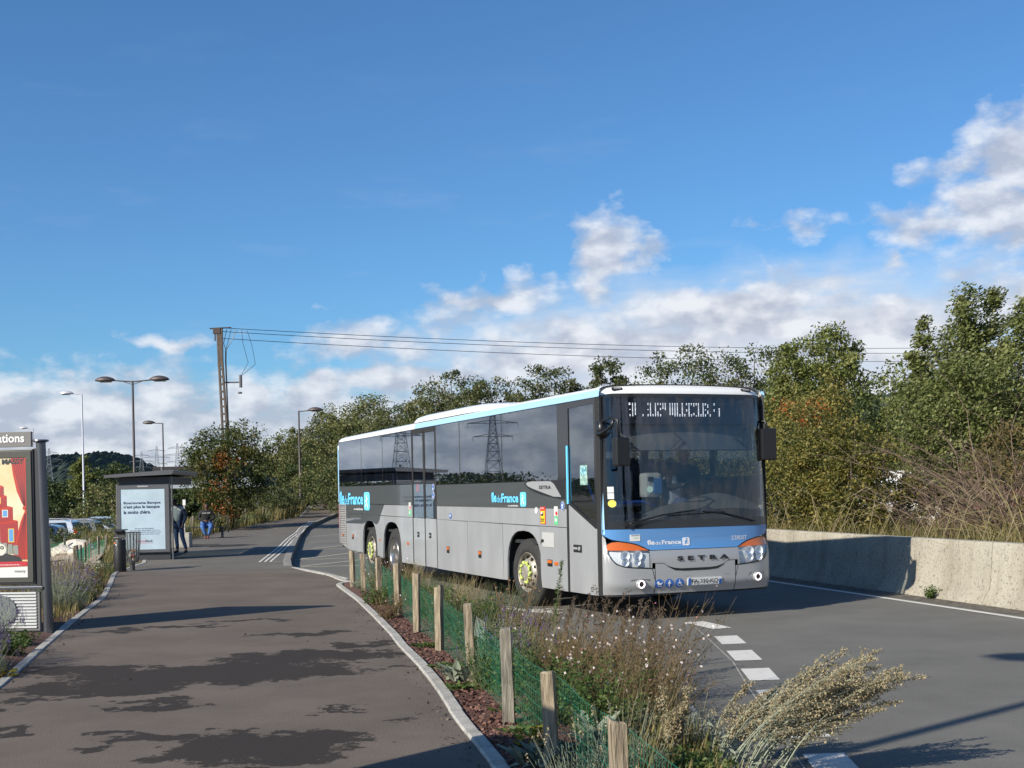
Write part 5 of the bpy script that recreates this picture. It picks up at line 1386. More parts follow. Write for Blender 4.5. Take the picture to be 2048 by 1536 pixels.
# small fences on the left slope
def lfence(name,label,pts,h=.62,a=.03):
    x0,y0=pts[0]; f=empty(name,(x0,y0,0),0,label,'fence')
    P=[]
    for x,y in pts:
        z=GZ(x,y); o=stake_mb(h+random.uniform(-.06,.06),a,(random.uniform(-.05,.05),random.uniform(-.04,.04)),random.uniform(0,1.5)).build('stake',random.choice((m_wood,m_woodg)),f); o.location=(x-x0,y-y0,z); P.append((x-x0,y-y0,z))
    net(P,.04,.50,f,cell=(.10,.08),r=.003)
lfence('stake_fence','low stakes with green netting along the near side of the sandy walk',[(-9.95,28.2),(-10.3,29.2),(-10.6,30.0),(-10.95,31.2),(-11.25,32.3),(-11.7,33.9),(-12.0,35.0),(-12.4,36.4),(-12.7,38.0),(-13.0,39.6)])
lfence('stake_fence','low stakes with green netting beyond the white boulders on the slope',[(-15.3,41),(-15.9,44),(-16.4,46.5),(-16.9,49),(-17.4,52),(-18.3,56)])
lfence('stake_fence','pale timber stakes at the foot of the planted bank behind the bench',[(-13.5,50.0),(-13.75,53.2),(-14.3,55.5),(-14.3,60.5),(-14.0,65.0),(-13.9,69.5),(-13.8,73.5),(-14.4,78),(-15.4,84)],h=.85,a=.035)
# slim sign post near the shelter
sp_=empty('slim_sign_post',(-11.7,44.3,0),0,'slim pale post with a small white plate, between the standing man and the bench','post')
mm=MB(); mm.tube([(0,0,-.1),(0,0,1.45)],.028,8); mm.build('pole',mat('pale_timber',(.42,.40,.34),.8),sp_); mm=MB(); mm.box((-.05,-.04,1.42),(.05,-.02,1.62)); mm.build('plate',m_sw,sp_)

# ------------------------------------------------------------------ lamp posts
m_lamp=mat('lamp_post_brown_grey',(.09,.075,.075),.5,metal=.3); m_lampw=mat('lamp_post_white',(.55,.55,.60),.4,metal=.2)
m_dif=mat('lamp_diffuser',(.35,.34,.25),.3)
def lamp_head(par,x,z,sx,m,s=1.):
    rows=[]
    for i in range(11):
        t=i/10; r=.30*math.sin(PI*min(1,t*.97+.03))**.6; rows.append((x+sx*(t-.5)*1.1*s,r*s))
    mm=MB(); base=[]
    for px,r in rows:
        base.append([(px,math.cos(a)*r*.9,z+math.sin(a)*r*(.75 if math.sin(a)>0 else .28)) for a in np.linspace(0,2*PI,15)])
    mm.grid(base); o=mm.build('lamp_head',m,par,smooth=True)
    mm=MB(); mm.box((x-.3*s,-.14*s,z-.10*s),(x+.3*s,.14*s,z-.05*s)); k=mm.build('lamp_diffuser',m_dif,par,bev=.02); k.parent=o
def street_lamp(loc,rz_,h,label,heads='single',m=None,s=1.,group=None):
    m=m or m_lamp; e=empty('street_lamp',loc,rz_,label,'street lamp',group)
    mm=MB(); mm.tube([(0,0,-.4),(0,0,1.1),(0,0,1.15),(0,0,h)],[.11*s,.11*s,.085*s,.055*s],12); mm.build('pole',m,e,auto=50)
    mm=MB()
    if heads=='twin':
        mm.tube([(-1.2,0,h+.05),(0,0,h-.05),(1.2,0,h+.05)],.035,8); mm.tube([(-.6,0,h+.0),(0,0,h-.2),(.6,0,h+.0)],.02,6); mm.build('bracket',m,e)
        lamp_head(e,-1.45,h+.04,1,m); lamp_head(e,1.45,h+.04,1,m)
    else:
        mm.tube([(0,0,h-.03),(1.0*s,0,h+.04)],.035*s,8); mm.build('bracket',m,e); lamp_head(e,1.2*s,h+.04,1,m,s)
    return e
street_lamp((-20.35,67,-.9),math.radians(2),8.92,'tall twin headed street lamp rising behind the bus shelter','twin')
street_lamp((-29.7,106,-.5),math.radians(180),8.5,'single arm street lamp pointing left, between the twin lamp and the concrete pole')
street_lamp((-15.0,88,.6),math.radians(0),7.0,'single arm street lamp pointing right, standing before the wooded bank')
street_lamp((-30.0,87,-.95),math.radians(183),10.0,'slim white car park lamp left of the twin headed lamp','single',m_lampw,.9)
street_lamp((-50,130,-.95),math.radians(183),10.1,'small distant lamp post showing above the advertising display','single',m_lampw,.85)
street_lamp((-14.9,112,1.6),math.radians(0),6.6,'thin far lamp post partly lost in the trees above the rear of the bus','single',m_lamp,.7)
street_lamp((-4.66,2.4,0),math.radians(150),8.2,'tall lamp post beside the footpath to the left of the camera','single')

# ------------------------------------------------------------------ concrete power pole and wires
m_pole=mat('pole_concrete',(.115,.088,.07),.9,var=.2,vscale=4,bump=.3)
up=empty('power_pole',(-15.9,70,.0),0,'weathered concrete power pole with ladder like openings rising behind the maple','power pole')
mm=MB(); H=11.2
def px_(z): return -.45*z/H
for sx in (-1,1):
    rows=[]
    for z in (0,H):
        w=.22-.09*z/H; x=px_(z)+sx*(w-.05); rows.append([(x-.05,-.09,z),(x+.05,-.09,z),(x+.05,.09,z),(x-.05,.09,z),(x-.05,-.09,z)])
    mm.grid(rows)
z=.4
while z<H-2.0:
    w=.22-.09*z/H; mm.box((px_(z)-w,-.085,z),(px_(z)+w,.085,z+.10)); z+=.42
mm.box((px_(H-1.5)-.14,-.085,H-2.2),(px_(H-1.5)+.16,.085,H)); mm.build('shaft',m_pole,up)
mm=MB(); mm.box((px_(H)-.30,-.12,H-.35),(px_(H)+.12,.12,H-.02)); mm.tube([(px_(H)-.5,-.05,H-.05),(px_(H)+.7,.05,H-.0)],.04,6); mm.tube([(px_(H)-.2,-.05,H-.75),(px_(H)-.2,-.05,H-.3)],.04,6); mm.build('head_fitting',mat('rusty_iron',(.07,.05,.045),.8),up)
mm=MB(); mm.tube([(px_(8)+.1,0,8.1),(px_(8)+1.0,0,8.1)],.05,6); mm.tube([(px_(8)+1.05,0,7.8),(px_(8)+1.05,0,8.5)],.09,8); mm.lathe([(.10,7.45),(.13,7.5),(.10,7.55)],10,'z',(px_(8)+1.0,0,0)); mm.build('switch_arm',mat('arm_grey',(.12,.12,.13),.6),up)
mm=MB()
mm.tube([(.12,-.1,0),(.02,-.12,5),(px_(9)+.30,-.12,9.3),(px_(9)+.32,-.12,9.9)],.045,6)
mm.tube([(px_(9)+.32,-.12,9.9),(px_(9)+.2,-.1,10.3),(px_(H)+.45,0,H-.1)],.02,5); mm.tube([(px_(9)+.32,-.12,9.9),(px_(9)+.7,-.1,10.5),(px_(H)+1.0,0,H-.15)],.02,5); mm.tube([(px_(9)+.30,-.12,9.9),(px_(9)+.45,-.1,10.4),(px_(H)+.7,0,H-.12)],.016,5)
mm.tube([(px_(H)+1.3,0,H-.15),(px_(H)+1.35,0,10.3),(px_(8)+1.5,0,9.2),(px_(8)+1.1,0,8.5)],.013,5); mm.tube([(px_(H)+1.6,0,H-.2),(px_(H)+1.85,0,10.2),(px_(8)+1.9,0,9.1),(px_(8)+1.15,0,8.5)],.013,5)
mm.build('drop_cable',mb_black,up)
up2=empty('power_pole',(47,99.5,0),0,'distant concrete power pole beyond the right edge holding the wires','power pole')
mm=MB(); mm.tube([(0,0,0),(0,0,12.5)],[.25,.13],8); mm.build('shaft',m_pole,up2); mm=MB(); mm.box((-.5,-.1,12.2),(.5,.1,12.4)); mm.build('head_fitting',m_pole,up2)
for k,(z0,z1,dy,lb_) in enumerate(((11.15,12.4,-.3,'highest of the three thin wires strung from the concrete power pole'),(10.98,12.0,.0,'middle wire of the three strung from the concrete power pole'),(10.62,11.3,.3,'lowest of the three thin wires strung from the concrete power pole'))):
    mm=MB(); P=[]
    for i in range(31):
        t=i/30; sag=4*t*(1-t)*.7; P.append((-16.2+t*63.2,70+dy+t*29.5,z0+(z1-z0)*t-sag*(1 if k<2 else .95)))
    mm.tube(P,.016,4,False); o=mm.build('overhead_wire',mb_black); tag(o,lb_,'wire')

# ------------------------------------------------------------------ lattice pylons
m_pyl=mat('galvanised_lattice',(.20,.22,.25),.6,metal=.3)
def pylon_mb(H=36.):
    mm=MB(); 
    def W_(z): return 3.6*(1-z/H)**1.3+.5
    lv=[0,5,9.5,13.5,17,20,22.5,25,27.5,30,33,H]
    R_=.14
    for sx in (-1,1):
        for sy in (-1,1): mm.tube([(sx*W_(z),sy*W_(z),z) for z in lv],R_,4,False)
    for i in range(len(lv)-1):
        a,b_=W_(lv[i]),W_(lv[i+1]); z0,z1=lv[i],lv[i+1]
        for sy in (-1,1):
            mm.tube([(-a,sy*a,z0),(b_,sy*b_,z1)],R_*.6,3,False); mm.tube([(a,sy*a,z0),(-b_,sy*b_,z1)],R_*.6,3,False)
            mm.tube([(-b_,sy*b_,z1),(b_,sy*b_,z1)],R_*.6,3,False)
        for sx in (-1,1): mm.tube([(sx*a,-a,z0),(sx*b_,b_,z1)],R_*.6,3,False)
    for z,l in ((22.5,7.5),(27.5,9.5),(32.5,6.5)):
        for sx in (-1,1):
            mm.tube([(0,0,z+1.2),(sx*l,0,z)],R_,3,False); mm.tube([(0,0,z),(sx*l,0,z)],R_,3,False); mm.tube([(sx*l*.5,0,z),(sx*l*.6,0,z+.5)],R_*.6,3,False)
            mm.tube([(sx*l,0,z),(sx*l,0,z-1.8)],R_*.8,3,False)
    return mm
pm=pylon_mb().build('lattice_pylon',m_pyl)
pylab=['faint lattice pylon on the horizon right of the hill, nearest to the maple','faint lattice pylon just right of the single arm lamp','faint lattice pylon above the foot of the hill beside the twin lamp','faint lattice pylon standing in front of the wooded hill','steel lattice pylon off to the left, mirrored in the coach windows','second steel lattice pylon far off to the left','third and farthest steel lattice pylon off to the left']
for i,(x,y,s,rz_) in enumerate(((-242,900,1.0,.3),(-257,900,.95,.3),(-268,900,.85,.3),(-335,900,.95,.3),(-262,352,1.0,.9),(-300,345,1.0,.6),(-238,385,.95,1.2))):
    o=pm if i==0 else pm.copy()
    if i: COL.objects.link(o)
    o.location=(x,y,-1 if y<800 else 4); o.scale=(s,s,s); o.rotation_euler=(0,0,rz_); tag(o,pylab[i],'pylon','lattice pylons')

# unseen shelter added behind the camera, its roof shaped to shade the frame foot
s2=empty('shade_shelter',(-3.6,3.4,0),0,'unseen flat roofed shelter added behind the camera on the left to cast shade','bus shelter')
mm=MB(); rp=[(-3.42,6.05),(-2.3,5.15),(-5.2,1.9),(-6.3,2.85)]
mm.prism([(x+3.6,y-3.4,2.4) for x,y in rp],(0,0,.10)); mm.build('roof',m_shd,s2)
for x,y in ((-5.9,2.8),(-5.1,2.25)):
    mm=MB(); mm.tube([(x+3.6,y-3.4,0),(x+3.6,y-3.4,2.4)],.04,8); mm.build('post',m_sh,s2)
mm=MB(); mm.obox((-5.5+3.6,2.5-3.4,1.15),(.82,-.57,0),(.57,.82,0),(0,0,1),.45,.01,.95); mm.build('side_pane',m_shg,s2)
# ------------------------------------------------------------------ people
m_skin=mat('skin_brown',(.13,.065,.04),.6); m_skinp=mat('skin_tan',(.30,.17,.11),.6); m_hair=mat('hair_black',(.012,.01,.01),.7); m_hairb=mat('hair_brown',(.05,.025,.015),.7)
m_jean=mat('denim_dark',(.035,.065,.15),.85,var=.3,vscale=14); m_jeanb=mat('denim_blue',(.05,.13,.33),.85,var=.25,vscale=14)
m_shoe=mat('dark_trainer',(.02,.022,.03),.6)
def person(name,label,loc,rz_,J,top,legs,skinm,shoes,hairm,scale=1.,hood=False,thick=1.,sleeve=None,shoe_r=.045):
    """J: dict of joint positions in metres for a 1.72 m figure facing -Y"""
    e=empty(name,loc,rz_,label,'person'); e.scale=(scale,)*3
    V=lambda k:Vector(J[k])
    pel,wst,ch,nk,hd=V('pelvis'),V('waist'),V('chest'),V('neck'),V('head')
    jo=[];ed=[]
    def add(p,r,par=None,r2=None):
        jo.append((*p,r,r2 or r)); 
        if par is not None: ed.append((par,len(jo)-1))
        return len(jo)-1
    T=thick
    a=add(pel,.10*T,None,.13*T); b=add(wst,.095*T,a,.12*T); c=add(ch,.10*T,b,.14*T); n=add(nk,.05,c)
    hd_dir=(hd-nk).normalized(); h1=add(nk+hd_dir*.06,.05,n); h2=add(hd-hd_dir*.05+Vector(J['face'])*.015,.062,h1,.068); h3=add(hd+hd_dir*.035,.078,h2,.074); h4=add(hd+hd_dir*.095,.055,h3)
    for s in ('l','r'):
        sh_=add(V('sh_'+s),.052,c); el_=add(V('el_'+s),.037,sh_); wr=add(V('wr_'+s),.024,el_)
        hnd=V('ha_'+s)
        pa=add((V('wr_'+s)+hnd)/2,.026,wr,.018); 
        d=(hnd-V('wr_'+s)).normalized(); sd_=d.cross(Vector(J['face'])); 
        if sd_.length<.1: sd_=Vector((1,0,0))
        sd_.normalize()
        for i,(o_,l_) in enumerate(((-.026,.060),(-.009,.072),(.009,.068),(.026,.052))):
            f1=add(hnd+sd_*o_,.0085,pa); f2=add(hnd+sd_*o_+d*l_*.55+Vector(J['face'])*.012,.0075,f1); add(hnd+sd_*o_+d*l_*.9+Vector(J['face'])*.03,.006,f2)
        tp=(V('wr_'+s)*.6+hnd*.4)
        t1=add(tp+sd_*-.03+Vector(J['face'])*.01,.010,pa); add(tp+sd_*-.045+d*.045+Vector(J['face'])*.02,.008,t1)
        hp_=add(V('hip_'+s),.085*T,a); kn=add(V('kn_'+s),.055*T,hp_); an=add(V('an_'+s),.036,kn)
        to=V('toe_'+s); add(to,.03,an)
    body=skin('body',jo,ed,skinm,e,1)
    # face details
    f=Vector(J['face']).normalized(); rt=f.cross(Vector((0,0,1))).normalized()
    mm=MB(); mm.obox(hd+f*.088-Vector((0,0,.01)),rt,f,(0,0,1),.011,.014,.02); mm.build('nose',skinm,e,bev=.006)
    mm=MB()
    for k in (-1,1): mm.obox(hd+f*.076+rt*.03*k+Vector((0,0,.018)),rt,f,(0,0,1),.012,.004,.005)
    mm.build('eyes',m_hair,e); mm=MB(); mm.obox(hd+f*.078-Vector((0,0,.05)),rt,f,(0,0,1),.022,.004,.006); mm.build('mouth',mat('lips',(.12,.04,.035),.5),e)
    mm=MB()
    for k in (-1,1): mm.obox(hd+rt*.076*k,rt,f,(0,0,1),.008,.014,.026)
    mm.build('ears',skinm,e,bev=.005)
    # top
    jo2=[];ed2=[]
    def ad2(p,r,par=None,r2=None):
        jo2.append((*p,r,r2 or r)); 
        if par is not None: ed2.append((par,len(jo2)-1))
        return len(jo2)-1
    a=ad2(pel+Vector((0,0,.02)),.125*T,None,.155*T); b=ad2(wst,.115*T,a,.148*T); c=ad2(ch,.125*T,b,.175*T); n=ad2(nk-hd_dir*.01,.075,c)
    for s in ('l','r'):
        sh_=ad2(V('sh_'+s),.072*T**.5,c); el_=ad2(V('el_'+s),.056*T**.5,sh_); ad2(V('wr_'+s)-(V('wr_'+s)-V('el_'+s)).normalized()*.02,.040,el_)
    tp_=skin('jacket',jo2,ed2,top,e,1)
    # trousers
    jo3=[];ed3=[]
    def ad3(p,r,par=None):
        jo3.append((*p,r,r)); 
        if par is not None: ed3.append((par,len(jo3)-1))
        return len(jo3)-1
    a=ad3(pel-Vector((0,0,.03)),.125*T)
    for s in ('l','r'):
        h_=ad3(V('hip_'+s),.102*T,a); k_=ad3(V('kn_'+s),.073*T,h_); ad3(V('an_'+s)+Vector((0,0,.03)),.055,k_)
    skin('trousers',jo3,ed3,legs,e,1)
    for s in ('l','r'):
        an,to=V('an_'+s),V('toe_'+s); hl=an+(an-to).normalized()*.05; hl.z=to.z
        skin('shoe',[(*hl,.04),(*(Vector((an.x,an.y,to.z+.03))),.046),(*to,.040)],[(0,1),(1,2)],shoes,e,1)
    if hood:
        R_=hd-f*.008
        skin('hood',[(*(nk-f*.03),.085),(*(hd-f*.035-Vector((0,0,.03))),.098),(*(hd-f*.03+hd_dir*.05),.095),(*(hd-f*.02+hd_dir*.11),.05)],[(0,1),(1,2),(2,3)],top,e,1)
    else:
        skin('hair',[(*(hd-f*.045-Vector((0,0,.02))),.062),(*(hd-f*.02+hd_dir*.055),.082),(*(hd+f*.025+hd_dir*.085),.062)],[(0,1),(1,2)],hairm,e,1)
    return e,tp_
m_jk=mat('jacket_navy',(.03,.042,.085),.8); m_jkw=mat('jacket_pale_grey',(.42,.45,.46),.75)
Jm=dict(pelvis=(0,0,.93),waist=(0,.0,1.07),chest=(.0,-.03,1.30),neck=(0,-.08,1.47),head=(.0,-.17,1.575),face=(-.25,-.75,-.55),
 sh_l=(.17,-.02,1.40),el_l=(.24,.05,1.13),wr_l=(.20,-.06,.90),ha_l=(.19,-.09,.84),sh_r=(-.17,-.06,1.40),el_r=(-.22,-.10,1.14),wr_r=(-.10,-.24,1.02),ha_r=(-.06,-.27,.97),
 hip_l=(.09,0,.90),kn_l=(.12,.02,.49),an_l=(.20,.10,.08),toe_l=(.22,-.04,.03),hip_r=(-.09,0,.90),kn_r=(-.07,-.03,.49),an_r=(-.05,.0,.08),toe_r=(-.06,-.17,.03))
pm_,jk=person('person','standing man in grey and navy jacket looking down beside the shelter',(-10.28,38.2,0),math.radians(-20),Jm,m_jkw,m_jean,m_skin,m_shoe,m_hair,.98)
# navy sleeves and back of the jacket
for sd_ in ('l','r'):
    a_,b_,c_2=Jm['sh_'+sd_],Jm['el_'+sd_],Jm['wr_'+sd_]; skin('jacket_sleeve',[(*a_,.079),(*b_,.062),(*c_2,.045)],[(0,1),(1,2)],m_jk,pm_,1)
skin('jacket_back',[(.05,.045,.98,.14),(.05,.03,1.15,.14),(.05,.01,1.33,.145)],[(0,1),(1,2)],m_jk,pm_,1)
skin('jacket_yoke',[(-.17,-.06,1.425,.065),(0,-.04,1.44,.085),(.17,-.02,1.42,.068)],[(0,1),(1,2)],mat('jacket_blue',(.07,.12,.22),.8),pm_,1)
Js=dict(pelvis=(0,.05,.56),waist=(0,.04,.70),chest=(0,.0,.93),neck=(0,-.02,1.10),head=(0,-.05,1.225),face=(.0,-.95,-.25),
 sh_l=(.20,0,1.02),el_l=(.29,-.05,.76),wr_l=(.08,-.27,.68),ha_l=(.03,-.31,.665),sh_r=(-.20,0,1.02),el_r=(-.29,-.05,.76),wr_r=(-.08,-.27,.69),ha_r=(-.03,-.31,.675),
 hip_l=(.12,.02,.53),kn_l=(.17,-.44,.50),an_l=(.05,-.42,.09),toe_l=(.04,-.57,.035),hip_r=(-.12,.02,.53),kn_r=(-.17,-.44,.50),an_r=(-.04,-.45,.09),toe_r=(-.06,-.60,.035))
m_blk2=mat('hoodie_black',(.012,.012,.013),.85)
ps_,hd_=person('person','seated woman in a black hooded top and blue jeans on the metal bench',(-12.45,50.5,.0),math.radians(14),Js,m_blk2,m_jeanb,m_skin,mat('red_trainer',(.42,.08,.06),.6),m_hair,1.06,hood=True,thick=1.22)
mm=MB(); text_mb(mm,'LOVE  CITY',1,lambda a,b_:(-.15+a,-.165,.955+b_),width=.30,height=.05,bold=.02); mm.build('chest_lettering',m_sw,ps_)
Jw=dict(pelvis=(0,0,.93),waist=(0,.0,1.07),chest=(.0,-.02,1.32),neck=(0,-.03,1.49),head=(.0,-.05,1.60),face=(0,-1,-.1),
 sh_l=(.18,0,1.42),el_l=(.24,.03,1.15),wr_l=(.20,-.08,.93),ha_l=(.19,-.10,.87),sh_r=(-.18,0,1.42),el_r=(-.24,.05,1.15),wr_r=(-.23,.0,.92),ha_r=(-.23,-.01,.86),
 hip_l=(.09,0,.90),kn_l=(.10,-.14,.50),an_l=(.10,-.16,.09),toe_l=(.10,-.30,.05),hip_r=(-.09,0,.90),kn_r=(-.10,.05,.49),an_r=(-.10,.26,.12),toe_r=(-.10,.14,.035))
person('person','distant dark haired walker in a long white top beyond the shrubs',(-18.75,98,.62),math.radians(150),Jw,mat('white_cloth',(.75,.74,.70),.8),mat('beige_trousers',(.4,.36,.3),.8),m_skin,m_shoe,m_hairb,1.05)
# driver in the coach seat
Jd=dict(Js); 
Jd.update(wr_l=(.20,-.42,.80),ha_l=(.20,-.47,.82),wr_r=(-.20,-.42,.80),ha_r=(-.20,-.47,.82),kn_l=(.15,-.42,.52),kn_r=(-.15,-.42,.52),an_l=(.15,-.55,.14),an_r=(-.15,-.55,.14),toe_l=(.15,-.68,.08),toe_r=(-.15,-.68,.08),face=(0,-1,0))
dloc=Vector(q(1.90,1.22,1.0)); Mw=Matrix.Translation(bus.location)@Matrix.Rotation(BYAW,4,'Z')
person('person','driver in dark clothes seated behind the coach windscreen',tuple(Mw@dloc),BYAW,Jd,mat('driver_dark_jacket',(.02,.02,.024),.8),m_jean,m_skinp,m_shoe,m_hair,1.0,thick=1.1)

# ------------------------------------------------------------------ cars
m_cg=mat('car_window',(.012,.016,.022),.05,spec=.8); m_hub=mat('alloy_hub',(.4,.4,.42),.35,metal=.8); m_tail=mat('tail_lamp_red',(.45,.02,.02),.2,coat=.6); m_hl=mat('head_lamp_clear',(.5,.55,.6),.1,metal=.4,coat=.8)
def paint(n,c): return mat('car_paint_'+n,c,.28,metal=.3,coat=1.)
def car(label,loc,rz_,col,kind='hatch',name='parked_car',group='cars in the sunken car park'):
    e=empty(name,loc,rz_,label,'car',group)
    H={'hatch':1.46,'suv':1.62,'estate':1.48,'van':2.05}[kind]; L_=4.1 if kind!='van' else 4.9; Wd=.88
    roof0,roof1={'hatch':(-.35,1.35),'suv':(-.5,1.75),'estate':(-.4,1.8),'van':(-1.1,2.3)}[kind]
    x0=-L_/2; x1=L_/2
    prof=[(x0,.30,.0),(x0-.02,.55,.0),(x0+.10,.72,0),(x0+.95,.93,0),(roof0,H-.06,1),(roof0+.4,H,1),(roof1-.35,H-.02,1),(roof1,H-.12,1),(x1-.08,.98,0),(x1,.90,0),(x1+.02,.5,0),(x1-.05,.28,0)]
    # body as loft across the width
    lower=[p for p in prof if not p[2]]
    sect=[]
    for k,(wy,ins,dz) in enumerate(((-1,.0,0),(-.97,.05,0),(-.85,.08,0),(.85,.08,0),(.97,.05,0),(1,0,0))): pass
    mm=MB()
    low=[(x0,.28),(x0-.03,.50),(x0+.08,.70),(x0+.95,.92),(x1-.10,.96),(x1,.88),(x1+.02,.5),(x1-.04,.26)]
    def wheel_cut(cx): return [(cx+.34*math.cos(t),.28+.36*math.sin(t)) for t in np.linspace(0,PI,9)]
    outline=low+[(x1-.35,.26)]+wheel_cut(x1-.78)+[(x0+1.25,.24)]+wheel_cut(x0+.82)+[(x0+.3,.26)]
    mm.prism([(x,-Wd,z) for x,z in outline],(0,2*Wd,0)); body=mm.build('body',col,e,bev=.05)
    rr_=[(x0+.85,.90),(roof0,H-.07),(roof0+.35,H),(roof1-.4,H-.01),(roof1,H-.10),(x1-.06,.93)]
    mm=MB(); n=len(rr_)
    A=[(x,-Wd*(1 if z<1 else .80),z) for x,z in rr_]; B=[(x,-y,z) for x,y,z in A]
    mm.add(A+B,[(i,i+1,i+1+n,i+n) for i in range(n-1)]+[tuple(range(n))[::-1],tuple(range(n,2*n))]); cab=mm.build('cabin',col,e,bev=.035)
    # glass
    mm=MB()
    def side_y(z): return Wd*(1+(z-.93)/(H-.93)*(-.20))+.012
    for sgn_ in (-1,1):
        z0,z1=.98,H-.13
        segs=[(roof0-.30*(1 if kind!='van' else 1.0),roof0+.42),(roof0+.48,roof0+1.15),(roof0+1.21,roof1-.10)]
        for i,(a,b_) in enumerate(segs):
            if kind=='van' and i==2: continue
            a2=a+.30 if i==0 else a; b2=b_ if i<2 else b_-.18
            mm.poly([(a,sgn_*side_y(z0),z0),(b_,sgn_*side_y(z0),z0),(b2,sgn_*side_y(z1),z1),(a2,sgn_*side_y(z1),z1)][::sgn_])
    mm.build('side_windows',m_cg,e)
    def scr(p,q_,o):
        (xa,za),(xb,zb)=p,q_; y0=Wd*.88; y1=Wd*.74
        d=Vector((xb-xa,0,zb-za)).normalized(); nn=Vector((-d.z,0,d.x)) if o>0 else Vector((d.z,0,-d.x))
        off=nn*.016; a=Vector((xa,0,za))+d*.10; b_=Vector((xb,0,zb))-d*.06
        return [(a.x+off.x,-y0,a.z+off.z),(a.x+off.x,y0,a.z+off.z),(b_.x+off.x,y1,b_.z+off.z),(b_.x+off.x,-y1,b_.z+off.z)]
    mm=MB(); mm.poly(scr(rr_[0],rr_[1],1)); mm.build('windscreen',m_cg,e)
    mm=MB(); mm.poly(scr(rr_[5],rr_[4],-1)); mm.build('rear_window',m_cg,e)
    for sy in (-1,1):
        mm=MB(); mm.prism([(x0-.02,sy*.80,.58),(x0+.02,sy*.80,.72),(x0+.42,sy*.895,.80),(x0+.35,sy*.895,.66)],(0,-sy*.10,0)) if False else mm.obox((x0+.16,sy*.74,.70),Vector((.85,sy*.35,.25)).normalized(),Vector((-.35,sy*.93,0)).normalized(),(0,0,1),.24,.13,.07); mm.build('headlight',m_hl,e,bev=.02)
        mm=MB(); mm.obox((x1-.06,sy*.76,1.02 if kind in('suv','van') else .86),(0,1,0),(1,0,0),(0,0,1),.11,.09,.20 if kind in('suv','van') else .11); mm.build('tail_light',m_tail,e,bev=.02)
        mm=MB(); mm.obox((roof0-.15,sy*(Wd+.09),1.02),(0,1,0),(1,0,0),(0,0,1),.10,.05,.07); mm.build('wing_mirror',col,e,bev=.02)
        for cx in (x0+.82,x1-.78):
            w_=empty('wheel',(cx,sy*.80,.32)); w_.parent=e
            mm=MB(); mm.lathe([(.20,-.10),(.29,-.105),(.32,-.08),(.32,.08),(.29,.105),(.20,.10)],22,'y'); mm.build('tyre',mb_tyre,w_,smooth=True)
            mm=MB(); mm.lathe([(.21,-.09),(.16,-.06),(.05,-.085),(0,-.09)],16,'y'); mm.lathe([(.21,.09),(.16,.06),(.05,.085),(0,.09)],16,'y'); mm.build('rim',m_hub,w_,auto=50)
    if kind in('suv','estate'):
        for sy in (-1,1):
            mm=MB(); mm.tube([(roof0+.3,sy*.62,H+.02),(roof0+.6,sy*.62,H+.06),(roof1-.6,sy*.62,H+.05),(roof1-.3,sy*.62,H)],.02,6); mm.build('roof_rail',m_hub,e)
    return e
CP=-.93
car('blue hatchback parked nearest, partly hidden by the advertising display post',(-20.6,51.0,CP),math.radians(188),paint('blue',(.05,.13,.30)))
car('white hatchback with its headlamp towards the slope, behind the blue one',(-21.7,54.6,CP),math.radians(186),paint('white',(.72,.72,.72)))
car('dark blue car in the third parking space, behind the white hatchback',(-23.0,58.0,CP),math.radians(8),paint('navy',(.02,.035,.09)),'estate')
car('dark off-road car with tall red tail lamps and silver roof rails',(-23.6,62.0,CP),math.radians(3),paint('pearl',(.55,.58,.62)),'suv')
car('silver grey estate car parked in front of the white lamp post',(-24.4,67.5,CP),math.radians(4),paint('grey',(.20,.20,.19)),'estate')
car('pale silver car with a curved roof behind the white lamp post',(-25.4,75.0,CP),math.radians(183),paint('silver',(.42,.43,.45)),'hatch')
car('light blue grey hatchback farthest in the row, near the shrubs',(-26.5,82.0,CP),math.radians(182),paint('blue_grey',(.26,.32,.40)))
car('dark grey saloon beyond the top of the path, right of the lamp post',(-14.7,112.5,2.0),math.radians(178),paint('graphite',(.06,.07,.09)),'estate',group='cars on the cross street')
car('white car mostly hidden by the shrubs near the distant walker',(-18.3,113.0,1.2),math.radians(178),paint('white2',(.7,.7,.7)),'hatch',group='cars on the cross street')
car('white van half hidden behind the bushes beyond the barrier',(12.9,41.0,.05),math.radians(165),paint('white3',(.78,.78,.78)),'van',name='parked_van',group='vehicles beyond the barrier')
car('dark red car almost hidden low behind the bushes beyond the barrier',(15.2,36.0,.0),math.radians(170),paint('red',(.25,.02,.03)),'hatch',group='vehicles beyond the barrier')

# warning sign seen from behind, far end of the path
ws_=empty('warning_sign',(-18.0,103,1.0),math.radians(10),'back of a grey triangular road sign beside the distant white car','road sign')
mm=MB(); mm.tube([(0,0,-.3),(0,0,1.75)],.03,8); mm.build('pole',m_sh,ws_)
mm=MB(); mm.prism([(-.5,-.03,.75),(.5,-.03,.75),(0,-.03,1.62)],(0,.02,0)); mm.build('plate',mat('sign_back_grey',(.35,.36,.36),.5,metal=.4),ws_)

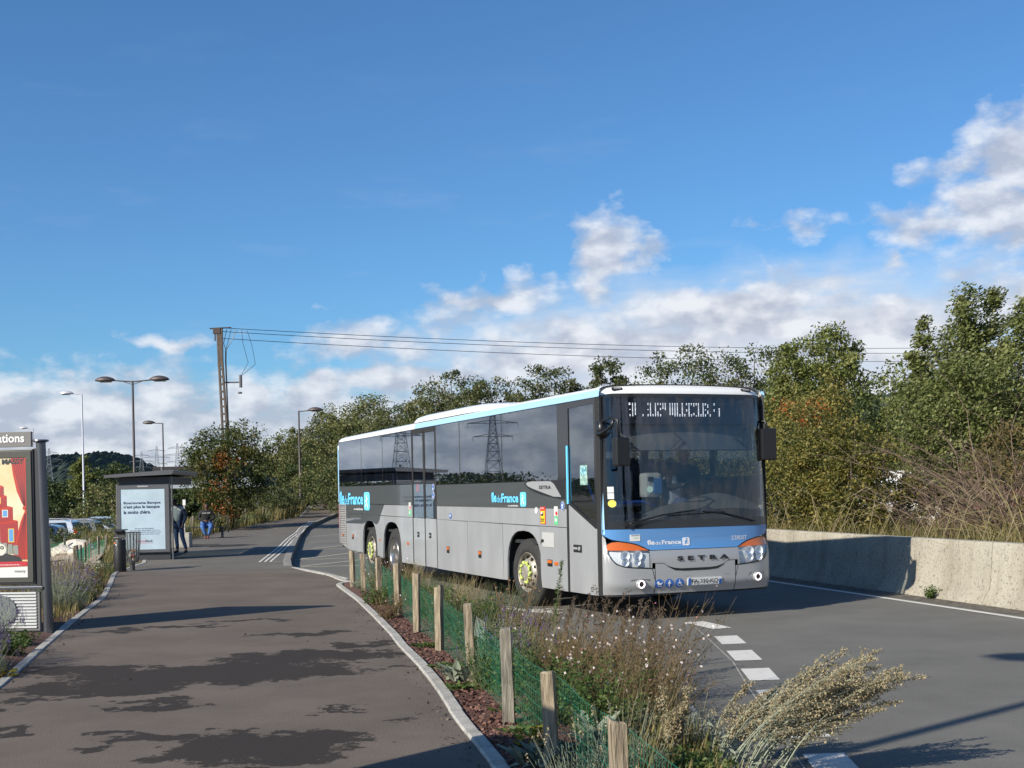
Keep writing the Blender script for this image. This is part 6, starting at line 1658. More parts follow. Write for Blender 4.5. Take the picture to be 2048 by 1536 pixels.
# flat canopy building behind the shelter
cb=empty('canopy_building',(-22.0,88,0),0,'low dark building with a flat pale roof edge seen past the shelter roof','building')
mm=MB(); mm.box((-3.2,0,2.3),(4.2,6,3.0)); mm.build('roof',mat('canopy_edge',(.30,.34,.38),.5),cb)
mm=MB(); mm.box((-3.4,-.15,3.0),(2.6,5,3.85)); mm.build('upper_wall',mat('canopy_dark',(.02,.018,.022),.7),cb)
mm=MB(); mm.box((.2,-.22,3.05),(1.5,-.16,3.80)); mm.build('blue_sign',mat('sign_slate_blue',(.07,.10,.20),.5),cb)
mm=MB(); mm.box((-3,1,-1),(-2.7,1.3,2.3)); mm.box((3.6,1,-1),(3.9,1.3,2.3)); mm.build('column',m_sh,cb)
hs=empty('pale_house',(-27,165,2.4),math.radians(20),'small pale house with a low roof, just left of the maple','house')
mm=MB(); mm.box((-4,-4,-3),(4,4,3)); mm.build('wall',mat('house_render',(.55,.50,.42),.9),hs); mm=MB(); mm.prism([(-4.4,-4.4,3),(4.4,-4.4,3),(0,-4.4,5)],(0,8.8,0)); mm.build('roof',mat('house_roof',(.30,.24,.2),.9),hs)
mm=MB(); mm.box((-2.5,-4.05,.3),(-1.3,-4.0,1.8)); mm.box((1.3,-4.05,.3),(2.5,-4.0,1.8)); mm.build('window',m_cg,hs)
lb_=empty('long_low_building',(30,105,0),math.radians(-8),'long low building with a grey green roof seen through the bushes on the right','building')
mm=MB(); mm.box((-16,0,-1),(16,10,3.4)); mm.build('wall',mat('shed_wall',(.30,.27,.25),.8),lb_); mm=MB(); mm.prism([(-17,-1,3.4),(-17,5,5.0),(-17,11,3.4)],(34,0,0)); mm.build('roof',mat('shed_roof',(.20,.27,.27),.6),lb_)
mm=MB(); 
for i in range(8): mm.box((-14+i*3.6,-.04,.8),(-12.2+i*3.6,-.0,2.4))
mm.build('window_row',m_cg,lb_)
cp_=empty('thin_mast',(14.6,46,0),0,'thin pale metal mast leaning slightly above the bushes on the right','mast')
mm=MB(); mm.tube([(0,0,0),(-.12,0,4.6)],[.05,.03],8); mm.build('pole',mat('mast_metal',(.5,.5,.5),.4,metal=.5),cp_); mm=MB(); mm.box((-.2,-.04,4.4),(-.04,.04,4.6)); mm.build('cap',m_sh,cp_)

# boulders
m_rock=mat('white_limestone',(.62,.56,.46),.9,var=.2,vscale=3,bump=.6,bscale=6)
rl=['largest white boulder at the right end of the pile','flat white boulder at the front of the pile','rounded white boulder on top of the pile','long pale boulder leaning on the largest one','small white boulder at the left end of the pile','angular white boulder in the middle of the pile','pale boulder at the back of the pile','low white boulder beside the sandy walk','small white boulder between the flat and rounded ones','small pale boulder behind the long one','lone grey white boulder near the parked cars','second lone boulder near the parked cars']
rp_=[(-15.7,44.6,.62),(-15.2,41.8,.42),(-15.7,43.2,.45),(-16.1,46.0,.5),(-16.4,41.6,.34),(-15.9,42.4,.42),(-16.6,44.2,.42),(-14.5,41.2,.3),(-15.3,42.7,.3),(-16.5,45.6,.3),(-19.3,50.5,.5),(-18.6,52.0,.42)]
for i,(x,y,r) in enumerate(rp_):
    bm=bmesh.new(); bmesh.ops.create_icosphere(bm,subdivisions=2,radius=r)
    sx=Vector((random.uniform(.9,1.3),random.uniform(.8,1.1),random.uniform(.5,.7)))
    for v in bm.verts:
        v.co=Vector((v.co.x*sx.x,v.co.y*sx.y,v.co.z*sx.z))*random.uniform(.86,1.08)
    me=bpy.data.meshes.new('boulder'); bm.to_mesh(me); bm.free(); me.materials.append(m_rock)
    o=bpy.data.objects.new('boulder',me); COL.objects.link(o); o.location=(x,y,GZ(x,y)+r*.3); tag(o,rl[i],'boulder','white boulders on the slope')

# dark conifers behind the camera on the right, seen mirrored in the windscreen
m_con=leafmat('conifer_needles',[(.012,.022,.01),(.025,.04,.016),(.04,.055,.022)],.1,.5)
CONI=[(20,-9,11,3.6,'tall dark conifer behind the camera on the right'),(26,-16,13,4,'second conifer behind the camera, farther right'),(16,-15,9,3.2,'short conifer behind the camera between two taller ones'),(31,-22,12,4.2,'farthest conifer of the row behind the camera'),(24,-30,14,5,'broad conifer behind the camera, back row')]
# ------------------------------------------------------------------ foliage helpers
def rdir(n, rg): 
    v=rg.normal(size=(n,3)); return v/np.linalg.norm(v,axis=1)[:,None]
def leafquads(C, size, rg, aspect=.5, up=.0, along=None, var=.35):
    n=len(C); a=rdir(n,rg)
    if along is not None: a=a*.6+along; a/=np.linalg.norm(a,axis=1)[:,None]
    nn=rdir(n,rg); nn[:,2]=np.abs(nn[:,2])+up; b=np.cross(a,nn); l=np.linalg.norm(b,axis=1); l[l<1e-4]=1; b/=l[:,None]
    s=(1+(rg.random(n)*2-1)*var)[:,None]*size
    A=a*s*.5; B=b*s*.5*aspect
    return np.stack([C-A,C+B+A*.1,C+A,C-B+A*.1],1)
def mesh_quads(name, V, m, parent=None, loc=None):
    n=len(V); me=bpy.data.meshes.new(name)
    me.vertices.add(4*n); me.vertices.foreach_set('co',V.reshape(-1).astype(np.float32))
    me.loops.add(4*n); me.loops.foreach_set('vertex_index',np.arange(4*n,dtype=np.int32))
    me.polygons.add(n); me.polygons.foreach_set('loop_start',np.arange(0,4*n,4,dtype=np.int32)); me.polygons.foreach_set('loop_total',np.full(n,4,np.int32))
    me.update(); me.validate()
    a=me.attributes.new('rnd','FLOAT','FACE'); a.data.foreach_set('value',RNG.random(n).astype(np.float32))
    me.materials.append(m)
    o=bpy.data.objects.new(name,me); COL.objects.link(o)
    if parent: o.parent=parent
    if loc: o.location=loc
    return o
def mesh_multi(name, sets, parent=None):
    """several quad sets with their own materials in one foliage mesh"""
    o=mesh_quads(name,np.concatenate([v for v,_ in sets]),sets[0][1],parent)
    idx=[]
    for i,(v,m) in enumerate(sets):
        if i: o.data.materials.append(m)
        idx+=[i]*len(v)
    o.data.polygons.foreach_set('material_index',idx); return o
def crown_pts(h,w,base,nc,per,rg,shape='round',lean=(0,0),rc=.13,hollow=.35):
    """clump centres inside a crown hull, leaves scattered round each; returns (leaf centres, clump centres)"""
    cs=[]; 
    while len(cs)<nc:
        p=rg.random(3)*2-1; r=np.linalg.norm(p)
        if r>1 or r<hollow: continue
        u=(p[2]+1)/2
        if shape=='round': k=1.
        elif shape=='cone': k=1.15*(1-u)**.55+.05
        elif shape=='column': k=(1 if u<.7 else (1-u)/.3*.8+.2)
        elif shape=='flat': k=1.1
        elif shape=='flame': k=math.sin(PI*min(1,u*.9+.12))**.8
        ang=math.atan2(p[1],p[0]); k*=1+.16*math.sin(ang*3+7*u)+.12*math.sin(ang*5+u*11)
        x=p[0]*w/2*k; y=p[1]*w/2*k; z=base+(h-base)*(u if shape!='round' else .5+p[2]*.5)
        x+=lean[0]*max(0,z-base); y+=lean[1]*max(0,z-base)
        cs.append((x,y,z))
    cs=np.array(cs); R_=rc*min(w,h-base)
    rr=R_*(.6+.8*rg.random(nc)); n=per
    d=rg.normal(size=(nc,n,3)); d/=np.linalg.norm(d,axis=2)[:,:,None]; rad=rg.random((nc,n,1))**.5
    P=cs[:,None,:]+d*rad*rr[:,None,None]*np.array([1,1,.75])
    return P.reshape(-1,3),cs
def tree(name,label,x,y,h,w,base=1.2,leafm=None,n=(70,60),size=.14,shape='round',lean=(0,0),rc=.13,seed=1,group=None,cat='tree',trunk=.16,z0=None,barkm=None,hollow=.35,aspect=.55,limbs=14,along=None,extra=None):
    rg=np.random.default_rng(seed)
    z=GZ(x,y)-.05 if z0 is None else z0
    e=empty(name,(x,y,z),0,label,cat,group)
    P,cs=crown_pts(h,w,base,n[0],n[1],rg,shape,lean,rc,hollow)
    al=np.tile(np.array(along)[None,:],(len(P),1)) if along else None
    if extra: mesh_multi('crown',[(leafquads(P,size,rg,aspect,.3,al),leafm)]+[(leafquads(np.array(q_),sz,rg,.6,.3),mt) for q_,sz,mt in extra],e)
    else: mesh_quads('crown',leafquads(P,size,rg,aspect,.3,al),leafm,e)
    mm=MB(); k=h*.72
    tp=lambda t: Vector((lean[0]*max(0,t*k-base)+math.sin(t*5+seed)*.06*trunk*6*t,lean[1]*max(0,t*k-base)+math.cos(t*4+seed)*.06*trunk*6*t,t*k))
    mm.tube([tp(t) for t in (0,.2,.45,.7,1)],[trunk*1.25,trunk,trunk*.75,trunk*.5,trunk*.15],8)
    for i in range(limbs):
        c=Vector(cs[rg.integers(len(cs))]); t=min(.95,max(.15,(c.z-.25*h)/k)); a=tp(t*.9); mid=a.lerp(c,.5)+Vector((0,0,-.04*h)); mm.tube([a,mid,c],[trunk*.38,trunk*.22,trunk*.07],5,False)
    mm.build('trunk',barkm or m_bark,e,smooth=True)
    return e
m_bark=mat('bark_grey_brown',(.09,.07,.05),.95,var=.3,vscale=8,stretch=(3,3,.5),bump=.6,bscale=14)
L_rob=leafmat('leaves_grey_green',[(0.040,0.052,0.022),(0.078,0.104,0.036),(0.121,0.137,0.054),(0.170,0.150,0.060)],.3,.35)
L_mix=leafmat('leaves_olive_brown',[(.05,.07,.024),(.095,.125,.038),(.15,.175,.055),(.23,.20,.09),(.16,.175,.06)],.3,.5)
L_ash=leafmat('leaves_light_green',[(.062,.085,.02),(.125,.155,.037),(.19,.21,.058),(.27,.27,.10)],.35,.5)
L_pop=leafmat('leaves_poplar',[(.055,.072,.02),(.115,.14,.038),(.185,.205,.063),(.29,.30,.13)],.35,.6)
L_dk=leafmat('leaves_dark_green',[(0.021,0.034,0.012),(0.043,0.065,0.019),(0.071,0.098,0.026),(0.099,0.117,0.036)],.25,.4)
L_yel=leafmat('leaves_yellow_green',[(.05,.062,.015),(.12,.13,.03),(.21,.19,.045),(.31,.25,.07),(.12,.12,.03)],.35,.55)
L_red=leafmat('leaves_autumn_red',[(.25,.05,.015),(.36,.10,.02),(.30,.16,.03)],.3,2)
L_map=leafmat('leaves_maple',[(0.028,0.042,0.012),(0.060,0.081,0.019),(0.106,0.117,0.029),(0.142,0.111,0.030)],.28,.6)
L_orn=leafmat('leaves_maple_orange',[(.20,.07,.02),(.30,.10,.025),(.22,.12,.03)],.3,2)
L_brn=leafmat('leaves_brown_shrub',[(0.071,0.058,0.022),(0.135,0.104,0.036),(0.199,0.137,0.054),(0.142,0.130,0.036)],.25,.8)
# wooded bank behind the coach, left to right
TR=[ # label,x,y,h,w,kind,size
 ('leftmost bushy tree of the wooded bank behind the far lamp post',-17.6,101,5.9,6.0,L_mix,'round'),
 ('tree of the wooded bank directly behind the far single arm lamp',-14.4,99,7.3,5.5,L_rob,'round'),
 ('olive tree of the bank just left of the coach rear',-12.2,91,7.8,5.5,L_mix,'round'),
 ('tree above the rear corner of the coach roof',-9.4,84,7.9,5.6,L_mix,'round'),
 ('second tree above the white rear roof of the coach',-6.9,78,7.6,5.2,L_rob,'round'),
 ('brownish tree just left of the roof fairing',-4.9,75,8.0,4.8,L_mix,'round'),
 ('dark feathery tree rising behind the front of the roof fairing',-3.3,71,8.5,3.9,L_rob,'flat'),
 ('feathery tree with gaps above the middle of the coach roof',-1.2,66,7.5,3.8,L_rob,'flat'),
 ('thin crowned tree above the coach roof, left of the windscreen',2.1,64,8.1,3.9,L_rob,'flat'),
 ('low dark tree behind the front corner of the coach roof',5.2,62,8.0,3.3,L_rob,'flat'),
 ('wide dark tree behind the windscreen top',8.5,61,8.4,4.8,L_rob,'flat'),
 ('dark tree left of the big round light green tree',11.4,58,8.1,4.6,L_rob,'flat'),
]
for i,(lb,x,y,h,w,lm,shp) in enumerate(TR):
    tree('broadleaf_tree',lb,x,y,h,w,1.0 if i<7 else 1.6,lm,(190 if shp=='round' else 150,85),.18 if y>80 else .15,'round' if shp=='round' else 'flat',rc=.12,seed=20+i,group='trees of the wooded bank',hollow=.25)
# lower shrubs closing the bank
sh_l=[(-15.0,94,4.2,5),(-12.6,84,3.6,4.5),(-10.2,78,4.2,4.2),(-7.5,72,4.4,4.5),(-5.5,66,4.5,4.2),(-3.0,60,4.8,4.2),(-.6,55,4.6,4.4),(2.0,54,4.8,4.6),(4.6,52,4.8,4.6),(7.4,50,5.0,4.8),(-19.5,106,5.0,6),(10.2,49,5.2,4.6)]
nm=['first','second','third','fourth','fifth','sixth','seventh','eighth','ninth','tenth','','twelfth']
for i,(x,y,h,w) in enumerate(sh_l):
    lb=('dense bush behind the distant walker at the left end of the bank' if i==10 else 'bush in the bank behind the coach, %s one from the lamp post end'%nm[i])
    tree('bank_bush',lb,x,y,h,w,.2,[L_dk,L_mix,L_rob][i%3] if i<9 else L_yel,(70,65),.15,'round',seed=60+i,group='bushes of the wooded bank',cat='bush',trunk=.07,hollow=.2,rc=.16,limbs=8)
# trees on the right
tree('broadleaf_tree','big rounded light green tree standing alone right of the windscreen',13.0,52,8.2,4.5,2.2,L_ash,(260,95),.15,'round',rc=.11,seed=101,hollow=.25,trunk=.2)
tree('broadleaf_tree','light green tree between the rounded tree and the tall wind bent poplars',15.0,46,6.4,3.4,1.0,L_ash,(120,100),.13,'round',rc=.15,seed=102,hollow=.2)
tree('broadleaf_tree','dark undergrowth tree below the big rounded tree',11.8,47,5.4,5.6,.6,L_dk,(90,80),.13,'round',rc=.13,seed=103)
tree('poplar_tree','tall wind bent poplar with the highest top, near the right edge',14.2,40,8.0,1.9,1.0,L_pop,(130,110),.12,'column',(.09,0),rc=.24,seed=104,along=(.8,0,.4),hollow=.1)
tree('poplar_tree','tall wind bent poplar just right of the highest top',15.1,40.3,7.9,1.7,1.0,L_pop,(120,110),.12,'column',(.10,0),rc=.24,seed=1041,along=(.8,0,.4),hollow=.1)
tree('poplar_tree','narrow wind bent poplar on the left of the tall pair',13.1,40.5,7.1,1.2,1.0,L_pop,(80,100),.12,'column',(.08,0),rc=.26,seed=105,along=(.8,0,.4),hollow=.1)
tree('poplar_tree','wind bent poplar against the right edge of the photo',15.3,38.5,7.2,2.2,.8,L_pop,(130,110),.12,'column',(.12,0),rc=.22,seed=106,along=(.8,0,.4),hollow=.1)
tree('poplar_tree','bushy poplar filling below the tall wind bent tops',13.6,37,5.3,4.6,.4,L_pop,(220,95),.12,'round',(.05,0),rc=.12,seed=107,along=(.6,0,.3),hollow=.2)
tree('broadleaf_tree','brown green tree beyond the right edge, partly out of the photo',17.6,38,7.2,4.0,.8,L_brn,(90,90),.13,'round',rc=.13,seed=108)
# bushes right behind the barrier
tree('hawthorn_bush','yellow green bush with red berries close behind the barrier, right of the coach',6.9,29.0,3.75,3.0,.15,L_yel,(150,120),.075,'round',rc=.12,seed=111,cat='bush',trunk=.05,hollow=.25,limbs=20)
tree('hawthorn_bush','tall yellow topped bush behind the first red berried one',8.2,32.0,4.6,2.6,.2,L_yel,(110,110),.085,'flame',rc=.14,seed=112,cat='bush',trunk=.05,hollow=.2,limbs=16)
tree('hawthorn_bush','wide olive bush in the middle of the thicket behind the barrier',7.5,27.4,3.0,2.6,.15,L_yel,(130,120),.075,'round',rc=.12,seed=113,cat='bush',trunk=.05,hollow=.25,limbs=20)
tree('hawthorn_bush','green bush hiding the lower part of the white van',10.3,32.5,1.75,3.0,.1,L_brn,(100,110),.08,'round',rc=.12,seed=114,cat='bush',trunk=.05,hollow=.25,limbs=20)
tree('hawthorn_bush','red tinged bush above the middle of the barrier',8.6,35.5,3.9,3.0,.2,L_mix,(100,100),.09,'round',rc=.13,seed=115,cat='bush',trunk=.05,hollow=.25,limbs=16)
tree('hawthorn_bush','brown thicket at the right edge above the barrier',12.9,29.5,3.4,3.6,.15,L_brn,(120,110),.075,'round',rc=.12,seed=116,cat='bush',trunk=.05,hollow=.3,limbs=26)
tree('hawthorn_bush','low bush at the right edge nearest the camera behind the barrier',11.0,24.0,2.3,2.6,.1,L_brn,(80,100),.07,'round',rc=.12,seed=117,cat='bush',trunk=.04,hollow=.3,limbs=20)
tree('hawthorn_bush','bush seen through the windscreen behind the coach',4.3,34.5,3.6,4.0,.2,L_yel,(120,110),.085,'round',rc=.12,seed=118,cat='bush',trunk=.05,hollow=.2,limbs=10)
tree('hawthorn_bush','bush behind the coach seen through the drivers window',1.6,41,3.8,4.2,.2,L_mix,(100,90),.10,'round',rc=.12,seed=119,cat='bush',trunk=.05,hollow=.2,limbs=10)
# red berry sprays as parts are too small; a red patch on the first bush
rg=np.random.default_rng(5)
rb=empty('berry_spray',(6.6,28.2,3.0),0,'spray of red berries and leaves at the top of the yellow green bush','berries')
P,_=crown_pts(.7,1.5,0,14,24,rg,'round',rc=.25); mesh_quads('red_leaves',leafquads(P,.05,rg,.8),L_red,rb)
# bare tangled shrub
def bare_shrub(label,x,y,h,w,seed,m,name='bare_shrub',n=70,r0=.022,lean=(0,0),twigs=5):
    rg=random.Random(seed); e=empty(name,(x,y,GZ(x,y)-.05),0,label,'shrub')
    mm=MB()
    for i in range(n):
        a=rg.random()*2*PI; sp=rg.random()**.6; p=Vector((rg.gauss(0,.15),rg.gauss(0,.15),0)); d=Vector((math.cos(a)*sp*.9+lean[0],math.sin(a)*sp*.9+lean[1],1.0)).normalized()
        L_=h*(.55+.6*rg.random()); k=7; pts=[p.copy()]
        for j in range(k):
            d=(d+Vector((rg.gauss(0,.16)+math.cos(a)*.10+lean[0]*.1,rg.gauss(0,.16)+math.sin(a)*.10,-.10*j/k))).normalized(); p=p+d*L_/k; pts.append(p.copy())
        mm.tube(pts,[r0*(1-t/(k+1))**1.2+.003 for t in range(k+1)],4,False)
        for t in range(twigs):
            j=rg.randint(2,k); q0=pts[j]; dd=(d+Vector((rg.gauss(0,.7),rg.gauss(0,.7),rg.gauss(0,.5)))).normalized(); l=L_*.22*(.5+rg.random())
            q1=q0+dd*l*.5+Vector((0,0,.02)); q2=q0+dd*l+Vector((rg.gauss(0,.04),rg.gauss(0,.04),-.03)); mm.tube([q0,q1,q2],[.006,.004,.002],3,False)
            for u in range(3):
                q3=q1.lerp(q2,rg.random()); mm.tube([q3,q3+Vector((rg.gauss(0,.12),rg.gauss(0,.12),rg.gauss(0,.1)))],[.003,.0015],3,False)
    mm.build('branches',m,e); return e
m_twig=mat('bare_twig',(.15,.105,.075),.9,var=.3,vscale=5); m_twig2=mat('lichen_twig',(.22,.19,.08),.9,var=.3,vscale=5)
bare_shrub('bare tangled shrub with grey brown twigs at the right edge',9.9,24.6,3.5,3,3,m_twig,n=85,lean=(-.15,0))
bare_shrub('second bare shrub just behind the tangled one',11.6,28.0,3.7,3,4,m_twig,n=70)
bare_shrub('lichen covered yellowish bare branches low at the right edge',9.6,22.9,2.3,2.4,5,m_twig2,n=22,lean=(-.2,0),r0=.03)
bare_shrub('thin bare shrub in front of the white van',8.8,24.9,2.3,2,6,m_twig,n=42)

# left side
rg=np.random.default_rng(77)
cs=[]
for i in range(34):
    a=rg.random(); cs.append((-.35+rg.normal()*.35+ (1.0 if i%5==0 else 0),-1.9+rg.normal()*.25+abs(a-.5)*1.2,.6+a*3.4))
cs=np.array(cs); MO=(cs[:,None,:]+rg.normal(size=(34,26,3))*.17).reshape(-1,3)
MS=[]
for i in range(26):
    x=rg.normal()*1.35; y=rg.normal()*.9; zb=4.6-abs(x)*.75
    for k in range(16): MS.append((x+rg.normal()*.06+k*.006,y+rg.normal()*.06,zb+k*.055+rg.random()*.05))
tree('maple_tree','rounded maple with dark green and some orange leaves, in front of the concrete power pole',-13.9,61.5,5.4,4.5,.5,L_map,(230,75),.13,'round',rc=.11,seed=130,hollow=.3,trunk=.09,extra=[(MO,.12,L_orn),(MS,.12,L_map)])
CT=[('dark green tree at the left end of the car park, beside the display post',-38.5,101,4.8,6.0,L_dk),('slim yellow green tree behind the white lamp post',-34.3,99,6.2,2.6,L_ash),('rounded green tree between the white lamp post and the shelter',-31.6,99,5.2,4.6,L_dk),('second dark tree behind the parked cars',-35.2,93,3.7,5.0,L_dk),('low reddish green bush left of the shelter',-27.0,84,3.5,4.5,L_mix),('dark tree directly behind the shelter',-28.5,100,3.6,4.4,L_dk),('dark tree behind the shelter roof on the right',-24.5,98,3.6,3.6,L_dk),('grey green bush in the gap between shelter and maple',-21.6,86,3.0,3.6,L_rob),('dark bush just left of the maple',-20.6,78,2.6,3.0,L_dk),('broad dark tree out on the left behind the display',-44,103,5.6,7.0,L_dk)]
for i,(lb,x,y,h,w,lm) in enumerate(CT):
    tree('broadleaf_tree',lb,x,y,h+.25,w,.4,lm,(90,75),.20,'flame' if i==1 else 'round',seed=140+i,group='trees round the car park',hollow=.25,rc=.14,z0=-.95)
# far treeline masses on the horizon
def treeline(name,label,x0,x1,y,h,m,seed,n=26000,size=.5):
    rg=np.random.default_rng(seed); X=x0+(x1-x0)*rg.random(n); top=h*(.7+.2*np.sin(X*.05+seed)+.16*np.sin(X*.17)+.08*np.sin(X*.51))
    Z=top*rg.random(n)**.55; Y=y+rg.normal(size=n)*5+(1-Z/h)*-3
    o=mesh_quads(name,leafquads(np.stack([X,Y,Z],1),size,rg,.8,.3),m); tag(o,label,'woodland',kind='stuff'); return o
treeline('far_woodland','continuous far belt of woodland along the horizon',-190,-35,175,4.6,L_dk,2)
treeline('far_woodland','woodland mass behind the thicket on the right',8,75,78,7.0,L_mix,3,16000,.35)
treeline('far_woodland','woodland mass closing the view behind the coach',-26,16,112,6.0,L_rob,4,16000,.35)

# grass and weeds on slopes, as uncountable masses
def blades(name,label,pts,h,w,m,seed=1,lean=(.15,.05),var=.5,curl=.35):
    rg=np.random.default_rng(seed); n=len(pts); C=np.array(pts); a=rg.random(n)*2*PI
    hh=h*(1-var+var*2*rg.random(n)); dx=np.cos(a); dy=np.sin(a)
    tip=np.stack([C[:,0]+lean[0]*hh+dx*hh*curl*rg.random(n),C[:,1]+lean[1]*hh+dy*hh*curl*rg.random(n),C[:,2]+hh],1)
    mid=(C+tip)/2; mid[:,2]+=hh*.12
    sx=np.stack([-dy,dx,np.zeros(n)],1)*w
    V1=np.stack([C-sx,C+sx,mid+sx*.7,mid-sx*.7],1); V2=np.stack([mid-sx*.7,mid+sx*.7,tip+sx*.1,tip-sx*.1],1)
    o=mesh_quads(name,np.concatenate([V1,V2]),m)
    if label: tag(o,label,'grass',kind='stuff')
    return o
G_grn=leafmat('grass_green',[(0.043,0.065,0.014),(0.099,0.124,0.026),(0.170,0.176,0.048)],.3,1.5)
G_dry=leafmat('grass_dry',[(.10,.085,.04),(.20,.165,.08),(.32,.27,.15)],.3,1.5)
G_mix=leafmat('grass_mixed',[(0.057,0.072,0.022),(0.128,0.130,0.036),(0.241,0.195,0.072),(0.341,0.260,0.120)],.3,.8)
rg=np.random.default_rng(9)
def scatter(n,fx,y0,y1,pw=1.): 
    out=[]
    for _ in range(n):
        y=y0+(y1-y0)*rg.random()**pw; a,b=fx(y); x=a+(b-a)*rg.random(); out.append((x,y,GZ(x,y)))
    return out
def avoid_sand(P): 
    out=[]
    for x,y,z in P:
        if 29.5<y<55 and abs(x-interp(sp,y))<1.15: continue
        out.append((x,y,z))
    return out
blades('slope_grass','rough green and straw grass covering the slope between footpath and car park',avoid_sand(scatter(26000,lambda y:(interp(PL,y)-8,interp(PL,y)-.9),24,62)),.34,.010,G_mix,3)
blades('bank_grass','tall rough grass and weeds on the bank behind the bench',scatter(20000,lambda y:(interp(PL,y)-6.5,interp(PL,y)-.25),48,104),.55,.016,G_mix,4)
blades('kerb_grass','short bright green grass at the foot of the black bin',scatter(2600,lambda y:(-9.75,-9.15),27.9,31.2),.09,.006,G_grn,5)
blades('dry_grass','dry pale grass leaning over the top of the barrier',scatter(5500,lambda y:(interp(RR,y)+.6,interp(RR,y)+2.4),12,40),.55,.005,G_dry,6,lean=(-.30,-.1),var=.75,curl=.7)
blades('verge_grass','mixed green weeds under the bushes behind the barrier',scatter(16000,lambda y:(interp(RR,y)+.8,interp(RR,y)+7),16,42),.62,.012,G_mix,7,curl=.8)
# long arching reeds over the barrier
mm=MB(); rr_=random.Random(4)
for i in range(95):
    y=14+rr_.random()*16; x=interp(RR,y)+.65+rr_.random()*.8; p=Vector((x,y,GZ(x,y))); l=1.0+rr_.random()*.9; a=rr_.choice((-1,1,1,1)); dx=a*(.4+rr_.random()*.8)*.7
    mm.tube([p,p+Vector((dx*.25,-.05,l*.5)),p+Vector((dx*.65,-.1,l*.85)),p+Vector((dx*1.1,-.15,l*.95)),p+Vector((dx*1.5,-.2,l*.85))],[.005,.005,.004,.003,.002],3,False)
tag(mm.build('arching_reeds',mat('reed_straw',(.34,.28,.16),.8,var=.3,vscale=2)),'long arching straw coloured reeds above the barrier','reeds',kind='stuff')
# low bushes on the bank near the top of the path
BB=[('grey green shrub at the bend of the upper path',-13.5,73.0,1.9,2.6,L_rob),('brown flowering shrub left of the upper path',-14.5,77.5,2.0,3.2,L_mix),('bushy shrub by the far stakes of the bank',-15.0,68.0,1.5,2.8,L_mix),('shrub with pale seed heads at the crest of the path',-15.6,84.0,2.2,3.0,L_rob),('low green shrub behind the bicycle hoop',-15.6,66.0,1.2,2.4,L_dk),('shrub at the feet of the distant walker',-18.2,92.0,1.9,3.4,L_mix),('orange tinted shrub beyond the cross street',-12.6,110,1.6,3.0,L_yel),('leafy clump in front of the stakes, left of the hoop',-14.4,58.5,.8,1.4,L_rob)]
for i,(lb,x,y,h,w,lm) in enumerate(BB): tree('garden_shrub',lb,x,y,h,w,.05,lm,(60,60),.10,'round',seed=170+i,cat='shrub',trunk=.03,hollow=.1,rc=.18,limbs=6,group='shrubs along the upper path')
# shrubs on the left slope
SB=[('low green shrub dotted with yellow flowers above the white boulders',-17.2,46.0,1.15,2.2,L_dk),('straw coloured shrub left of the shelter poster',-14.5,46.5,1.5,2.4,L_mix),('shrub behind the shelter, between the cars and the bank',-16.3,55,1.7,2.6,L_rob),('grassy shrub in front of the parked cars',-19.0,55.5,1.1,2.4,L_mix),('low shrub beside the display post below the cars',-14.2,35.5,.9,1.8,L_dk),('green shrub with white flowers left of the near stakes',-13.4,33.0,.8,1.6,L_mix)]
for i,(lb,x,y,h,w,lm) in enumerate(SB):
    ex=None
    if i in (0,4,5):
        P,_=crown_pts(h+.05,w,.15,40,2,rg,'round',rc=.05,hollow=.7); ex=[(P,.09 if not i else .05,mat('flower_yellow',(.6,.42,.02),.6) if not i else mat('flower_white',(.75,.72,.70),.6))]
    tree('slope_shrub',lb,x,y,h,w,.02,lm,(60,60),.07,'round',seed=190+i,cat='shrub',trunk=.02,hollow=.1,rc=.18,limbs=6,group='shrubs on the slope',extra=ex)
for i,(x,y,h,w,lb) in enumerate(CONI):
    tree('conifer_tree',lb,x,y,h,w,.5,m_con,(90,60),.22,'cone',seed=700+i,group='conifers behind the camera',hollow=.1,rc=.2,z0=0.)
# ------------------------------------------------------------------ near plants
m_st_g=mat('stem_green',(.09,.12,.035),.7,var=.2); m_st_b=mat('stem_brown',(.16,.095,.045),.8,var=.3); m_st_o=mat('stem_olive_brown',(.15,.10,.05),.8,var=.3); m_st_s=mat('stem_silver',(.24,.26,.19),.8,var=.2)
m_fw=mat('petal_white_pink',(.80,.70,.70),.6); m_fp=mat('petal_pink',(.65,.22,.27),.6)
P_sil=leafmat('leaf_silver',[(.14,.16,.11),(.22,.25,.18),(.30,.33,.25)],.2,3,.8)
P_lav=leafmat('leaf_lavender',[(.06,.08,.05),(.11,.14,.09),(.17,.20,.14)],.2,3,.8)
P_pur=leafmat('flower_lavender',[(.07,.04,.14),(.13,.07,.24),(.17,.11,.27)],.2,6,.8)
P_fresh=leafmat('leaf_fresh_green',[(.025,.05,.012),(.055,.10,.022),(.10,.15,.035),(.14,.18,.05)],.35,3)
P_fern=leafmat('leaf_blue_green',[(.03,.055,.025),(.06,.10,.045),(.10,.14,.07)],.3,3)
P_tan=leafmat('seed_tan',[(.19,.15,.08),(.32,.26,.15),(.44,.37,.23),(.26,.21,.11)],.2,4,.85)
P_drk=leafmat('seed_dark_brown',[(.05,.038,.03),(.10,.08,.062),(.16,.13,.10)],.1,4,.9)
P_gaur=leafmat('leaf_gaura',[(.06,.06,.02),(.11,.10,.03),(.17,.10,.05),(.09,.12,.03)],.3,3)
P_yel=leafmat('leaf_acid_yellow',[(.18,.17,.02),(.32,.27,.03),(.25,.12,.03)],.3,3)
P_dandl=leafmat('leaf_weed',[(.05,.08,.02),(.09,.14,.035),(.13,.17,.05)],.3,3)
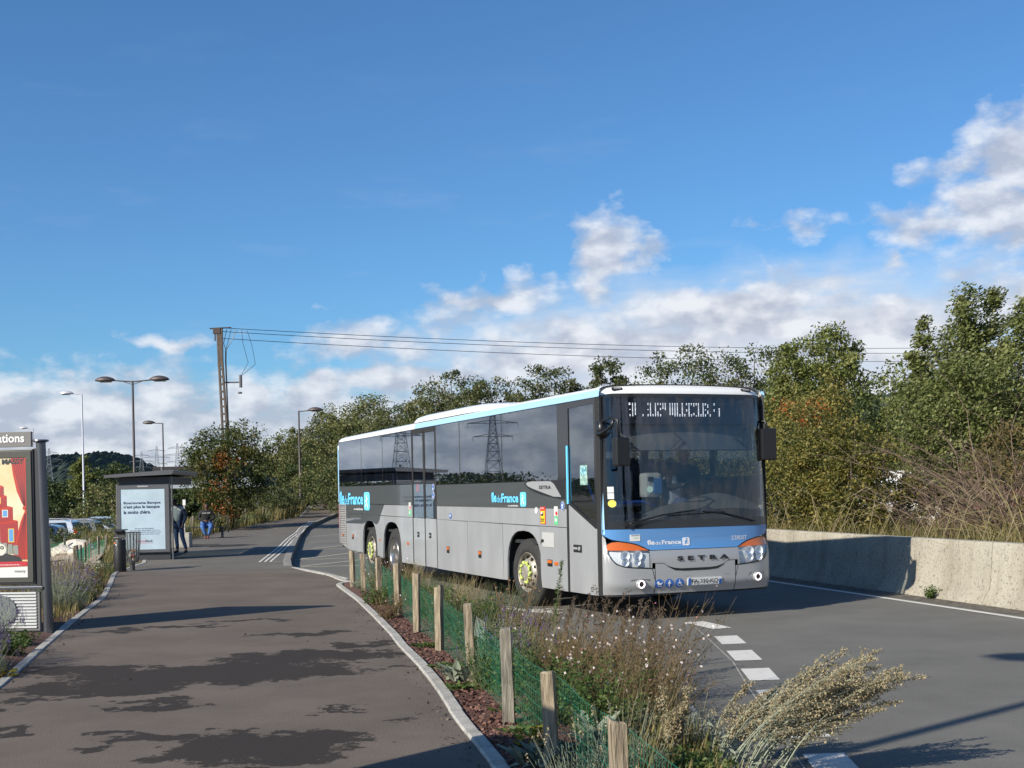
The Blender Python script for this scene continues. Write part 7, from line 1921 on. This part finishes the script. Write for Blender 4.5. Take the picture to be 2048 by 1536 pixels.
def arc(p,d,l,k,rg,wob=.05,droop=.0,wind=(0,0)):
    p=Vector(p); d=Vector(d).normalized(); pts=[p.copy()]
    for i in range(k):
        d=(d+Vector((rg.gauss(0,wob)+wind[0],rg.gauss(0,wob)+wind[1],rg.gauss(0,wob*.5)-droop))).normalized(); p=p+d*l/k; pts.append(p.copy())
    return pts
def Zb(x,y): return .0
def along(pts,t):
    f=t*(len(pts)-1); i=min(int(f),len(pts)-2); return pts[i].lerp(pts[i+1],f-i)
def plant(name,label,x,y,kind,h,w,seed,z=None,cat='plant',group=None,wind=(.03,0.),lm=None,fm=None):
    rg=random.Random(seed); nr=np.random.default_rng(seed)
    z0=z if z is not None else Zb(x,y)
    e=empty(name,(x,y,z0),0,label,cat,group)
    st=MB(); LC=[]; LD=[]; FC=[]; SC=[]
    if kind=='gaura':
        for i in range(int(48*w/.5)):
            a=rg.random()*2*PI; r=rg.random()*w*.35; sp=.25+rg.random()*.5
            pts=arc((math.cos(a)*r,math.sin(a)*r,0),(math.cos(a)*sp,math.sin(a)*sp,1),h*(.6+.5*rg.random()),7,rg,.07,.02,wind)
            st.tube(pts,[.0032,.003,.0028,.0024,.002,.0016,.0013,.001],3,False)
            for k in range(30): 
                t=rg.random()**1.4*.9; q_=along(pts,t); LC.append(q_+Vector((rg.gauss(0,.018),rg.gauss(0,.018),rg.gauss(0,.012)))); LD.append((rg.gauss(0,1),rg.gauss(0,1),.5))
            for k in range(2):
                if rg.random()<.09: q_=along(pts,.72+.28*rg.random()); FC.append((q_,rg.random()))
            for k in range(2):
                j=rg.randint(3,6); b=arc(pts[j],(rg.gauss(0,.6),rg.gauss(0,.6),.8),h*.28,3,rg,.1,.0,wind); st.tube(b,[.0016,.0014,.0011,.0008],3,False)
                if rg.random()<.10: FC.append((b[-1],rg.random()))
        LM,ls,las=P_gaur,.030,.32; SM=m_st_o
    elif kind in('mugwort','mugwort_dark'):
        dk=kind=='mugwort_dark'
        for i in range(int((16 if not dk else 6)*w/.5)):
            a=rg.random()*2*PI; r=rg.random()*w*.2; sp=rg.random()*.25
            pts=arc((math.cos(a)*r,math.sin(a)*r,0),(math.cos(a)*sp+wind[0]*2,math.sin(a)*sp,1),h*(.75+.4*rg.random()),9,rg,.04,.012+wind[0]*.12,wind)
            st.tube(pts,[.0045,.0042,.004,.0037,.0033,.003,.0026,.002,.0016,.001],4,False)
            for k in range(20 if not dk else 12):
                t=.30+.7*k/20 if not dk else .5+.5*k/12; q_=along(pts,min(t,1)); l=h*(.30 if not dk else .12)*(1.15-t)
                b=arc(q_,(rg.gauss(0,.5)+wind[0]*5,rg.gauss(0,.5),.55),max(l,.05),5,rg,.07,.03,(wind[0]*1.5,0)); st.tube(b,[.0018,.0016,.0014,.0012,.001,.0008],3,False)
                for u in range(int(34 if not dk else 22)):
                    tt=rg.random(); c=along(b,tt); SC.append(c+Vector((rg.gauss(0,.009),rg.gauss(0,.009),rg.gauss(0,.008)-.004)))
            for k in range(10): LC.append(along(pts,rg.random()*.5)+Vector((rg.gauss(0,.03),rg.gauss(0,.03),0))); LD.append((rg.gauss(0,1),rg.gauss(0,1),.2))
        LM,ls,las=(P_sil if not dk else P_gaur),.05,.3; SM=m_st_s if not dk else m_st_b
    elif kind in('lavender','lavender_bloom','silver_mound'):
        n=int(340*(w/.6)**2)
        for i in range(n):
            a=rg.random()*2*PI; r=math.sqrt(rg.random())*w*.5; u=r/(w*.5); hh=h*(1-.55*u*u)*(.75+.35*rg.random())
            p0=(math.cos(a)*r*.7,math.sin(a)*r*.7,0); d=(math.cos(a)*u*.75+wind[0],math.sin(a)*u*.75,1)
            pts=arc(p0,d,hh,3,rg,.05,.0,wind); 
            if i%3==0: st.tube(pts,[.0022,.002,.0016,.001],3,False)
            for k in range(7): q_=along(pts,.25+.75*rg.random()); LC.append(q_+Vector((rg.gauss(0,.008),rg.gauss(0,.008),0))); LD.append((d[0]+rg.gauss(0,.4),d[1]+rg.gauss(0,.4),1))
            if kind!='silver_mound' and rg.random()<(.34 if kind=='lavender_bloom' else .10):
                b=arc(pts[-1],d,h*.38,2,rg,.04); st.tube(b,[.0012,.001,.001],3,False)
                for k in range(9): FC.append((b[-1]+Vector((rg.gauss(0,.004),rg.gauss(0,.004),-k*.007+.01)),2))
        LM,ls,las=(P_lav if kind!='silver_mound' else P_sil),.035,.16; SM=m_st_s
    elif kind=='leafy':
        for i in range(int(34*w/.4)):
            a=rg.random()*2*PI; r=rg.random()*w*.35; sp=.15+rg.random()*.5
            pts=arc((math.cos(a)*r,math.sin(a)*r,0),(math.cos(a)*sp,math.sin(a)*sp,1),h*(.6+.5*rg.random()),5,rg,.08,.02,wind); st.tube(pts,[.0028,.0024,.002,.0016,.0013,.001],3,False)
            for k in range(26): q_=along(pts,.15+.85*rg.random()); LC.append(q_+Vector((rg.gauss(0,.02),rg.gauss(0,.02),rg.gauss(0,.01)))); LD.append((rg.gauss(0,1),rg.gauss(0,1),.3))
        LM,ls,las=P_fresh,.036,.6; SM=m_st_g
    elif kind=='fern':
        for i in range(int(70*w/.4)):
            a=rg.random()*2*PI; r=rg.random()*w*.35
            pts=arc((math.cos(a)*r,math.sin(a)*r,0),(math.cos(a)*.35,math.sin(a)*.35,1),h*(.6+.5*rg.random()),5,rg,.08,.02,wind); st.tube(pts,[.002,.0018,.0016,.0013,.001,.0008],3,False)
            for k in range(22): q_=along(pts,.2+.8*rg.random()); LC.append(q_+Vector((rg.gauss(0,.012),rg.gauss(0,.012),rg.gauss(0,.01)))); LD.append((rg.gauss(0,.6),rg.gauss(0,.6),1))
        LM,ls,las=P_fern,.034,.14; SM=m_st_g
    elif kind=='lambs_ear':
        for i in range(int(26*w/.3)):
            a=rg.random()*2*PI; up=.25+rg.random()*1.1; c=Vector((math.cos(a),math.sin(a),up)).normalized(); b0=Vector((rg.gauss(0,w*.18),rg.gauss(0,w*.18),.02)); l=h*(.6+.5*rg.random()); sd=c.cross(Vector((0,0,1))).normalized()*l*.17
            m1=b0+c*l*.5+Vector((0,0,.02)); tp=b0+c*l+Vector((0,0,-.05*l*2)); 
            SC.append((b0,m1,tp,sd))
        LM,ls,las=P_sil,.05,.4; SM=m_st_s
    elif kind=='spike':
        pts=arc((0,0,0),(.05,0,1),h,9,rg,.02); st.tube(pts,[.006,.0055,.005,.0045,.004,.0035,.003,.0025,.002,.0012],5,False)
        for k in range(260):
            t=.25+.75*rg.random(); a=rg.random()*2*PI; c=along(pts,t); l=.05*(1.25-t); LC.append(c+Vector((math.cos(a)*l*.6,math.sin(a)*l*.6,.01))); LD.append((math.cos(a),math.sin(a),.7))
        LM,ls,las=P_dandl,.062,.14; SM=m_st_g
    elif kind=='seedheads':
        for i in range(6):
            a=rg.random()*2*PI; pts=arc((rg.gauss(0,.04),rg.gauss(0,.04),0),(math.cos(a)*.35,math.sin(a)*.2,1),h*(.7+.35*rg.random()),6,rg,.05,.01); st.tube(pts,[.003]*7,4,False)
            for b in range(3):
                bb=arc(pts[4],(rg.gauss(0,.5),rg.gauss(0,.3),1),h*.25,2,rg,.05); st.tube(bb,[.002]*3,3,False); st.lathe([(0,-.014),(.013,-.006),(.015,.004),(.008,.012),(0,.014)],7,'z',tuple(bb[-1]))
        LM,ls,las=P_gaur,.04,.3; SM=m_st_b
    elif kind=='rosette':
        for i in range(int(60*w/.25)):
            a=rg.random()*2*PI; r=rg.random()*w*.5; LC.append(Vector((math.cos(a)*r,math.sin(a)*r,.015+h*rg.random()))); LD.append((math.cos(a),math.sin(a),.25))
        LM,ls,las=P_dandl,.075,.4; SM=m_st_g
    elif kind=='straw':
        for i in range(int(150*w/.5)):
            a=rg.random()*2*PI; r=rg.random()*w*.4; pts=arc((math.cos(a)*r,math.sin(a)*r,0),(rg.gauss(0,.3)+wind[0]*3,rg.gauss(0,.3),1),h*(.5+.6*rg.random()),4,rg,.06,.03,wind); st.tube(pts,[.0016,.0014,.0012,.001,.0008],3,False)
            if rg.random()<.3:
                for k in range(5): SC.append(pts[-1]+Vector((rg.gauss(0,.008),rg.gauss(0,.008),-k*.01)))
        LM,ls,las=P_tan,.03,.3; SM=mat('stem_straw',(.36,.29,.15),.8,var=.3)
    if len(st.v): st.build('stems',SM,e)
    sets=[]
    if LC:
        C=np.array([tuple(c) for c in LC]); D=np.array(LD,float); D/=np.linalg.norm(D,axis=1)[:,None]
        sets.append((leafquads(C,ls,nr,las,.2,D*1.4),lm or LM))
    if kind=='lambs_ear':
        mb=MB()
        for b0,m1,tp,sd in SC: mb.add([b0-sd*.3,b0+sd*.3,m1+sd,m1-sd,tp+sd*.15,tp-sd*.15,m1+Vector((0,0,-.012))],[(0,1,2,6),(0,6,3),(3,6,4,5),(6,2,4)])
        mb.build('leaves',P_sil,e,smooth=False,rnd=True)
    elif SC:
        sets.append((leafquads(np.array([tuple(c) for c in SC]),.012 if kind!='mugwort' else .0135,nr,.75,.2),P_drk if kind=='mugwort_dark' else P_tan))
    if FC:
        if kind.startswith('lav'):
            sets.append((leafquads(np.array([tuple(c[0]) for c in FC]),.013,nr,.8),fm or P_pur))
        else:
            fw=[];fp=[]
            for c,u in FC:
                c=Vector(c); n=Vector((rg.gauss(0,.5),-1,rg.gauss(0,.4))).normalized(); r1=n.orthogonal().normalized(); r2=n.cross(r1); k=4 if u<.75 else 2; s=.0105 if u<.75 else .008
                for j in range(k):
                    a=j*PI*2/4+.4; d=r1*math.cos(a)+r2*math.sin(a); sd=n.cross(d)*s*.4
                    (fw if u<.75 else fp).append([c,c+d*s*.6+sd,c+d*s*1.15,c+d*s*.6-sd])
            if fw: sets.append((np.array([[tuple(v) for v in qd] for qd in fw]),m_fw))
            if fp: sets.append((np.array([[tuple(v) for v in qd] for qd in fp]),m_fp))
    if sets: mesh_multi('foliage',sets,e)
    return e
# right bed, from far to near
PLT=[
 ('silvery clump at the far tip of the bed beside the first stake','silver_mound',-2.75,22.6,.22,.45),
 ('reddish trailing plant climbing the third stake','gaura',-2.15,20.6,.75,.45),
 ('green weed clump spilling near the kerb below the second stake','leafy',-2.15,19.3,.28,.5),
 ('blue green feathery plant between the third and fourth stakes','fern',-1.55,19.0,.45,.7),
 ('golden brown bush leaning on the fourth stake from the far end','gaura',-1.75,17.2,.42,.40),
 ('rich green feathery plant behind the fourth stake','fern',-1.15,17.4,.55,.75),
 ('pale straw tuft with small pink flowers at the road edge, behind the fourth stake','straw',-.75,18.3,.52,.6),
 ('green and straw tuft by the road kerb opposite the front wheel','fern',-.12,16.0,.55,.8),
 ('white flowering plant behind the fifth stake','gaura',-.85,15.9,.5,.5),
 ('green feathery plant between the fifth and sixth stakes','fern',-.75,14.9,.52,.7),
 ('dense green feathery plant behind the sixth stake','fern',-.45,13.6,.50,.65),
 ('lavender clump inside the netting left of the torn threads','lavender',-.15,13.0,.42,.6),
 ('wiry brown gaura behind the sixth stake, near the road','gaura',.16,14.6,.46,.6),
 ('silvery lamb ear clump in front of the seventh stake','lambs_ear',-.52,11.35,.26,.36),
 ('grey green lavender just behind the seventh stake','lavender',-.20,11.7,.38,.5),
 ('leafy green plant filling the netting between the seventh and eighth stakes','leafy',-.05,10.5,.42,.55),
 ('purple flowered lavender beside the torn netting','lavender_bloom',.05,12.2,.40,.45),
 ('broad green clump behind the eighth stake','leafy',.28,9.9,.44,.55),
 ('ferny green plant tight against the eighth stake','fern',.20,9.15,.38,.45),
 ('silver lamb ear rosette right of the ninth stake','lambs_ear',.52,8.35,.30,.42),
 ('silver lamb ear rosette on the mulch left of the ninth stake','lambs_ear',.15,7.75,.22,.30),
 ('small acid yellow leafed plant inside the netting','yellow',.14,8.35,.15,.3),
 ('small seedling weeds on the mulch beside the kerb','rosette',-.05,9.75,.03,.35),
 ('second patch of seedling weeds nearer the kerb end','rosette',.05,8.9,.03,.4),
 ('flat weed rosette below the lamb ear clump','rosette',-.48,10.9,.03,.3),
 ('lush green plant between the eighth and ninth stakes, inside the netting','leafy',.42,9.1,.46,.55),
 ('lush green plant between the fourth and fifth stakes','leafy',-1.05,16.6,.50,.65),
 ('dark feathery clump in front of the torn threads, by the seventh stake','fern',-.22,10.9,.42,.5),
 ('grey leaved clump behind the ninth stake at the foot of the gaura','silver_mound',.85,8.7,.26,.4),
 ('green leafy mass behind the third stake','leafy',-1.9,20.7,.45,.6),
 ('straw and green tuft at the road side behind the third stake','straw',-1.75,21.3,.55,.7),
 ('second leafy mass between the fifth and sixth stakes, nearer the road','leafy',-.45,15.3,.45,.7),
 ('dark green ferny clump between the seventh stake and the torn threads','fern',-.05,11.3,.45,.6),
 ('bushy green plant behind the last but one stake','leafy',.62,8.7,.40,.55),
 ('thick green plant between the sixth and seventh stakes','leafy',-.28,12.4,.45,.6),
 ('grey brown wiry gaura beside the road kerb, in the middle','gaura',1.0,11.0,.55,.5),
 ('olive gaura between the fence and the pink flowers','gaura',.35,11.6,.5,.5),
 ('weed rosette near the kerb between the fifth and sixth stakes','rosette',-.98,13.9,.03,.4),
 ('brown trailing groundcover by the kerb below the sixth stake','rosette',-.70,12.2,.03,.45),
 ('tall single green weed spike in front of the front wheel','spike',.42,13.6,.95,.1),
 ('plant with round dark seed heads left of the front wheel','seedheads',.0,14.2,.80,.3),
 ('dark dried plume plant left of the row by the road','mugwort_dark',.55,13.3,.62,.5),
 ('dark dried plumes standing beneath the front door','mugwort_dark',.78,12.6,.72,.55),
 ('dark dried plumes leaning right below the bumper corner','mugwort_dark',1.02,11.9,.70,.55),
 ('last dark dried plume above the pink flowers','mugwort_dark',1.22,11.3,.58,.45),
 ('pink and white flowering gaura in the middle of the bed','gaura',.72,11.0,.66,.60),
 ('brown stemmed gaura nearer the fence with few flowers','gaura',.48,10.4,.58,.55),
 ('tall arching gaura reaching out over the road','gaura',1.12,10.3,.85,.60),
 ('rusty stemmed gaura beside the road kerb, nearest one','gaura',.98,9.2,.62,.60),
 ('reddish stemmed gaura behind the ninth stake','gaura',.68,9.4,.55,.50),
 ('olive green leafy clump between the gauras','leafy',.85,10.0,.40,.5),
 ('silver mound by the road kerb in the lower right','silver_mound',1.18,8.35,.26,.42),
 ('pale feathery wormwood sprig left of the silver mound','wormsprig',1.0,7.95,.42,.2),
 ('cream flowered lavender at the bottom edge between the last stakes','lav_cream',.62,7.35,.38,.5),
 ('second cream flowered lavender nearer the kerb at the bottom edge','lav_cream',.36,6.9,.36,.5),
 ('fresh green clump at the bottom edge right of the last stake','leafy',1.05,7.25,.22,.5),
 ('large wind blown mugwort with tan plumes over the road, lower right','mugwort_big',1.40,7.4,1.04,.5),
 ('smaller tan mugwort just left of the large wind blown one','mugwort_big2',1.30,7.9,.55,.5),
]
for i,(lb,kd,x,y,h,w) in enumerate(PLT):
    k,wd={'yellow':('rosette',(.03,0)),'wormsprig':('mugwort',(.01,0)),'lav_cream':('lavender',(.02,0)),'mugwort_big':('mugwort',(.15,.01)),'mugwort_big2':('mugwort',(.12,.0))}.get(kd,(kd,(.03,0)))
    nm_={'gaura':'gaura_plant','mugwort':'mugwort_plant','mugwort_dark':'dried_plume_plant','fern':'feathery_plant','leafy':'leafy_plant','straw':'grass_tuft','lavender':'lavender_plant','lavender_bloom':'lavender_plant','silver_mound':'silver_plant','lambs_ear':'silver_leaf_plant','spike':'weed_spike','seedheads':'seed_head_plant','rosette':'weed_rosette'}[k]
    e=plant(nm_,lb,x,y,k,h,w if kd!='mugwort_big' else 1.15,300+i,wind=wd,lm=P_yel if kd=='yellow' else None,fm=P_tan if kd=='lav_cream' else None)
# weed at the foot of the barrier
plant('leafy_plant','small green weed growing at the foot of the barrier',6.28,18.75,'leafy',.20,.16,401,z=-.03)
# ground cover mass in the bed
def bedpt2(y0,y1,f0=.42,f1=.97):
    y=y0+(y1-y0)*random.random(); a=interp(PR,y)+.13; b=interp(RL,y)-.13; return (a+(b-a)*(f0+(f1-f0)*random.random()),y,.01)
blades('bed_ground_cover','low mixed ground cover and weeds filling the fenced bed',[bedpt2(6,23.5) for _ in range(9000)],.13,.006,G_mix,31,lean=(.2,0),var=.6)
blades('bed_dry_stems','thin dry stems scattered along the road side of the bed',[bedpt2(8,23.5,.55,.98) for _ in range(1800)],.34,.0022,G_dry,32,lean=(.2,.0),var=.6)
# left bed
LP=[
 ('lavender with purple tips in front of the advertising display','lavender_bloom',-5.75,12.6,.52,.95),
 ('second lavender cut by the left edge, tall grey stems','lavender_bloom',-6.1,12.9,.66,1.0),
 ('grey lavender spilling to the kerb at the left edge','lavender',-5.35,12.2,.38,.7),
 ('green leafy plant between the lavender and the display post','leafy',-5.75,14.0,.30,.5),
 ('small golden plant on the kerb at the left edge','yellow',-5.05,12.25,.10,.3),
 ('purple lavender right against the corrugated panel','lavender_bloom',-6.45,15.1,.46,.7),
 ('small green plant at the foot of the display post','leafy',-6.0,15.0,.20,.35),
 ('rounded grey green lavender mound right of the display post','lavender',-7.25,19.6,.50,1.05),
 ('purple flowering lavender behind the rounded mound','lavender_bloom',-7.75,21.2,.55,1.0),
 ('green clump beside the kerb right of the lavender mound','leafy',-7.45,21.2,.38,.7),
 ('pale flowering gaura behind the lavender by the kerb','gaura',-8.1,22.8,.58,.9),
 ('white dotted gaura by the path before the black bin','gaura',-8.5,24.5,.55,.9),
 ('reddish gaura to the left of the white dotted one','gaura',-9.2,23.5,.62,1.0),
 ('leafy shrub overhanging the kerb halfway to the bin','leafy',-8.35,24.0,.45,.8),
 ('gaura clump beside the stakes, left of the black bin','gaura',-9.7,26.6,.55,1.0),
 ('green leafy clump just left of the black bin','leafy',-9.35,27.2,.42,.9),
 ('straw tinted gaura behind the display post','gaura',-8.7,20.6,.55,.9),
]
for i,(lb,kd,x,y,h,w) in enumerate(LP):
    k='rosette' if kd=='yellow' else kd
    e=plant({'gaura':'gaura_plant','leafy':'leafy_plant','lavender':'lavender_plant','lavender_bloom':'lavender_plant','rosette':'golden_plant'}[k],lb,x,y,k,h,w,500+i,z=max(GZ(x,y),-.06),lm=P_yel if kd=='yellow' else None)
blades('bed_ground_cover','low weeds among the plants left of the footpath',[(interp(PL,y)-.15-random.random()*3.0,y,GZ(interp(PL,y)-1,y)) for y in [17.5+random.random()*12 for _ in range(6500)]],.18,.006,G_mix,33)
# small stones and leaves lying on the path
lv=[(random.uniform(-4,0),random.uniform(8,24),.006) for _ in range(50)]
for _ in range(520):
    y=7.5+random.random()**1.3*16; k=abs(random.gauss(0,.12))+.01
    lv.append((interp(PR,y)-k,y,.006) if random.random()<.6 else (interp(PL,y)+k,y,.006))
for _ in range(500):
    y=7.5+random.random()*12; lv.append((interp(RL,y)+.02+abs(random.gauss(0,.22)),y,rz(y)+.006) if random.random()<.6 else (interp(RR,y)-.03-abs(random.gauss(0,.12)),y,rz(y)+.01))
lv=np.array(lv)
tag(mesh_quads('fallen_debris',leafquads(lv,.022,np.random.default_rng(2),.7,3.,var=.8),P_drk),'tiny dark leaf scraps lying on the footpath','debris',kind='stuff')
